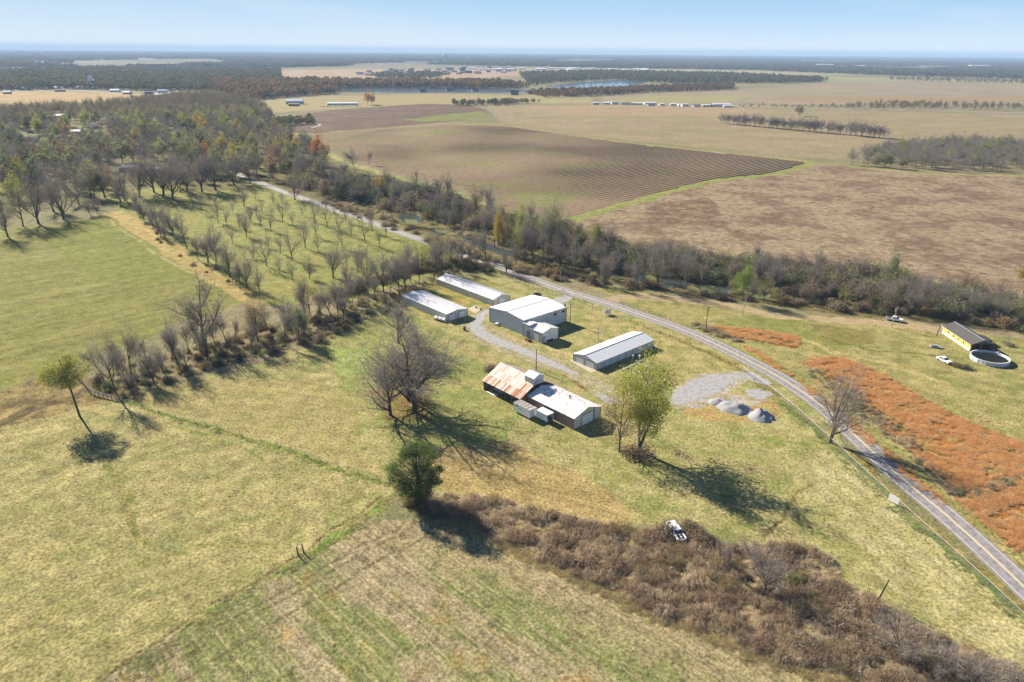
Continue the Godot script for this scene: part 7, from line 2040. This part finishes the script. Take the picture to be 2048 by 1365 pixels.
func scatter_stuff(called, label, category, mesh, material, points, n, tint_list, smin, smax, sd, y_stretch = 1.0, avoid = [], patchy = 0.0):
	rng.seed = sd
	var p = flat(points)
	var bb = Rect2(p[0], Vector2.ZERO)
	for q in p: bb = bb.expand(q)
	var no = []
	for a in avoid: no.append(flat(a))
	var places = []
	var tints = []
	var tries = 0
	while places.size() < n and tries < n * 15:
		tries += 1
		var q = bb.position + Vector2(rng.randf(), rng.randf()) * bb.size
		var w = q + Vector2(noise_a.get_noise_2d(q.x * 5.0, q.y * 5.0), noise_a.get_noise_2d(q.y * 5.0 + 60.0, q.x * 5.0)) * 2.0
		if not Geometry2D.is_point_in_polygon(w, p): continue
		var bad = false
		for a in no:
			if Geometry2D.is_point_in_polygon(q, a): bad = true
		if bad: continue
		var k = noise_b.get_noise_2d(q.x * 1.3, q.y * 1.3)
		if patchy > 0.0 and k < -0.35 + patchy * rng.randf(): continue
		var s = rng.randf_range(smin, smax) * (1.0 + 0.45 * noise_b.get_noise_2d(q.x * 2.2 + 77.0, q.y * 2.2))
		places.append(Transform3D(Basis(Vector3.UP, rng.randf() * TAU).scaled(Vector3(s, s * y_stretch, s)), Vector3(q.x, 0, q.y)))
		var c = tint_list[clampi(int((0.5 + k * 0.9 + rng.randfn() * 0.22) * tint_list.size()), 0, tint_list.size() - 1)]
		var v = 0.85 + 0.3 * rng.randf()
		v *= 0.8
		tints.append(Color(c.r * v, c.g * v, c.b * v))
	return stuff(called, mesh, material, places, tints, label, category)

const BRUSH := [-21.9, -122.0, -17.8, -125.6, -12.5, -124.9, -2.2, -122.6, 12.6, -116.1, 22.0, -113.8, 28.6, -112.9, 36.2, -112.7, 39.8, -108.6, 47.4, -109.2, 54.0, -109.2, 57.4, -106.0, 58.2, -99.4, 61.3, -93.2, 65.8, -87.6, 76.3, -79.8, 71.5, -67.4, 58.2, -67.2, 49.9, -78.3, 37.1, -84.4, 23.1, -92.8, 13.9, -99.4, 2.7, -107.3, -6.9, -115.2, -16.9, -118.0]

func low_growth():
	var bare = Color(1, 1, 1)
	var truck = [[29.5, -114.8, 31.7, -115.9, 33.5, -109.4, 31.5, -107.8, 30.2, -110.2]]
	var browns = [Color(0.32, 0.28, 0.17), Color(0.33, 0.25, 0.19), Color(0.50, 0.41, 0.32), Color(0.70, 0.59, 0.46), Color(0.76, 0.64, 0.48), Color(0.54, 0.41, 0.31), Color(0.40, 0.30, 0.23)]
	scatter_stuff("bramble_thicket", "tangled brown brambles filling the strip before the yard", "brambles", tangle(11, 90, 1.9), M.bramble_white, BRUSH, 1700, browns, 0.3, 1.15, 501, 0.9, truck, 0.4)
	scatter_stuff("vine_mat", "matted vines and canes sprawling over the bramble strip", "vines", tangle(22, 140, 3.2), M.bramble_white, BRUSH, 220, [Color(0.36, 0.30, 0.17), Color(0.46, 0.34, 0.24), Color(0.60, 0.48, 0.34)], 0.5, 1.0, 505, 0.75, truck, 0.5)
	scatter_stuff("dead_weeds", "dead straw-coloured weeds standing among the brambles", "weeds", tuft(12, 46, 1.0, 0.55, 0.022, 0.35), M.bramble_white, BRUSH, 3200, [Color(0.90, 0.80, 0.60), Color(0.82, 0.70, 0.52), Color(0.72, 0.57, 0.43)], 0.5, 1.0, 502, 1.0, truck)
	scatter_stuff("pale_grass", "pale long grass along the lower edge of the brambles", "grass", tuft(13, 30, 0.55, 0.5, 0.025, 0.5), M.bramble_white, [-16.9, -117.7, -6.8, -114.3, 2.7, -106.7, 13.8, -98.9, 23.1, -92.3, 37.0, -84.2, 49.7, -77.9, 47.7, -76.7, 36.5, -82.4, 22.7, -90.1, 13.6, -96.6, 2.7, -104.2, -6.7, -112.4, -17.6, -116.0], 1300, [Color(0.60, 0.50, 0.29), Color(0.52, 0.44, 0.25)], 0.6, 1.2, 503)
	# the broomsedge
	var orange = [Color(0.84, 0.70, 0.44), Color(0.88, 0.58, 0.30), Color(0.90, 0.52, 0.23), Color(0.90, 0.50, 0.21), Color(0.92, 0.60, 0.31)]
	var blade = tuft(14, 24, 0.55, 0.4, 0.03, 0.3)
	scatter_stuff("broomsedge", "orange dry grass in the strip beside the dark crossarm pole", "grass", blade, M.bramble_white, [65.2, -225.0, 74.1, -222.0, 84.7, -219.1, 92.7, -214.8, 90.7, -208.4, 88.3, -206.3, 80.2, -210.3, 71.6, -213.5, 66.9, -218.6], 2200, orange, 0.7, 1.2, 511, 1.0, [], 0.4)
	scatter_stuff("broomsedge", "wide field of orange dry grass right of the road", "grass", blade, M.bramble_white, [87.7, -195.4, 94.6, -198.6, 101.2, -196.5, 105.5, -186.6, 108.9, -173.8, 111.9, -162.3, 116.7, -153.6, 123.4, -145.5, 117.0, -136.1, 104.9, -131.0, 96.6, -127.7, 92.9, -128.7, 92.5, -137.8, 91.2, -148.8, 90.0, -161.9, 88.5, -173.4, 87.6, -184.8], 9500, orange, 0.65, 1.2, 512, 1.0, [[86.6, -189.6, 91.9, -188.3, 93.6, -172.9, 96.1, -156.3, 95.3, -143.2, 91.9, -141.0, 89.9, -153.7, 88.3, -169.8]], 0.35)
	scatter_stuff("broomsedge", "lower orange grass patch cut off by the ditch at the right edge", "grass", blade, M.bramble_white, [92.7, -124.7, 103.9, -129.3, 115.6, -134.1, 97.1, -106.8, 93.4, -109.6, 92.4, -117.3], 4200, orange, 0.65, 1.2, 513, 1.0, [], 0.3)
	scatter_stuff("broomsedge", "thin orange grass line along the right road verge", "grass", blade, M.bramble_white, [70.4, -209.2, 75.8, -201.3, 80.0, -187.4, 83.6, -168.0, 86.1, -150.7, 87.4, -138.8, 88.4, -130.2, 89.5, -122.6, 88.2, -122.2, 86.3, -130.2, 84.0, -148.7, 81.6, -166.2, 78.3, -186.7, 73.0, -202.0], 1500, orange, 0.5, 1.0, 514, 1.0, [], 0.3)
	scatter_stuff("stray_sedge", "stray orange and tan tufts thinning out round the orange grass", "grass", blade, M.bramble_white, [84.4, -195.4, 96.2, -202.5, 105.3, -198.8, 110.4, -187.7, 113.5, -174.8, 116.7, -164.1, 127.7, -151.9, 95.8, -105.0, 90.8, -108.4, 89.5, -122.6, 87.4, -138.8, 85.2, -159.7, 83.9, -178.9], 2200, [Color(0.80, 0.70, 0.46), Color(0.84, 0.68, 0.42), Color(0.88, 0.60, 0.34)], 0.4, 0.9, 518, 1.0, [], 0.5)
	var scrub = [Color(0.40, 0.36, 0.24), Color(0.56, 0.50, 0.34), Color(0.68, 0.60, 0.42)]
	scatter_stuff("ditch_scrub", "grey scrub in the ditch between road and orange grass", "scrub", tangle(15, 60, 1.5), M.bramble_white, [85.0, -193.2, 90.5, -188.3, 93.6, -172.9, 96.1, -156.3, 95.3, -141.0, 93.6, -129.9, 96.2, -127.1, 91.5, -126.2, 91.3, -137.8, 90.0, -148.8, 87.4, -164.6, 85.9, -180.5], 260, scrub, 0.35, 0.75, 515)
	scatter_stuff("ditch_scrub", "dark scrub at the foot of the crossarm pole by the road", "scrub", tangle(16, 60, 1.5), M.bramble_white, [60.2, -226.8, 66.3, -224.1, 69.4, -216.9, 72.8, -211.8, 70.7, -210.0, 65.6, -215.1, 60.6, -221.2], 110, scrub, 0.5, 0.9, 516)
	scatter_stuff("ditch_weeds", "dark weeds following the ditch between the orange patches", "weeds", tangle(17, 50, 1.2), M.bramble_white, [91.2, -127.6, 97.6, -127.7, 105.9, -130.8, 116.5, -135.3, 115.6, -134.1, 104.9, -129.3, 96.7, -126.2, 90.4, -126.1], 130, scrub, 0.4, 0.8, 517)
	# undergrowth of the creek and of the hedges
	var under = [Color(0.32, 0.32, 0.18), Color(0.46, 0.40, 0.28), Color(0.58, 0.50, 0.37), Color(0.48, 0.46, 0.27), Color(0.34, 0.36, 0.19)]
	var wild = tangle(31, 120, 2.6)
	var water = [[-69.4, -409.3, -49.6, -404.6, -39.1, -342.8, -56.6, -352.5], [-45.6, -369.6, -32.1, -365.5, -28.4, -328.6, -38.9, -332.0], [-29.6, -352.4, 2.2, -320.5, 1.0, -303.5, -21.7, -316.2], [41.5, -290.9, 47.1, -285.9, 44.9, -276.7, 39.8, -280.7], [50.6, -284.6, 72.4, -276.2, 87.7, -266.1, 80.1, -256.1, 66.5, -263.0, 49.0, -274.1]]
	scatter_stuff("creek_undergrowth", "tangled grey-brown undergrowth filling the creek bottom beyond the road", "undergrowth", wild, M.bramble_white, [-197.0, -630.5, -143.5, -538.1, -113.7, -502.3, -74.6, -473.2, -38.4, -434.3, -7.2, -388.0, 26.2, -354.5, 41.5, -332.9, 60.4, -318.1, 53.7, -278.3, 31.9, -283.3, 13.7, -292.2, -5.8, -313.3, -30.5, -340.1, -67.0, -385.6, -96.7, -422.6, -141.0, -475.5], 900, under, 0.45, 1.0, 541, 1.0, water)
	scatter_stuff("creek_undergrowth", "tangled olive undergrowth between the dirt lane and the brown field", "undergrowth", wild, M.bramble_white, [36.3, -329.0, 63.2, -320.8, 93.8, -306.5, 123.8, -298.0, 155.5, -283.5, 170.3, -265.9, 193.8, -248.9, 176.2, -223.1, 151.8, -233.0, 120.8, -241.5, 99.0, -250.8, 75.0, -258.4, 51.9, -267.7, 31.3, -277.7], 1250, under, 0.4, 0.95, 542, 1.0, water)
	scatter_stuff("hedge_undergrowth", "brown undergrowth of the hedge between wheat field and yard", "undergrowth", wild, M.bramble_white, [-113.5, -173.3, -112.2, -186.5, -102.5, -193.5, -92.9, -203.0, -81.8, -216.0, -71.1, -224.1, -59.1, -246.6, -44.1, -255.1, -26.1, -287.3, -5.3, -289.4, -5.2, -282.2, -25.4, -278.8, -39.3, -241.6, -51.4, -226.0, -53.8, -214.0, -62.1, -202.9, -74.7, -194.5, -85.9, -185.3, -93.7, -174.0, -100.2, -165.6], 380, under, 0.3, 0.8, 543)
	# long grass along fences
	var greens = [Color(0.30, 0.40, 0.16), Color(0.38, 0.44, 0.20), Color(0.50, 0.49, 0.26)]
	var lush = tuft(18, 20, 0.4, 0.4, 0.03, 0.4)
	scatter_stuff("fence_grass", "uncut green grass along the chain-link fence", "grass", lush, M.bramble_white, [66.0, -188.5, 71.5, -167.1, 74.2, -150.9, 77.5, -127.4, 80.7, -107.0, 83.2, -88.8, 81.8, -88.0, 79.1, -105.8, 75.7, -125.9, 72.4, -149.5, 69.8, -166.0], 1100, greens, 0.4, 0.85, 521, 1.0, [], 0.5)
	scatter_stuff("fence_grass", "green grass seam along the wire fence across the pasture", "grass", lush, M.bramble_white, [-100.1, -165.3, -83.4, -156.9, -58.8, -146.0, -42.5, -137.3, -24.9, -128.0, -24.7, -126.6, -42.1, -135.6, -58.2, -144.4, -82.6, -155.1], 1300, greens, 0.4, 0.9, 522, 1.0, [], 0.3)
	scatter_stuff("boundary_grass", "green grass strip between pasture and stubble", "grass", lush, M.bramble_white, [-24.0, -125.3, -30.8, -113.5, -37.8, -104.2, -49.8, -89.6, -59.5, -76.4, -54.5, -76.5, -47.2, -89.2, -34.5, -105.4, -25.7, -117.5], 1700, greens, 0.3, 0.8, 523, 1.0, [], 0.6)
	# clumps over the pasture and yard: what breaks up a mown field
	var straws = [Color(0.32, 0.29, 0.14), Color(0.42, 0.35, 0.19), Color(0.48, 0.39, 0.21), Color(0.38, 0.3, 0.17)]
	var clump = tuft(19, 12, 0.10, 0.4, 0.04, 0.6)
	scatter_stuff("pasture_grass", "tufts of dry grass over the left pasture", "grass", clump, M.bramble_white, [-130.5, -145.0, -109.0, -160.4, -83.3, -156.6, -25.6, -128.8, -26.3, -120.9, -40.5, -101.5, -60.0, -76.7, -81.8, -73.6], 3500, straws, 0.4, 0.8, 531)
	scatter_stuff("yard_grass", "tufts of dry grass over the yard and lower right slope", "grass", clump, M.bramble_white, [-84.0, -158.2, -58.5, -200.6, -38.1, -227.3, -19.3, -205.5, -3.1, -171.0, 15.3, -149.9, 34.6, -157.7, 58.0, -153.1, 73.3, -148.5, 76.8, -125.9, 80.2, -106.2, 82.7, -88.1, 66.3, -88.6, 58.4, -99.9, 54.3, -110.1, 40.1, -109.5, 12.7, -116.8, -12.6, -126.0, -24.5, -129.0], 3500, straws, 0.4, 0.8, 532)
	scatter_stuff("stubble_straw", "broken stalks and weeds standing in the stubble rows", "stubble", tuft(20, 9, 0.2, 0.3, 0.03, 0.2), M.bramble_white, [-58.8, -76.4, -38.0, -101.8, -24.8, -115.0, -11.4, -111.5, 13.6, -96.4, 36.4, -82.2, 45.0, -77.1], 6000, [Color(0.14, 0.17, 0.06), Color(0.2, 0.19, 0.09), Color(0.33, 0.28, 0.19), Color(0.37, 0.31, 0.22)], 0.5, 1.2, 533)
	var dull = [Color(0.28, 0.20, 0.15), Color(0.38, 0.30, 0.21), Color(0.48, 0.38, 0.26), Color(0.52, 0.42, 0.29)]
	scatter_stuff("rough_field_growth", "rough brown stalks over the field behind the creek", "stubble", tuft(21, 14, 0.3, 0.9, 0.07, 0.6), M.bramble_white, [36.6, -387.2, 63.4, -423.7, 139.0, -511.2, 200.2, -545.2, 249.3, -593.2, 312.3, -551.2, 397.7, -537.5, 201.5, -254.7, 174.8, -273.8, 159.4, -291.5, 127.4, -307.6, 96.1, -314.9, 65.1, -331.8, 43.7, -353.0], 7000, dull, 0.5, 1.2, 534)
	for t in [[33.9, -114.2, 1.4, 0], [35.0, -113.3, 1.6, 1], [35.7, -111.5, 2.1, 2], [36.2, -109.4, 2.5, 3], [29.4, -112.3, 1.6, 4]]:
		plant_tree("shrub%d" % (t[3] % 2), "brush_shrub", t[0], t[1], 1.6 + 0.2 * t[3], 1.3, ["first low shrub in the arc right of the abandoned pickup", "second shrub in the arc right of the abandoned pickup", "third shrub in the arc right of the abandoned pickup", "tallest shrub below the arc right of the abandoned pickup", "low shrub touching the left side of the abandoned pickup"][t[3]], "shrub", "shrubs round the abandoned pickup", M.leaf_umber)
	# single shrubs inside the brush strip
	rng.seed = 9
	for t in [[43.4, -96.6, 8.3, 0], [37.6, -103.6, 5.4, 1], [38.2, -101.0, 8.0, 2], [48.5, -99.2, 1.8, 3], [59.6, -83.3, 6.9, 4], [63.9, -80.0, 5.3, 5], [68.1, -78.2, 6.2, 6], [43.4, -105.0, 4.9, 7]]:
		plant_tree(["vase1", "tall1", "tall2", "shrub1", "vase2", "vase0", "vase1", "vase2"][t[3]], "brush_tree" if t[3] != 3 else "brush_shrub", t[0], t[1], t[2], [1.0, 0.7, 0.6, 1.4, 1.5, 1.7, 1.7, 1.1][t[3]], ["grey bare bush standing highest in the bramble strip", "thin bare stem right of the abandoned pickup", "second thin bare stem right of the abandoned pickup", "small green shrub in the bramble strip", "bare bush at the lower right of the bramble strip", "dark bare bush near the lower right corner", "bare bush in the lower right corner", "reddish bare bush behind the abandoned pickup"][t[3]], "shrub" if t[3] in [0, 3] else "tree", "", M.leaf_fresh if t[3] == 3 else null)
	print("low growth ", Time.get_ticks_msec())

func _ready():
	setup_view()
	make_materials()
	mat("bramble_white", Color.WHITE, 0.9, 0.0, true)
	M.bramble_white.backlight_enabled = true
	M.bramble_white.backlight = Color(0.95, 0.95, 0.9)
	build_land()
	build_roads()
	build_farm()
	build_house()
	make_protos()
	near_trees()
	creek_trees()
	woods()
	build_things()
	far_buildings()
	low_growth()
